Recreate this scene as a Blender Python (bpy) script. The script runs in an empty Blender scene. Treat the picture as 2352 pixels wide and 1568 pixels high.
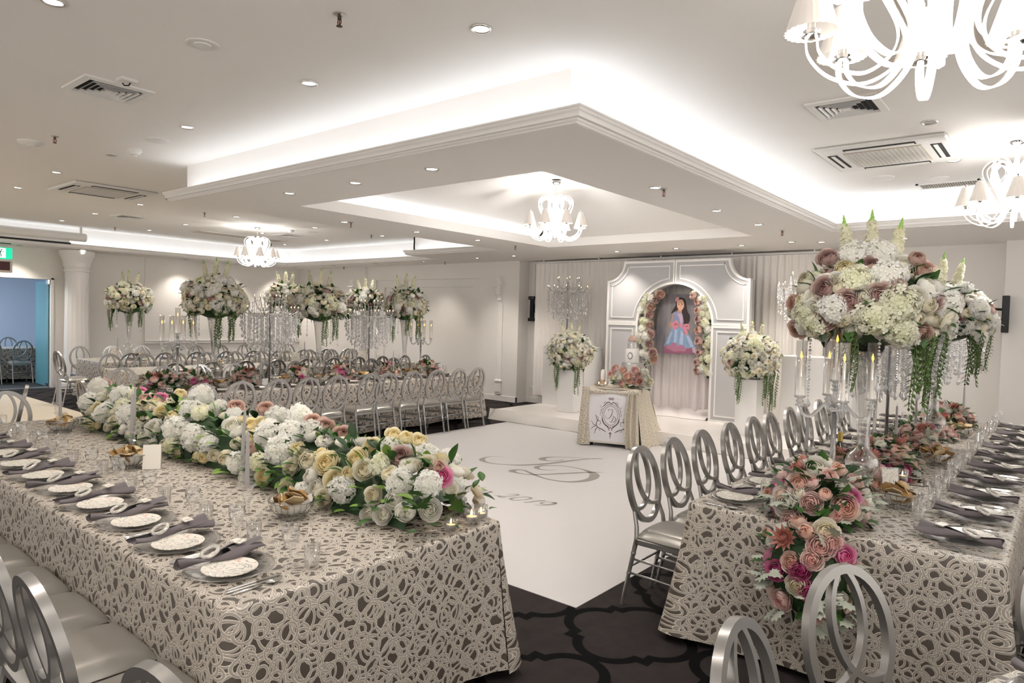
import bpy, bmesh, math, random
from mathutils import Vector, Matrix
random.seed(11)
PI = math.pi
SC = bpy.context.scene
COL = SC.collection

# ---------------------------------------------------------------- camera
CAM_H = 1.75
F_PX = 1562.49
YAW, PITCH, ROLL = 0.6864967, 0.0340526, 0.0275854
_f = Vector((math.cos(YAW)*math.cos(PITCH), math.sin(YAW)*math.cos(PITCH), -math.sin(PITCH)))
_r = _f.cross(Vector((0, 0, 1))).normalized()
_u = _r.cross(_f)
_cr, _sr = math.cos(ROLL), math.sin(ROLL)
C_RIGHT = _cr*_r + _sr*_u
C_UP = -_sr*_r + _cr*_u
C_FWD = _f
cam_data = bpy.data.cameras.new('camera')
cam_data.sensor_width = 36.0
cam_data.sensor_fit = 'HORIZONTAL'
cam_data.lens = F_PX/2352*36.0
cam_data.clip_start = 0.05
cam_data.clip_end = 100
cam = bpy.data.objects.new('camera', cam_data)
COL.objects.link(cam)
cam.matrix_world = Matrix(((C_RIGHT.x, C_UP.x, -C_FWD.x, 0), (C_RIGHT.y, C_UP.y, -C_FWD.y, 0),
                           (C_RIGHT.z, C_UP.z, -C_FWD.z, CAM_H), (0, 0, 0, 1)))
SC.camera = cam

def ray(px, py):
    return C_RIGHT*((px-1176)/F_PX) - C_UP*((py-784)/F_PX) + C_FWD
def atz(px, py, z):
    d = ray(px, py); t = (z-CAM_H)/d.z
    return Vector((0, 0, CAM_H)) + d*t
def atx(px, py, X):
    d = ray(px, py); return Vector((0, 0, CAM_H)) + d*(X/d.x)
def aty(px, py, Y):
    d = ray(px, py); return Vector((0, 0, CAM_H)) + d*(Y/d.y)

# ---------------------------------------------------------------- world, exposure
W = bpy.data.worlds.new('world'); SC.world = W
W.use_nodes = True
W.node_tree.nodes['Background'].inputs[0].default_value = (0.60, 0.555, 0.51, 1)
W.node_tree.nodes['Background'].inputs[1].default_value = 1.0  # even fill light, added; it enters through the open sides
SC.view_settings.view_transform = 'Standard'
SC.view_settings.look = 'None'
SC.view_settings.gamma = 1.0
SC.view_settings.use_curve_mapping = False
SC.view_settings.exposure = 1.2
SC.cycles.use_denoising = True
SC.cycles.caustics_reflective = False
SC.cycles.caustics_refractive = False
SC.cycles.max_bounces = 7
SC.cycles.diffuse_bounces = 5
SC.cycles.glossy_bounces = 2
SC.cycles.transmission_bounces = 4
SC.cycles.transparent_max_bounces = 8
SC.cycles.use_adaptive_sampling = True
SC.cycles.adaptive_threshold = 0.03
SC.cycles.adaptive_min_samples = 16
SC.cycles.sample_clamp_indirect = 6.0
SC.cycles.use_light_tree = False

# light levels, tuned together
COVE_E = 4.6        # LED tape in the coves
COVE_COL = (0.86, 0.93, 1.0)
DOWN_W = 38.0        # watts of one recessed downlight
DOWN_COL = (1.0, 0.91, 0.815)
CHAND_E = 4.0
CHAND_W = 22.0
CHAND_COL = (1.0, 0.97, 0.93)

# ---------------------------------------------------------------- materials
def _nt(name):
    m = bpy.data.materials.new(name); m.use_nodes = True
    nt = m.node_tree
    return m, nt, nt.nodes['Principled BSDF']
def setin(node, name, val):
    if name in node.inputs: node.inputs[name].default_value = val
MATS = {}
def mat(name, col, rough=0.5, metal=0.0, spec=0.5, trans=0.0, ior=1.45, emit=None, estr=0.0, alpha=1.0,
        noise=None, bump=None, coat=0.0, sheen=0.0, sss=0.0):
    """plain principled material; noise=(scale, amount) varies the colour, bump=(scale, strength)"""
    if name in MATS: return MATS[name]
    m, nt, b = _nt(name)
    c = (*col, 1)
    setin(b, 'Base Color', c); setin(b, 'Roughness', rough); setin(b, 'Metallic', metal)
    setin(b, 'Specular IOR Level', spec); setin(b, 'Transmission Weight', trans); setin(b, 'IOR', ior)
    setin(b, 'Alpha', alpha); setin(b, 'Coat Weight', coat); setin(b, 'Sheen Weight', sheen)
    if sss:
        setin(b, 'Subsurface Weight', sss); setin(b, 'Subsurface Radius', (0.01, 0.008, 0.006))
    if emit: setin(b, 'Emission Color', (*emit, 1)); setin(b, 'Emission Strength', estr)
    if noise or bump:
        tc = nt.nodes.new('ShaderNodeTexCoord')
    if noise:
        n = nt.nodes.new('ShaderNodeTexNoise'); n.inputs['Scale'].default_value = noise[0]
        n.inputs['Detail'].default_value = 3
        nt.links.new(tc.outputs['Object'], n.inputs['Vector'])
        mx = nt.nodes.new('ShaderNodeMix'); mx.data_type = 'RGBA'
        a = noise[1]
        mx.inputs[6].default_value = tuple(max(0, x*(1-a)) for x in col)+(1,)
        mx.inputs[7].default_value = tuple(min(1, x*(1+a)) for x in col)+(1,)
        nt.links.new(n.outputs['Fac'], mx.inputs[0])
        nt.links.new(mx.outputs[2], b.inputs['Base Color'])
    if bump:
        n2 = nt.nodes.new('ShaderNodeTexNoise'); n2.inputs['Scale'].default_value = bump[0]
        n2.inputs['Detail'].default_value = 4
        nt.links.new(tc.outputs['Object'], n2.inputs['Vector'])
        bp = nt.nodes.new('ShaderNodeBump'); bp.inputs['Strength'].default_value = bump[1]
        bp.inputs['Distance'].default_value = 0.01
        nt.links.new(n2.outputs['Fac'], bp.inputs['Height'])
        nt.links.new(bp.outputs[0], b.inputs['Normal'])
    MATS[name] = m
    return m
def emat(name, col, strength, sampled=False):
    if name in MATS: return MATS[name]
    m = bpy.data.materials.new(name); m.use_nodes = True
    nt = m.node_tree; nt.nodes.clear()
    o = nt.nodes.new('ShaderNodeOutputMaterial'); e = nt.nodes.new('ShaderNodeEmission')
    e.inputs[0].default_value = (*col, 1); e.inputs[1].default_value = strength
    nt.links.new(e.outputs[0], o.inputs[0])
    if not sampled: m.cycles.emission_sampling = 'NONE'
    MATS[name] = m
    return m
def thin_glass(name, tint=(1, 1, 1), gloss=0.12, rough=0.02, clear=0.92):
    """thin clear glass: mostly see-through with a fresnel sheen (cheap, no refraction)"""
    if name in MATS: return MATS[name]
    m = bpy.data.materials.new(name); m.use_nodes = True
    nt = m.node_tree; nt.nodes.clear()
    o = nt.nodes.new('ShaderNodeOutputMaterial'); mx = nt.nodes.new('ShaderNodeMixShader')
    t = nt.nodes.new('ShaderNodeBsdfTransparent'); g = nt.nodes.new('ShaderNodeBsdfGlossy')
    t.inputs[0].default_value = (tint[0]*clear, tint[1]*clear, tint[2]*clear, 1)
    g.inputs['Roughness'].default_value = rough; g.inputs[0].default_value = (1, 1, 1, 1)
    lw = nt.nodes.new('ShaderNodeLayerWeight'); lw.inputs['Blend'].default_value = 0.35
    mr = nt.nodes.new('ShaderNodeMapRange')
    mr.inputs['To Min'].default_value = gloss*0.5; mr.inputs['To Max'].default_value = min(1, gloss*5)
    nt.links.new(lw.outputs['Facing'], mr.inputs['Value'])
    nt.links.new(mr.outputs[0], mx.inputs[0])
    nt.links.new(t.outputs[0], mx.inputs[1]); nt.links.new(g.outputs[0], mx.inputs[2])
    nt.links.new(mx.outputs[0], o.inputs[0])
    MATS[name] = m
    return m

# ---------------------------------------------------------------- mesh builder
class MB:
    def __init__(s): s.v = []; s.f = []; s.m = []; s.uv = None
    def add(s, verts, faces, mi=0, M=None):
        n = len(s.v)
        if M is not None: verts = [M @ Vector(p) for p in verts]
        s.v += [tuple(p) for p in verts]
        s.f += [tuple(i+n for i in f) for f in faces]
        s.m += [mi]*len(faces)
        return s
    def join(s, o, M=None, mi=None):
        n = len(s.v)
        vs = o.v if M is None else [tuple(M @ Vector(p)) for p in o.v]
        s.v += vs; s.f += [tuple(i+n for i in f) for f in o.f]
        s.m += o.m if mi is None else [mi]*len(o.f)
        return s
    def box(s, lo, hi, mi=0, M=None):
        x0, y0, z0 = lo; x1, y1, z1 = hi
        v = [(x0,y0,z0),(x1,y0,z0),(x1,y1,z0),(x0,y1,z0),(x0,y0,z1),(x1,y0,z1),(x1,y1,z1),(x0,y1,z1)]
        f = [(3,2,1,0),(4,5,6,7),(0,1,5,4),(1,2,6,5),(2,3,7,6),(3,0,4,7)]
        return s.add(v, f, mi, M)
    def bbox(s, lo, hi, b=0.005, mi=0, M=None):
        """box with chamfered vertical and horizontal edges"""
        bm = bmesh.new(); bmesh.ops.create_cube(bm, size=1)
        for v in bm.verts:
            v.co = Vector(tuple(lo[i]+(v.co[i]+.5)*(hi[i]-lo[i]) for i in range(3)))
        bmesh.ops.bevel(bm, geom=bm.edges[:], offset=b, segments=1, affect='EDGES')
        bm.verts.index_update()
        s.add([v.co.copy() for v in bm.verts], [[v.index for v in f.verts] for f in bm.faces], mi, M)
        bm.free(); return s
    def lathe(s, prof, n=16, mi=0, M=None, caps=True, flute=0.0, nf=8):
        """prof = [(r,z)...]; optional fluting of the radius"""
        v = []; f = []
        for (r, z) in prof:
            for k in range(n):
                a = 2*PI*k/n
                rr = r*(1+flute*math.cos(nf*a)) if flute else r
                v.append((rr*math.cos(a), rr*math.sin(a), z))
        for i in range(len(prof)-1):
            for k in range(n):
                k2 = (k+1) % n
                f.append((i*n+k, i*n+k2, (i+1)*n+k2, (i+1)*n+k))
        if caps:
            if prof[0][0] > 1e-5: f.append(tuple(range(n-1, -1, -1)))
            if prof[-1][0] > 1e-5: f.append(tuple((len(prof)-1)*n+k for k in range(n)))
        return s.add(v, f, mi, M)
    def tube(s, pts, r, n=8, mi=0, closed=False, M=None, caps=True):
        """round tube along points; r may be a list"""
        pts = [Vector(p) for p in pts]; N = len(pts)
        rs = r if isinstance(r, (list, tuple)) else [r]*N
        v = []; f = []; up = None
        for i, p in enumerate(pts):
            if closed: t = pts[(i+1) % N]-pts[(i-1) % N]
            else: t = pts[min(i+1, N-1)]-pts[max(i-1, 0)]
            if t.length < 1e-9: t = Vector((0, 0, 1))
            t.normalize()
            if up is None:
                up = Vector((0, 0, 1)) if abs(t.z) < .9 else Vector((1, 0, 0))
            a = up - t*up.dot(t)
            if a.length < 1e-6: a = t.orthogonal()
            a.normalize(); up = a; b = t.cross(a)
            for k in range(n):
                an = 2*PI*k/n
                v.append(p + (a*math.cos(an)+b*math.sin(an))*rs[i])
        M_ = N if closed else N-1
        for i in range(M_):
            j = (i+1) % N
            for k in range(n):
                k2 = (k+1) % n
                f.append((i*n+k, i*n+k2, j*n+k2, j*n+k))
        if not closed and caps:
            f.append(tuple(range(n-1, -1, -1))); f.append(tuple((N-1)*n+k for k in range(n)))
        return s.add(v, f, mi, M)
    def ribbon(s, pts, nrm, w, t, mi=0, closed=False, M=None):
        """rectangular bar along planar pts; nrm = plane normal; w = in-plane width, t = thickness along nrm"""
        pts = [Vector(p) for p in pts]; N = len(pts); nrm = Vector(nrm).normalized()
        v = []; f = []
        for i, p in enumerate(pts):
            if closed: d = pts[(i+1) % N]-pts[(i-1) % N]
            else: d = pts[min(i+1, N-1)]-pts[max(i-1, 0)]
            d.normalize(); side = d.cross(nrm).normalized()
            for (a, b) in ((-1, -1), (1, -1), (1, 1), (-1, 1)):
                v.append(p + side*(a*w/2) + nrm*(b*t/2))
        M_ = N if closed else N-1
        for i in range(M_):
            j = (i+1) % N
            for k in range(4):
                k2 = (k+1) % 4
                f.append((i*4+k, i*4+k2, j*4+k2, j*4+k))
        if not closed:
            f.append((3, 2, 1, 0)); f.append(tuple((N-1)*4+k for k in range(4)))
        return s.add(v, f, mi, M)
    def sphere(s, c, r, n=8, m=6, mi=0, sc=(1, 1, 1)):
        prof = [(max(1e-6, r*math.sin(PI*i/m)), -r*math.cos(PI*i/m)) for i in range(m+1)]
        M = Matrix.Translation(Vector(c)) @ Matrix.Diagonal((*sc, 1))
        return s.lathe(prof, n, mi, M, caps=False)
    def prism(s, poly, z0, z1, mi=0, M=None):
        n = len(poly)
        v = [(x, y, z0) for x, y in poly]+[(x, y, z1) for x, y in poly]
        f = [tuple(range(n-1, -1, -1)), tuple(range(n, 2*n))]
        f += [(i, (i+1) % n, n+(i+1) % n, n+i) for i in range(n)]
        return s.add(v, f, mi, M)
    def grid(s, fn, nu, nv, mi=0, M=None, closed=False):
        v = [fn(i/nu, j/nv) for j in range(nv+1) for i in range(nu+1)]
        f = []
        for j in range(nv):
            for i in range(nu):
                a = j*(nu+1)+i
                f.append((a, a+1, a+nu+2, a+nu+1))
        return s.add(v, f, mi, M)
    def mesh(s, name, mats, smooth=False, angle=None, uvs=None):
        me = bpy.data.meshes.new(name)
        me.from_pydata([tuple(p) for p in s.v], [], s.f)
        for m in (mats if isinstance(mats, (list, tuple)) else [mats]): me.materials.append(m)
        if any(s.m): me.polygons.foreach_set('material_index', s.m)
        if smooth: me.polygons.foreach_set('use_smooth', [True]*len(s.f))
        me.update()
        if smooth and angle is not None:
            try: me.set_sharp_from_angle(angle=math.radians(angle))
            except Exception: pass
        if uvs is not None:
            ul = me.uv_layers.new(name='UVMap')
            for p in me.polygons:
                for li in p.loop_indices:
                    ul.data[li].uv = uvs[me.loops[li].vertex_index]
        return me

def obj(name, me, parent=None, loc=None, rot=None, sc=None, M=None):
    o = bpy.data.objects.new(name, me); COL.objects.link(o)
    if parent is not None: o.parent = parent
    if M is not None: o.matrix_basis = M
    else:
        if loc is not None: o.location = loc
        if rot is not None: o.rotation_euler = rot
        if sc is not None: o.scale = (sc, sc, sc) if isinstance(sc, (int, float)) else sc
    return o
def tag(o, label, cat, group=None):
    o['label'] = label; o['category'] = cat
    if group: o['group'] = group
    return o
def thing(name, label, cat, loc=(0, 0, 0), rotz=0.0, group=None, sc=None, rot=None):
    o = bpy.data.objects.new(name, None); COL.objects.link(o)
    o.empty_display_size = 0.1
    o.location = loc
    o.rotation_euler = rot if rot is not None else (0, 0, rotz)
    if sc is not None: o.scale = (sc, sc, sc) if isinstance(sc, (int, float)) else sc
    return tag(o, label, cat, group)
def struct(name, me, parent=None, kind='structure'):
    o = obj(name, me, parent)
    if parent is None: o['kind'] = kind
    return o
def spawn(kit, name, label, cat, loc, rotz=0.0, group=None, sc=None):
    """kit = [(part_name, mesh, Matrix or None, [sub-parts])...]: an Empty with a copy of every part, meshes shared"""
    r = thing(name, label, cat, loc, rotz, group, sc)
    for p in kit:
        o = obj(p[0], p[1], r, M=p[2] if len(p) > 2 else None)
        if len(p) > 3:
            for q in p[3]: obj(q[0], q[1], o, M=q[2] if len(q) > 2 else None)
    return r
def T(x, y, z): return Matrix.Translation(Vector((x, y, z)))
def RZ(a): return Matrix.Rotation(a, 4, 'Z')
def RX(a): return Matrix.Rotation(a, 4, 'X')
def RY(a): return Matrix.Rotation(a, 4, 'Y')
def S(x, y=None, z=None):
    y = x if y is None else y; z = x if z is None else z
    return Matrix.Diagonal((x, y, z, 1))
def arc(c, r, a0, a1, n, plane='xz'):
    out = []
    for i in range(n+1):
        a = a0+(a1-a0)*i/n
        p = (c[0]+r*math.cos(a), c[1]+r*math.sin(a))
        out.append(p)
    return out
# ================================================================ materials of the room
def carpet_material():
    m, nt, b = _nt('carpet_trellis')
    N, L = nt.nodes, nt.links
    tc = N.new('ShaderNodeTexCoord')
    def vm(op, a, bb=None):
        n = N.new('ShaderNodeVectorMath'); n.operation = op
        L.new(a, n.inputs[0])
        if bb is not None:
            if isinstance(bb, tuple): n.inputs[1].default_value = bb
            else: L.new(bb, n.inputs[1])
        return n
    def mt(op, a, bb=None):
        n = N.new('ShaderNodeMath'); n.operation = op
        for i, x in enumerate((a, bb)):
            if x is None: continue
            if isinstance(x, (int, float)): n.inputs[i].default_value = x
            else: L.new(x, n.inputs[i])
        return n.outputs[0]
    SZ = 0.78
    rot = N.new('ShaderNodeMapping'); rot.inputs['Rotation'].default_value = (0, 0, 0.0)
    rot.inputs['Location'].default_value = (0.15, 0.1, 0)
    L.new(tc.outputs['Object'], rot.inputs[0])
    def quat(off):
        a = vm('ADD', rot.outputs[0], off)
        md = vm('MODULO', vm('ADD', a.outputs[0], (SZ*40, SZ*40, 0)).outputs[0], (SZ, SZ, 1))
        ct = vm('ABSOLUTE', vm('SUBTRACT', md.outputs[0], (SZ/2, SZ/2, 0)).outputs[0])
        fl = vm('MULTIPLY', ct.outputs[0], (1, 1, 0))
        d1 = mt('SUBTRACT', vm('DISTANCE', fl.outputs[0], (SZ*.235, 0, 0)).outputs['Value'], SZ*.235)
        d2 = mt('SUBTRACT', vm('DISTANCE', fl.outputs[0], (0, SZ*.235, 0)).outputs['Value'], SZ*.235)
        # square notch on the diagonal gives the stepped corner
        sx = N.new('ShaderNodeSeparateXYZ'); L.new(fl.outputs[0], sx.inputs[0])
        sq = mt('SUBTRACT', mt('MAXIMUM', sx.outputs[0], sx.outputs[1]), SZ*.30)
        return mt('MINIMUM', mt('MINIMUM', d1, d2), sq)
    d = mt('ABSOLUTE', quat((0, 0, 0)))
    line = mt('LESS_THAN', d, 0.028)
    no = N.new('ShaderNodeTexNoise'); no.inputs['Scale'].default_value = 9; no.inputs['Detail'].default_value = 6
    L.new(tc.outputs['Object'], no.inputs['Vector'])
    c1 = N.new('ShaderNodeMix'); c1.data_type = 'RGBA'
    c1.inputs[6].default_value = (0.022, 0.018, 0.018, 1); c1.inputs[7].default_value = (0.046, 0.039, 0.038, 1)
    L.new(no.outputs['Fac'], c1.inputs[0])
    c2 = N.new('ShaderNodeMix'); c2.data_type = 'RGBA'
    c2.inputs[7].default_value = (0.004, 0.004, 0.0045, 1)
    L.new(c1.outputs[2], c2.inputs[6]); L.new(line, c2.inputs[0])
    L.new(c2.outputs[2], b.inputs['Base Color'])
    setin(b, 'Roughness', 0.95); setin(b, 'Specular IOR Level', 0.1)
    f = N.new('ShaderNodeTexNoise'); f.inputs['Scale'].default_value = 350
    L.new(tc.outputs['Object'], f.inputs['Vector'])
    bp = N.new('ShaderNodeBump'); bp.inputs['Strength'].default_value = 0.5; bp.inputs['Distance'].default_value = 0.004
    L.new(f.outputs['Fac'], bp.inputs['Height']); L.new(bp.outputs[0], b.inputs['Normal'])
    return m
M_CARPET = carpet_material()
M_CEIL = mat('ceiling_paint', (0.88, 0.855, 0.83), 0.85, spec=0.2, noise=(1.2, 0.015))
M_WALL = mat('wall_paint', (0.76, 0.735, 0.705), 0.7, spec=0.25, noise=(1.5, 0.02))
M_TRIM = mat('trim_white', (0.80, 0.78, 0.76), 0.45, spec=0.4)
M_COVE = emat('cove_led', COVE_COL, COVE_E, True)
M_BLACKMETAL = mat('black_metal', (0.02, 0.02, 0.02), 0.4, 0.6)
M_CHROME = mat('chrome', (0.82, 0.82, 0.82), 0.12, 1.0)
M_WHITEPLASTIC = mat('white_plastic', (0.80, 0.79, 0.77), 0.4)
M_DARKSHADOW = mat('painted_shadow', (0.03, 0.03, 0.03), 0.9)  # dark colour standing in for shadow inside vents and slots

ZS, ZC = 2.94, 3.36            # soffit underside, upper ceiling
X0, X1 = -3.2, 11.30           # room extents
Y0, Y1 = -3.6, 16.75
XW = 10.97                     # face of the panelled side wall
BX0, BX1, BY0, BY1 = 3.46, 9.15, 2.38, 7.76     # dropped box over the dance floor
RX0, RX1, RY0, RY1 = 4.40, 9.10, 3.34, 6.72     # recess in the box
PX2, PYS = 10.08, 10.25        # narrower bulkhead beyond PYS
PYF = 15.95                    # edge of the far bulkhead

# ---- floor
b = MB(); b.box((X0, Y0, -0.12), (X1, Y1+0.2, 0.0))
struct('floor', b.mesh('floor', M_CARPET))
# ---- upper ceiling (with a hole over the recess)
b = MB()
def slab(lo, hi): b.box((lo[0], lo[1], ZC), (hi[0], hi[1], ZC+0.3))
slab((X0, Y0), (RX0, Y1)); slab((RX0, Y0), (RX1, RY0)); slab((RX0, RY1+.3), (RX1, Y1)); slab((RX1, Y0), (X1, Y1))
struct('ceiling', b.mesh('ceiling', M_CEIL))
# ---- walls
b = MB(); b.box((X1, 0.69, 0), (X1+.2, 8.84, 3.5)); struct('wall_stage', b.mesh('wall_stage', M_WALL))
b = MB(); b.box((XW, Y0, 0), (X1+.2, 0.69, 3.5)); struct('wall_right_pier', b.mesh('wall_right_pier', M_WALL))
b = MB()
def wallbox(y0, y1, z0, z1, x=XW, x1=X1+.2): b.box((x, y0, z0), (x1, y1, z1))
wallbox(8.84, 9.92, 0, 3.5); wallbox(9.92, 13.42, 2.60, 3.5); wallbox(13.42, 13.75, 0, 3.5)
wallbox(13.75, 14.55, 0, 3.5, XW-.10); wallbox(14.55, Y1+.2, 0, 3.5)
wallbox(9.92, 10.16, 0, 2.60, XW+.05); wallbox(10.16, 13.15, 2.42, 2.60, XW+.05); wallbox(13.15, 13.42, 0, 2.60, XW+.05)
wallbox(10.16, 13.15, 0, 2.42, XW+.10)
struct('wall_panelled', b.mesh('wall_panelled', M_WALL))
DX0, DX1, DZ = 2.9, 5.01, 2.33      # doorway in the far wall
b = MB()
b.box((X0, Y1, 0), (DX0, Y1+.2, 3.5)); b.box((DX0, Y1, DZ), (DX1, Y1+.2, 3.5)); b.box((DX1, Y1, 0), (6.85, Y1+.2, 3.5))
b.box((6.85, Y1-.03, 0), (X1, Y1+.2, 3.5))
struct('wall_far', b.mesh('wall_far', M_WALL))
# the hall goes on to the left and behind the photographer: those walls are left out so added world light fills the room
# ---- soffits: the underside boards
b = MB()
def board(x0, y0, x1, y1): b.box((x0, y0, ZS), (x1, y1, ZS+.03))
board(BX0, BY0, RX0, BY1); board(RX0, BY0, RX1, RY0); board(RX0, RY1, RX1, BY1); board(RX1, BY0, BX1, BY1)
board(BX1, Y0, X1, PYS); board(PX2, PYS, X1, Y1); board(X0, PYF, PX2, Y1)
struct('ceiling_soffit', b.mesh('ceiling_soffit', M_CEIL))
# ---- upstands behind the coves
IN = 0.16
b = MB()
b.box((BX0+IN, BY0+IN+.04, ZS+.03), (BX0+IN+.04, BY1-.04, ZC))
b.box((BX0+IN, BY0+IN, ZS+.03), (BX1+IN, BY0+IN+.04, ZC))
b.box((BX1+IN, Y0, ZS+.03), (BX1+IN+.04, BY0+IN, ZC))
b.box((BX0+IN, BY1-.04, ZS+.03), (BX1+IN, BY1, ZC))
b.box((BX1+IN, BY1, ZS+.03), (BX1+IN+.04, PYS-IN*0, ZC))
b.box((BX1+IN, PYS-.04, ZS+.03), (PX2+IN, PYS, ZC))
b.box((PX2+IN, PYS, ZS+.03), (PX2+IN+.04, PYF+IN, ZC))
b.box((X0, PYF+IN, ZS+.03), (PX2+IN, PYF+IN+.04, ZC))
struct('ceiling_upstand', b.mesh('ceiling_upstand', M_CEIL))
# ---- recess over the dance floor: short fascia, ledge on the far side, then hipped ceiling
b = MB()
zr = ZS+.13; zt = 3.52; ins = 1.25
for (p, q) in (((RX0, RY0), (RX1, RY0)), ((RX1, RY0), (RX1, RY1)), ((RX1, RY1), (RX0, RY1)), ((RX0, RY1), (RX0, RY0))):
    b.add([(p[0], p[1], ZS+.03), (q[0], q[1], ZS+.03), (q[0], q[1], zr), (p[0], p[1], zr)], [(0, 1, 2, 3)])
lg = 0.22
A = [(RX0, RY0, zr), (RX1, RY0, zr), (RX1, RY1+lg, zr), (RX0, RY1+lg, zr)]
Bq = [(RX0+ins, RY0+ins, zt), (RX1-ins, RY0+ins, zt), (RX1-ins, RY1-ins, zt), (RX0+ins, RY1-ins, zt)]
for i in range(4):
    j = (i+1) % 4
    if i == 2:   # far slope starts above the LED ledge
        b.add([A[i], A[j], (A[j][0], A[j][1], zr+.06), (A[i][0], A[i][1], zr+.06)], [(0, 1, 2, 3)])
        b.add([(A[i][0], A[i][1], zr+.06), (A[j][0], A[j][1], zr+.06), Bq[j], Bq[i]], [(0, 1, 2, 3)])
    else: b.add([A[i], A[j], Bq[j], Bq[i]], [(0, 1, 2, 3)])
b.add(Bq, [(0, 1, 2, 3)])
b.add([(RX0, RY1, zr-.03), (RX1, RY1, zr-.03), (RX1, RY1+lg, zr-.03), (RX0, RY1+lg, zr-.03)], [(3, 2, 1, 0)])
struct('ceiling_recess', b.mesh('ceiling_recess', M_CEIL))
# ---- crown mouldings
PROF = [(0.0, 0.0), (.016, .004), (.016, .012), (.030, .020), (.036, .032), (.058, .046), (.066, .060), (.072, .060), (.078, .068),
        (.078, .076), (.088, .082), (.088, .092), (.060, .092), (.060, .03), (0.0, .03)]
def crown(name, path, sides):
    """path of (x,y); sides = outward normal of every segment; mitred corners"""
    b = MB(); n = len(path); P = len(PROF); vs = []
    for i, (x, y) in enumerate(path):
        ns = []
        if i > 0: ns.append(sides[i-1])
        if i < n-1: ns.append(sides[i])
        ox = sum(a for a, _ in ns) if len(ns) < 2 or ns[0] != ns[1] else ns[0][0]
        oy = sum(c for _, c in ns) if len(ns) < 2 or ns[0] != ns[1] else ns[0][1]
        for (o, z) in PROF: vs.append((x+ox*o, y+oy*o, ZS+z))
    fs = []
    for i in range(n-1):
        for k in range(P):
            k2 = (k+1) % P
            fs.append((i*P+k, i*P+k2, (i+1)*P+k2, (i+1)*P+k))
    fs.append(tuple(range(P-1, -1, -1))); fs.append(tuple((n-1)*P+k for k in range(P)))
    b.add(vs, fs)
    return struct(name, b.mesh(name, M_TRIM))
crown('trim_1', [(BX1, Y0), (BX1, BY0), (BX0, BY0), (BX0, BY1+.06)], [(-1, 0), (0, -1), (-1, 0)])
crown('trim_2', [(BX1, BY1), (BX1, PYS)], [(-1, 0)])
crown('trim_3', [(PX2, PYS-.02), (PX2, PYF), (X0, PYF)], [(-1, 0), (0, -1)])
# stacked moulding ends where the wide bulkhead steps back
b = MB()
for k in range(4):
    z = ZS+.015+k*.024
    b.bbox((BX1-.02+k*-.012, PYS-.02, z), (PX2+.03, PYS+.05+k*.012, z+.016), .004)
struct('trim_4', b.mesh('trim_4', M_TRIM))
# ---- LED tape in the coves
b = MB()
zl = ZS+.045; h = .012
def tape(x0, y0, x1, y1): b.box((x0, y0, zl), (x1, y1, zl+h))
tape(BX0+.02, BY0+.04, BX0+.04, BY1-.05); tape(BX0+.02, BY0+.02, BX1+.02, BY0+.04)
tape(BX1+.02, Y0+.05, BX1+.04, BY0); tape(BX1+.02, BY1+.05, BX1+.04, PYS-.1)
tape(PX2+.02, PYS+.1, PX2+.04, PYF); tape(X0+.05, PYF+.02, PX2, PYF+.04)
struct('trim_5', b.mesh('trim_5', M_COVE))
b = MB(); b.box((RX0+.05, RY1+.05, zr-.028), (RX1-.05, RY1+.07, zr-.012)); struct('trim_6', b.mesh('trim_6', M_COVE))
# ---- chair rail on the far wall, skirting boards
b = MB()
for (o, z, hh) in ((.035, .98, .02), (.022, .94, .04), (.030, .925, .015)):
    b.box((6.85, Y1-.03-o, z), (XW, Y1-.02, z+hh))
struct('trim_7', b.mesh('trim_7', M_TRIM))
b = MB()
b.box((XW-.018, 8.84-.018, 0), (XW+.001, 9.92, .11)); b.box((XW-.018, 8.822, 0), (X1, 8.842, .11)); b.box((XW+.03, 9.92, 0), (XW+.05, 13.42, .11))
b.box((X1-.018, .69, 0), (X1+.001, 8.83, .11))
struct('baseboard_stage', b.mesh('baseboard_stage', M_TRIM))
b = MB(); b.box((DX1+.05, Y1-.018, 0), (6.85, Y1+.001, .11)); b.box((6.85, Y1-.048, 0), (XW, Y1-.029, .11))
struct('baseboard_far', b.mesh('baseboard_far', M_TRIM))

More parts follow.
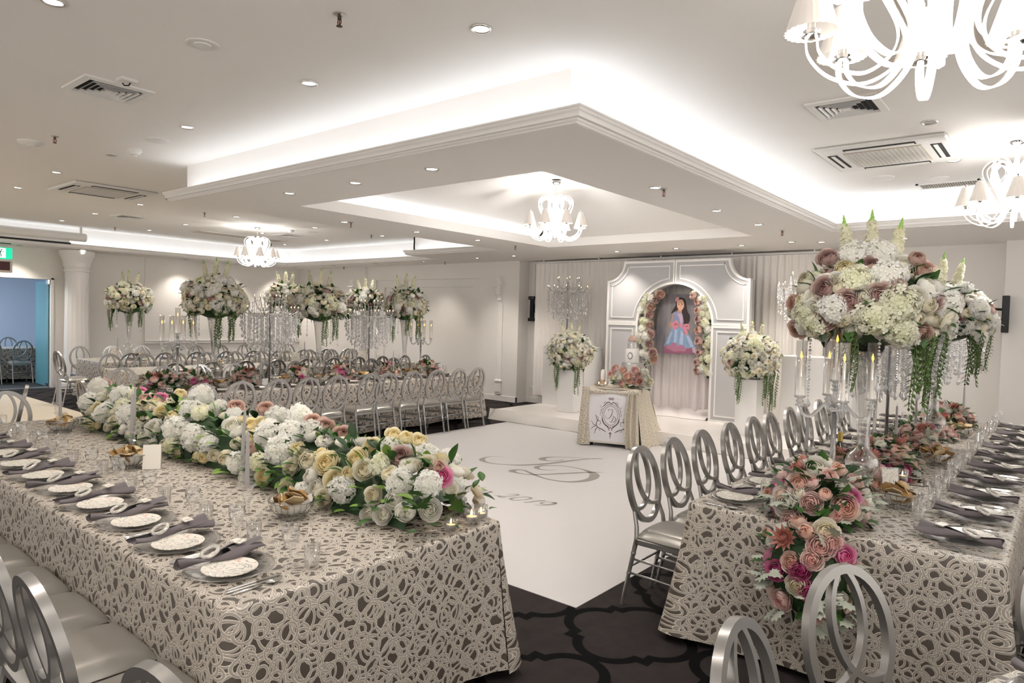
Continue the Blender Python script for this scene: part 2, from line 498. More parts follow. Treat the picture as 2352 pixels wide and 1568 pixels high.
# ---- applied pilaster strips with scrolled corbels on the panelled wall
def pilaster(y, x, label):
    t = thing('wall_pilaster', label, 'wall moulding', (x, y, 0), 0, 'applied pilasters on the panelled wall')
    b = MB()
    for s in (-.075, .055): b.bbox((-.018, s, .42), (.0, s+.02, 2.10), .004)
    b.bbox((-.010, -.056, .42), (.0, .056, 2.10), .003)
    obj('shaft', b.mesh('pilaster_shaft', M_TRIM), t)
    b = MB(); b.bbox((-.03, -.085, .14), (0, .085, .42), .006); b.bbox((-.045, -.095, .40), (0, .095, .44), .006); b.bbox((-.036, -.06, .18), (0, .06, .37), .004)
    obj('plinth_block', b.mesh('pilaster_base', M_TRIM), t)
    b = MB()
    prof = [(-.02, 2.10), (-.05, 2.12), (-.05, 2.15), (-.03, 2.17), (-.06, 2.24), (-.11, 2.30), (-.12, 2.36), (-.09, 2.40), (-.13, 2.42), (-.13, 2.45), (-.06, 2.47), (-.09, 2.52), (-.11, 2.57), (-.07, 2.62), (0, 2.62), (0, 2.10)]
    n = len(prof)
    for (a, c) in ((-.055, .055),):
        vs = [(p[0], a, p[1]) for p in prof]+[(p[0], c, p[1]) for p in prof]
        b.add(vs, [tuple(range(n)), tuple(range(2*n-1, n-1, -1))]+[(i, n+i, n+(i+1) % n, (i+1) % n) for i in range(n)])
    b.sphere((-.10, 0, 2.57), .035, 10, 8, sc=(1, 1.9, 1)); b.sphere((-.085, 0, 2.28), .04, 10, 8, sc=(1, 1.5, 1))
    b.bbox((-.14, -.10, 2.425), (0, .10, 2.455), .006)
    obj('corbel', b.mesh('pilaster_corbel', M_TRIM), t)
pilaster(9.33, XW, 'white pilaster strip with scrolled corbel beside the television bracket corner')
pilaster(14.15, XW-.10, 'white pilaster strip with scrolled corbel near the far wall corner')

# ---- fluted column by the doorway
t = thing('column', 'white fluted round column with stepped capital beside the glass door', 'column', (5.36, 16.47, 0))
b = MB(); n = 48
prof = [(.30, 0), (.30, .12), (.27, .14), (.27, .18), (.235, .20)]
b.lathe(prof, 32); obj('base', b.mesh('column_base', M_TRIM), t)
b = MB()
b.lathe([(.235, .20), (.228, 1.0), (.215, 2.30), (.215, 2.34)], 64, flute=.022, nf=16, caps=False)
obj('shaft', b.mesh('column_shaft', M_TRIM, True), t)
b = MB(); b.lathe([(.225, 2.34), (.225, 2.48), (.245, 2.49), (.245, 2.52), (.23, 2.53), (.23, 2.57), (.255, 2.58), (.26, 2.62), (.255, 2.66), (.27, 2.70), (.30, 2.78), (.335, 2.84), (.335, 2.925), (.30, 2.94)], 40)
obj('capital', b.mesh('column_capital', M_TRIM, True, 35), t)

# ---- next room, seen through the doorway
M_BLUEWALL = mat('next_room_paint', (0.62, 0.68, 0.78), 0.7)
b = MB()
b.box((-1.2, 21.6, 0), (6.5, 21.8, 3.2)); b.box((-1.4, Y1+.2, 0), (-1.2, 21.8, 3.2)); b.box((6.5, Y1+.2, 0), (6.7, 21.8, 3.2)); b.box((-1.4, Y1+.2, 3.0), (6.7, 21.8, 3.2))
struct('wall_next_room', b.mesh('wall_next_room', M_BLUEWALL))
b = MB(); b.box((-1.2, Y1+.2, -.12), (6.5, 21.6, 0)); struct('floor_next_room', b.mesh('floor_next_room', mat('next_room_carpet', (.035, .034, .036), .95)))
b = MB(); b.box((DX0, Y1-.01, 0), (DX1, Y1+.21, .012)); struct('trim_8', b.mesh('trim_8', mat('brushed_alu', (.55, .55, .55), .35, 1)))
# panel lamp that lights the next room
t = thing('ceiling_panel_lamp', 'cool white panel lamp in the room beyond the glass door', 'ceiling light', (2.6, 19.2, 2.985))
b = MB(); b.box((-.62, -.62, -.01), (.62, .62, .013)); obj('frame', b.mesh('panel_frame', M_WHITEPLASTIC), t)
b = MB(); b.box((-.58, -.58, -.02), (.58, .58, -.011)); obj('diffuser', b.mesh('panel_diffuser', emat('panel_cool', (.72, .86, 1), 20.0, True)), t)
# glass door, hinged at the right jamb and swung into the next room
M_TEAL = mat('frosted_teal_glass', (0.16, 0.42, 0.48), 0.35, trans=0.25, spec=.5)
t = struct('door_1', None)
t.location = (DX1-.07, Y1+.08, 0); t.rotation_euler = (0, 0, math.radians(87))
b = MB(); b.box((0, -.006, .02), (.98, .006, 2.27)); obj('glass_leaf', b.mesh('glass_leaf', M_TEAL), t)
b = MB(); b.tube([(.90, -.06, .80), (.90, -.06, 1.68)], .016, 10)
for z in (.86, 1.62): b.tube([(.90, -.06, z), (.90, .0, z)], .011, 8)
obj('handle', b.mesh('door_handle', mat('dark_steel', (.12, .12, .12), .35, 1)), t)
b = MB(); b.box((-.03, -.02, 2.20), (.14, .02, 2.29)); b.box((-.03, -.02, .01), (.14, .02, .09)); obj('patch_fitting', b.mesh('patch_fitting', M_CHROME), t)
b = MB(); b.box((DX1-.05, Y1-.02, 0), (DX1, Y1+.22, DZ)); b.box((DX0, Y1-.02, DZ-.03), (DX1, Y1+.22, DZ))
struct('trim_9', b.mesh('trim_9', M_TRIM))
# ================================================================ ceiling fixtures
M_LENS = emat('downlight_lens', (1.0, 0.93, 0.84), 9.0)
M_LENS_OFF = mat('downlight_lens_off', (.55, .55, .55), .25, .4)
M_NICKEL = mat('satin_nickel', (.62, .60, .58), .3, 1)
b = MB(); b.lathe([(.060, .0), (.060, -.006), (.054, -.011), (.046, -.008), (.043, .004)], 24, caps=False); ME_DL_RING = b.mesh('downlight_ring', M_NICKEL, True)
b = MB(); b.lathe([(0, -.004), (.044, -.004)], 20, caps=False); b.f = [tuple(reversed(f)) for f in b.f]; ME_DL_LENS = b.mesh('downlight_lens', M_LENS)
ME_DL_LENS_OFF = bpy.data.meshes.new_from_object(obj('tmp', ME_DL_LENS)); bpy.data.objects.remove(bpy.data.objects['tmp'])
ME_DL_LENS_OFF.materials.clear(); ME_DL_LENS_OFF.materials.append(M_LENS_OFF)
SPOT = bpy.data.lights.new('downlight_beam', 'SPOT')
SPOT.energy = DOWN_W; SPOT.color = DOWN_COL; SPOT.spot_size = math.radians(105); SPOT.spot_blend = 0.9; SPOT.shadow_soft_size = 0.04
def downlight(x, y, z, label, group, on=True):
    t = thing('downlight', label, 'downlight', (x, y, z), 0, group)
    obj('trim_ring', ME_DL_RING, t)
    obj('lens', ME_DL_LENS if on else ME_DL_LENS_OFF, t)
    if on:
        l = bpy.data.objects.new('beam', SPOT); COL.objects.link(l); l.parent = t; l.location = (0, 0, -.03)
BOXL = [(992, 387), (816, 419), (665, 443), (1505, 430), (1646, 483), (1742, 515), (957, 532), (1097, 551), (791, 509)]
for p in BOXL:
    q = atz(*p, ZS); downlight(q.x, q.y, ZS, 'lit round downlight in the dropped box around the recess', 'downlights of the dropped box')
for p in [(1417, 577), (1553, 570), (1703, 563), (1818, 555), (1887, 555), (2077, 547), (1096, 592), (1180, 587)]:
    q = atz(*p, ZS); downlight(min(q.x, 10.9), q.y, ZS, 'lit round downlight in the bulkhead along the stage curtain', 'downlights above the stage')
for p in [(679, 613), (766, 609), (863, 605), (973, 600)]:
    q = atz(*p, ZS); downlight(min(q.x, 10.75), q.y, ZS, 'lit round downlight in the bulkhead along the panelled wall', 'downlights along the panelled wall')
for (x, y) in [(4.3, 16.35), (5.36, 16.15), (7.6, 16.32), (8.9, 16.32), (10.2, 16.32)]:
    downlight(x, y, ZS, 'lit round downlight washing the far wall', 'downlights of the far wall')
for p in [(710, 190), (1105, 65), (430, 291), (130, 395), (41, 430), (2190, 368), (322, 469), (218, 490), (142, 506), (343, 528), (426, 515), (543, 497), (602, 535), (724, 522), (750, 551), (654, 561), (878, 541), (122, 3)]:
    q = atz(*p, ZC); downlight(q.x, q.y, ZC, 'added downlight in the high ceiling, out of view', 'downlights of the high ceiling')
for (x, y) in [(0.2, 0.4), (-1.2, 3.2), (-1.2, 6.5), (-1.2, 9.5), (-1.2, 12.5), (1.2, -1.6), (4.2, -1.6), (7.2, -1.6), (0.4, 2.6), (-1.2, .2)]:  # unseen downlights outside the view, added as fill for the near end
    downlight(x, y, ZC, 'added downlight in the high ceiling, out of view', 'downlights of the high ceiling')
q = atz(255, 355, ZC); downlight(q.x, q.y, ZC, 'unlit downlight near the smoke detector', 'unlit downlights', False)
q = atz(2135, 280, ZC); downlight(q.x, q.y, ZC, 'unlit downlight between square vent and air conditioner', 'unlit downlights', False)

# sprinklers
b = MB(); b.lathe([(.034, 0), (.034, -.004), (.022, -.010), (.014, -.010)], 14); ME_SP1 = b.mesh('sprinkler_rose', M_NICKEL, True, 40)
b = MB(); b.lathe([(.011, -.008), (.011, -.028), (.008, -.03)], 10)
for s in (-1, 1): b.tube([(s*.010, 0, -.028), (s*.014, 0, -.045), (s*.004, 0, -.062)], .003, 6)
b.lathe([(.002, -.060), (.017, -.062), (.017, -.065), (.003, -.068)], 12)
ME_SP2 = b.mesh('sprinkler_head', mat('sprinkler_bronze', (.10, .085, .07), .4, .8))
b = MB(); b.lathe([(.003, -.03), (.004, -.045), (.003, -.058)], 8); ME_SP3 = b.mesh('sprinkler_bulb', mat('red_glass', (.5, .03, .03), .1))
def sprinkler(px, py, z, label, group):
    q = atz(px, py, z); t = thing('sprinkler', label, 'sprinkler', (min(q.x, 10.85), min(q.y, 16.3), z), random.random()*3, group)
    obj('rose', ME_SP1, t); obj('head', ME_SP2, t); obj('bulb', ME_SP3, t)
for p in [(470, 488), (780, 33), (126, 313), (264, 522), (623, 559), (853, 539)]: sprinkler(*p, ZC, 'small dark fire sprinkler hanging from the high ceiling', 'sprinklers of the high ceiling')
for p in [(806, 510), (1525, 434), (1797, 529), (1184, 564)]: sprinkler(*p, ZS, 'small dark fire sprinkler under the dropped box', 'sprinklers of the dropped box')
for p in [(790, 612), (1022, 601)]: sprinkler(*p, ZS, 'small dark fire sprinkler near the panelled wall', 'sprinklers by the panelled wall')

# round devices
def disc_device(name, label, cat, px, py, prof, m=M_WHITEPLASTIC, extra=None):
    q = atz(px, py, ZC); t = thing(name, label, cat, (q.x, q.y, ZC), 0)
    b = MB(); b.lathe(prof, 28); obj('body', b.mesh(name+'_body', m, True, 40), t)
    if extra: b = MB(); b.lathe(extra, 20); obj('centre', b.mesh(name+'_centre', M_WHITEPLASTIC, True, 40), t)
disc_device('wireless_access_point', 'white domed wireless access point left of a sprinkler', 'access point', 70, 325, [(.11, 0), (.11, -.012), (.09, -.03), (.05, -.04), (0.0, -.043)], extra=[(.035, -.038), (.03, -.048), (0, -.05)])
disc_device('ceiling_speaker', 'flat round white ceiling speaker near the top of the ceiling', 'speaker', 465, 101, [(.095, 0), (.095, -.006), (.085, -.010), (.07, -.006), (0, -.006)], extra=[(.05, -.004), (.048, -.012), (0, -.012)])
disc_device('ceiling_speaker', 'flat round white ceiling speaker beside the smoke detector', 'speaker', 360, 321, [(.105, 0), (.105, -.006), (.095, -.012), (0, -.012)])
disc_device('smoke_detector', 'white smoke detector hanging below the left ceiling', 'smoke detector', 310, 343, [(.065, 0), (.065, -.02), (.05, -.035), (.045, -.055), (.02, -.065), (0, -.065)], extra=[(.03, -.05), (.02, -.074), (0, -.074)])
disc_device('ceiling_speaker', 'round white domed ceiling speaker below the air conditioner on the right', 'speaker', 2025, 408, [(.125, 0), (.125, -.008), (.11, -.018), (.06, -.028), (0, -.03)])
disc_device('ceiling_speaker', 'flat round white ceiling plate beside the return air grille', 'speaker', 2157, 408, [(.09, 0), (.09, -.006), (.08, -.008), (0, -.008)], extra=[(.012, -.006), (.012, -.014), (0, -.014)])
disc_device('smoke_detector', 'white smoke detector near the far chandelier', 'smoke detector', 668, 528, [(.065, 0), (.065, -.02), (.045, -.05), (0, -.06)])
disc_device('ceiling_speaker', 'flat round white ceiling speaker beyond the far square vent', 'speaker', 719, 533, [(.105, 0), (.105, -.006), (.095, -.012), (0, -.012)])
disc_device('ceiling_speaker', 'flat round white ceiling speaker beside the long dark grille', 'speaker', 618, 542, [(.105, 0), (.105, -.006), (.095, -.012), (0, -.012)])

# square four-way diffusers
def frame_ring(b, r0, r1, z0, z1, mi=0):
    v = []
    for r, z in ((r0, z0), (r1, z1)): v += [(-r, -r, z), (r, -r, z), (r, r, z), (-r, r, z)]
    b.add(v, [(i, (i+1) % 4, 4+(i+1) % 4, 4+i) for i in range(4)], mi)
def diffuser(px, py, label, rz=0, s=1.0):
    q = atz(px, py, ZC); t = thing('air_diffuser', label, 'ceiling vent', (q.x, q.y, ZC), rz, 'square four-way vents', s)
    b = MB(); b.box((-.19, -.19, -.004), (.19, .19, -.001)); obj('duct_shadow_plate', b.mesh('duct_shadow_plate', M_DARKSHADOW), t)  # flat dark plate: the shade between the louvres is put into its colour
    b = MB()
    frame_ring(b, .235, .235, .0, -.014); frame_ring(b, .235, .190, -.014, -.020); frame_ring(b, .190, .180, -.020, -.003)
    obj('frame', b.mesh('diffuser_frame', M_WHITEPLASTIC), t)
    for k, r in enumerate((.158, .122, .086, .050)):
        b = MB(); frame_ring(b, r, r-.013, -.024, -.005); frame_ring(b, r-.013, r-.015, -.005, -.005); frame_ring(b, r-.015, r-.002, -.005, -.0245)
        obj('louvre', b.mesh('diffuser_louvre', M_WHITEPLASTIC), t)
    b = MB(); b.box((-.028, -.028, -.022), (.028, .028, -.004)); obj('centre_plate', b.mesh('diffuser_centre', M_WHITEPLASTIC), t)
diffuser(250, 205, 'square vent with angled louvres beside a small bracket on the near left ceiling')
diffuser(1945, 245, 'square vent with angled louvres above the air conditioner on the right')
diffuser(297, 497, 'square vent with angled louvres beyond the left air conditioner')
diffuser(665, 540, 'square vent with angled louvres beyond the far chandelier')
# small plastic bracket with a dark hook next to the near diffuser
q = atz(293, 181, ZC); t = thing('ceiling_bracket', 'small white ceiling plate with a dark hook', 'bracket', (q.x, q.y, ZC))
b = MB(); b.bbox((-.06, -.05, -.022), (.06, .05, 0), .008); obj('plate', b.mesh('bracket_plate', M_WHITEPLASTIC), t)
b = MB(); b.tube([(.02, .0, -.02), (.02, .03, -.035), (.0, .055, -.035), (-.01, .06, -.02)], .005, 6); obj('hook', b.mesh('bracket_hook', M_BLACKMETAL), t)
# cassette air conditioners
M_ACGRILLE = mat('ac_grille', (.52, .47, .40), .6)
def cassette(x, y, label, s):
    t = thing('cassette_air_conditioner', label, 'air conditioner', (x, y, ZC), 0, 'ceiling cassette air conditioners', s)
    R = .5
    b = MB(); b.bbox((-R, -R, -.03), (R, R, .0), .02)
    obj('panel', b.mesh('cassette_panel', M_WHITEPLASTIC), t)
    b = MB(); b.bbox((-.30, -.30, -.036), (.30, .30, -.029), .003); g = obj('intake_grille', b.mesh('cassette_grille', M_ACGRILLE), t)
    b = MB()
    for i in range(17):
        o = -.28+.035*i
        b.box((o, -.29, -.040), (o+.006, .29, -.036)); b.box((-.29, o, -.040), (.29, o+.006, -.036))
    obj('grille_bars', b.mesh('cassette_bars', M_WHITEPLASTIC), g)
    for k in range(4):
        M = RZ(k*PI/2)
        b = MB(); b.box((-.27, .355, -.034), (.27, .435, -.0295)); sl = obj('air_outlet', b.mesh('cassette_slot', M_DARKSHADOW), t, M=M)  # outlet is a flat dark patch, its inner shade painted on
        b = MB(); b.box((-.26, .375, -.040), (.26, .405, -.035), M=T(0, 0, 0)); obj('flap', b.mesh('cassette_flap', M_WHITEPLASTIC), sl)
cassette(3.70, 10.4, 'white ceiling cassette air conditioner near the left end of the dropped box', 1.05)
cassette(7.03, 1.36, 'white ceiling cassette air conditioner above the right-hand table', 1.04)
# return air grilles
def grille(x0, y0, x1, y1, label, n, m):
    t = thing('air_grille', label, 'ceiling vent', ((x0+x1)/2, (y0+y1)/2, ZC))
    w, h = (x1-x0)/2, (y1-y0)/2
    b = MB()
    for (a, c) in (((-w, -h), (w, -h+.03)), ((-w, h-.03), (w, h)), ((-w, -h), (-w+.03, h)), ((w-.03, -h), (w, h))): b.box((a[0], a[1], -.012), (c[0], c[1], 0))
    obj('frame', b.mesh('grille_frame', M_WHITEPLASTIC), t)
    b = MB(); b.box((-w+.03, -h+.03, -.002), (w-.03, h-.03, .002)); obj('backing', b.mesh('grille_backing', m), t)
    b = MB()
    for i in range(n):
        y = -h+.04+(2*h-.08)*i/(n-1); b.box((-w+.03, y-.003, -.010), (w-.03, y+.003, -.002))
    o = obj('slats', b.mesh('grille_slats', M_ACGRILLE), t); o['kind'] = 'stuff'
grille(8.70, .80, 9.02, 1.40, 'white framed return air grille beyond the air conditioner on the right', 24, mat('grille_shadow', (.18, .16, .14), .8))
grille(6.65, 13.75, 8.68, 14.2, 'long dark return air grille beneath the far chandelier', 14, mat('grille_dark', (.09, .085, .08), .8))
# projector screen housing on the far bulkhead
t = thing('projector_screen_housing', 'long white retracted projector screen case on the far bulkhead', 'projector screen', (3.25, PYF-.32, 3.15))
b = MB(); b.lathe([(.001, -2.0), (.075, -1.995), (.085, -1.98), (.085, 1.98), (.075, 1.995), (.001, 2.0)], 18, M=RY(PI/2)); obj('case', b.mesh('screen_case', M_WHITEPLASTIC, True, 40), t)
b = MB(); b.box((-1.9, -.02, -.16), (1.72, .01, -.125)); obj('weight_bar', b.mesh('screen_bar', M_BLACKMETAL), t)
b = MB(); b.box((-1.88, -.008, -.13), (1.7, -.004, -.06)); obj('screen_fabric', b.mesh('screen_fabric', mat('screen_white', (.85, .85, .85), .7)), t)
b = MB()
for x in (-1.6, 1.9): b.box((x-.02, -.02, .07), (x+.02, .02, .205)); b.box((x-.02, 0, -.03), (x+.02, .30, .0))
obj('bracket', b.mesh('screen_bracket', M_WHITEPLASTIC), t)
# exit sign
t = thing('exit_sign', 'green illuminated exit sign with running figure above the doorway', 'exit sign', (3.86, PYF+.12, 2.60))
b = MB(); b.bbox((-.28, -.035, .03), (.24, .035, .25), .01); obj('lamp_box', b.mesh('exit_box', mat('exit_green', (.0, .42, .24), .3, emit=(.0, .55, .30), estr=.55)), t)
b = MB()
M_EXW = emat('exit_white', (.8, 1, .9), 1.2)
b.box((-.03, -.038, .05), (.13, -.0355, .235)); pn = obj('pictogram_panel', b.mesh('exit_panel', M_EXW), t)
b = MB(); g = -.0395   # running figure
b.sphere((.062, g, .205), .014, 10, 6, sc=(1, .1, 1))
def limb(p, q, r): b.tube([(p[0], g, p[1]), (q[0], g, q[1])], r, 6)
limb((.05, .185), (.035, .135), .012); limb((.035, .135), (.06, .105), .009); limb((.06, .105), (.05, .07), .008)
limb((.035, .135), (.01, .11), .009); limb((.01, .11), (-.02, .105), .007); limb((.05, .18), (.085, .165), .006); limb((.085, .165), (.10, .175), .006); limb((.045, .175), (.015, .165), .006); limb((.015, .165), (.005, .14), .006)
b.box((-.022, g-.0005, .055), (-.006, g+.0005, .23))
obj('running_figure', b.mesh('exit_figure', mat('exit_dark_green', (0, .18, .10), .5)), t)
b = MB(); b.bbox((-.28, -.035, -.23), (.24, .035, .01), .008); obj('lower_frame', b.mesh('exit_lower', mat('cream_plastic', (.62, .57, .50), .5)), t)
b = MB(); b.box((-.27, -.037, -.19), (.20, -.0352, -.02)); obj('speaker_cloth', b.mesh('exit_cloth', mat('maroon_cloth', (.10, .05, .055), .9)), t)
b = MB(); b.tube([(-.2, 0, .25), (-.2, 0, .34)], .012, 8); b.box((-.28, -.03, .325), (.22, .03, .34)); obj('hanger', b.mesh('exit_hanger', M_BLACKMETAL), t)

# ================================================================ chandeliers
M_CHLED = emat('chandelier_led', CHAND_COL, CHAND_E)
M_ACRYL = thin_glass('acrylic', (1, .98, .96), .10)
M_SHADE = mat('pleated_shade', (.74, .68, .62), .45, trans=.12, spec=.6, emit=(1, .93, .86), estr=.10)
M_CRYSTAL = thin_glass('clear_crystal', (.93, .94, .95), .30, .05, .88)
def spline(pts, n):
    """Catmull-Rom through 2D/3D points"""
    P = [Vector(p) for p in pts]; P = [P[0]*2-P[1]]+P+[P[-1]*2-P[-2]]
    out = []
    for i in range(1, len(P)-2):
        for k in range(n):
            t = k/n; a, b_, c, d = P[i-1], P[i], P[i+1], P[i+2]
            out.append(.5*((2*b_)+(c-a)*t+(2*a-5*b_+4*c-d)*t*t+(3*b_-a-3*c+d)*t**3))
    out.append(P[-2]); return out
ARM = spline([(.05, 0, .33), (.085, 0, .30), (.10, 0, .345), (.055, 0, .42), (.07, 0, .49), (.135, 0, .535), (.20, 0, .50), (.215, 0, .43), (.16, 0, .30), (.095, 0, .16), (.11, 0, .07), (.19, 0, .015), (.28, 0, .04), (.335, 0, .10), (.345, 0, .155)], 6)
def offset_path(path, d):
    out = []
    for i, p in enumerate(path):
        t = path[min(i+1, len(path)-1)]-path[max(i-1, 0)]; t.normalize()
        out.append(p+Vector((t.z, 0, -t.x))*d)
    return out
b = MB()
for d in (-.016, .016): b.ribbon(offset_path(ARM, d), (0, 1, 0), .005, .020)
ME_ARM = b.mesh('chandelier_arm', M_CHLED)
b = MB(); b.ribbon(ARM, (0, 1, 0), .028, .004); ME_ARMP = b.mesh('chandelier_arm_plate', M_ACRYL)
b = MB(); b.lathe([(.026, .335), (.030, .332), (.075, .175), (.078, .170)], 48, caps=False, flute=.035, nf=24); ME_SHADE = b.mesh('chandelier_shade', M_SHADE, True)
b = MB(); b.lathe([(.012, .15), (.030, .158), (.014, .166), (.026, .174), (.014, .182), (.014, .30)], 12); b.lathe([(.004, .33), (.016, .336), (.006, .345), (.010, .355), (0, .365)], 10); ME_HOLD = b.mesh('chandelier_holder', M_CHROME, True, 40)
b = MB(); b.lathe([(.0, .20), (.02, .21), (.035, .26), (.02, .30), (.09, .335), (.10, .35), (.05, .37), (.022, .40), (.028, .47), (.018, .56), (0, .57)], 20); ME_HUB = b.mesh('chandelier_hub', M_CRYSTAL, True, 50)
b = MB(); b.lathe([(.0, .02), (.016, .03), (.016, .55), (0, .56)], 10); ME_CORE = b.mesh('chandelier_core', M_CHLED)
b = MB(); b.lathe([(.06, 0), (.06, -.012), (.045, -.03), (.018, -.045), (.006, -.055), (0, -.056)], 24); ME_CANOPY = b.mesh('chandelier_canopy', M_CHROME, True, 40)
CH_GLOW = bpy.data.lights.new('chandelier_glow', 'POINT'); CH_GLOW.energy = CHAND_W; CH_GLOW.color = CHAND_COL; CH_GLOW.shadow_soft_size = .12
def chandelier(x, y, ztop, zbot, label, rot):
    t = thing('chandelier', label, 'chandelier', (x, y, zbot), rot, 'ribbon-arm chandeliers')
    for k in range(8):
        a = 2*PI*k/8
        am = obj('arm', ME_ARM, t, M=RZ(a)); obj('arm_plate', ME_ARMP, am)
        sh = obj('shade', ME_SHADE, t, M=RZ(a) @ T(.345, 0, 0))
        obj('candle_holder', ME_HOLD, sh)
    obj('hub', ME_HUB, t); obj('light_core', ME_CORE, t)
    l = bpy.data.objects.new('glow', CH_GLOW); COL.objects.link(l); l.parent = t; l.location = (0, 0, -.03)
    obj('canopy', ME_CANOPY, t, M=T(0, 0, ztop-zbot))
    b = MB(); z = .57; k = 0
    while z < ztop-zbot-.05:
        L_ = .034
        pts = [(.008*math.cos(a), 0, z+L_/2+(L_/2+.002)*math.sin(a)) for a in [2*PI*i/10 for i in range(10)]]
        b.tube(pts, .0022, 5, closed=True, M=RZ(PI/2*(k % 2))); z += L_-.004; k += 1
    obj('chain', b.mesh('chandelier_chain', M_CHROME), t)
chandelier(2.33, .33, ZC, 2.49, 'bright ribbon-arm chandelier with pleated shades hanging over the near walkway', .30)
chandelier(7.13, .41, ZC, 2.66, 'bright ribbon-arm chandelier with pleated shades above the table by the right wall', .1)
chandelier(7.05, 5.12, 3.50, 2.76, 'bright ribbon-arm chandelier with pleated shades in the ceiling recess', .25)
chandelier(7.02, 12.15, ZC, 2.62, 'bright ribbon-arm chandelier with pleated shades above the farthest tables', .4)
# ================================================================ lace cloth
def lace_material(name, cord, edge, hole, scale=1.0, rough=.48):
    m, nt, bs = _nt(name)
    N, L = nt.nodes, nt.links
    uv = N.new('ShaderNodeUVMap'); uv.uv_map = 'UVMap'
    def vm(op, a, b=None, out=0):
        n = N.new('ShaderNodeVectorMath'); n.operation = op; L.new(a, n.inputs[0])
        if b is not None:
            if isinstance(b, tuple): n.inputs[1].default_value = b
            else: L.new(b, n.inputs[1])
        return n.outputs[out]
    def mt(op, a, b=None, c=None):
        n = N.new('ShaderNodeMath'); n.operation = op
        for i, x in enumerate((a, b, c)):
            if x is None: continue
            if isinstance(x, (int, float)): n.inputs[i].default_value = x
            else: L.new(x, n.inputs[i])
        return n.outputs[0]
    ns = N.new('ShaderNodeTexNoise'); ns.inputs['Scale'].default_value = 9*scale; ns.inputs['Detail'].default_value = 1
    L.new(uv.outputs[0], ns.inputs['Vector'])
    wob = vm('SCALE', vm('SUBTRACT', ns.outputs['Color'], (.5, .5, .5)))
    wob.node.inputs['Scale'].default_value = .022/scale
    base = vm('ADD', uv.outputs[0], wob)
    def ring(off, s, r, rot=0.0):
        mp = N.new('ShaderNodeMapping'); mp.inputs['Location'].default_value = (off[0]+20*s, off[1]+20*s, 0); mp.inputs['Rotation'].default_value = (0, 0, rot)
        L.new(base, mp.inputs[0])
        w = vm('WRAP', mp.outputs[0], (s/2, s/2, 1)); w.node.inputs[2].default_value = (-s/2, -s/2, -1)
        fl = vm('MULTIPLY', w, (1, 1, 0))
        return mt('ABSOLUTE', mt('SUBTRACT', vm('LENGTH', fl, out=1), r))
    k = 1/scale
    W_ = .0052*k
    layers = [ring((0, 0), .110*k, .044*k), ring((.05*k, .02*k), .15*k, .070*k, .25), ring((.03*k, .07*k), .125*k, .050*k, .6),
              ring((.08*k, .01*k), .097*k, .024*k, 1.1), ring((.055*k, .055*k), .110*k, .040*k), ring((.02*k, .05*k), .118*k, .034*k, 2.0)]
    prev = None; hgt = None
    for d in layers:                       # every ribbon lies over the ones before it
        p = mt('DIVIDE', d, W_)            # 0 = ribbon centre, 1 = ribbon edge
        on = mt('LESS_THAN', p, 1.0); ed = mt('GREATER_THAN', p, .62)
        c1 = N.new('ShaderNodeMix'); c1.data_type = 'RGBA'; c1.inputs[6].default_value = (*cord, 1); c1.inputs[7].default_value = (*edge, 1)
        L.new(ed, c1.inputs[0])
        c2 = N.new('ShaderNodeMix'); c2.data_type = 'RGBA'
        if prev is None: c2.inputs[6].default_value = (*hole, 1)
        else: L.new(prev, c2.inputs[6])
        L.new(c1.outputs[2], c2.inputs[7]); L.new(on, c2.inputs[0]); prev = c2.outputs[2]
        h1 = mt('MULTIPLY', on, mt('SUBTRACT', 1.2, mt('MULTIPLY', p, p)))
        hgt = h1 if hgt is None else mt('MAXIMUM', hgt, h1)
    L.new(prev, bs.inputs['Base Color'])
    bp = N.new('ShaderNodeBump'); bp.inputs['Strength'].default_value = .40; bp.inputs['Distance'].default_value = .003
    L.new(hgt, bp.inputs['Height']); L.new(bp.outputs[0], bs.inputs['Normal'])
    setin(bs, 'Roughness', rough); setin(bs, 'Specular IOR Level', .9)
    return m
M_LACE = lace_material('silver_lace', (.37, .33, .28), (.70, .65, .58), (.085, .068, .053))
M_LACE_FINE = lace_material('cream_lace', (.64, .58, .48), (.74, .68, .57), (.26, .215, .16), 2.6)
M_UNDER = mat('taupe_underlay', (.16, .14, .12), .9)
M_CLOTHWHITE = mat('white_cloth', (.78, .76, .73), .85)
M_TABLEWOOD = mat('table_ply', (.35, .25, .16), .6)

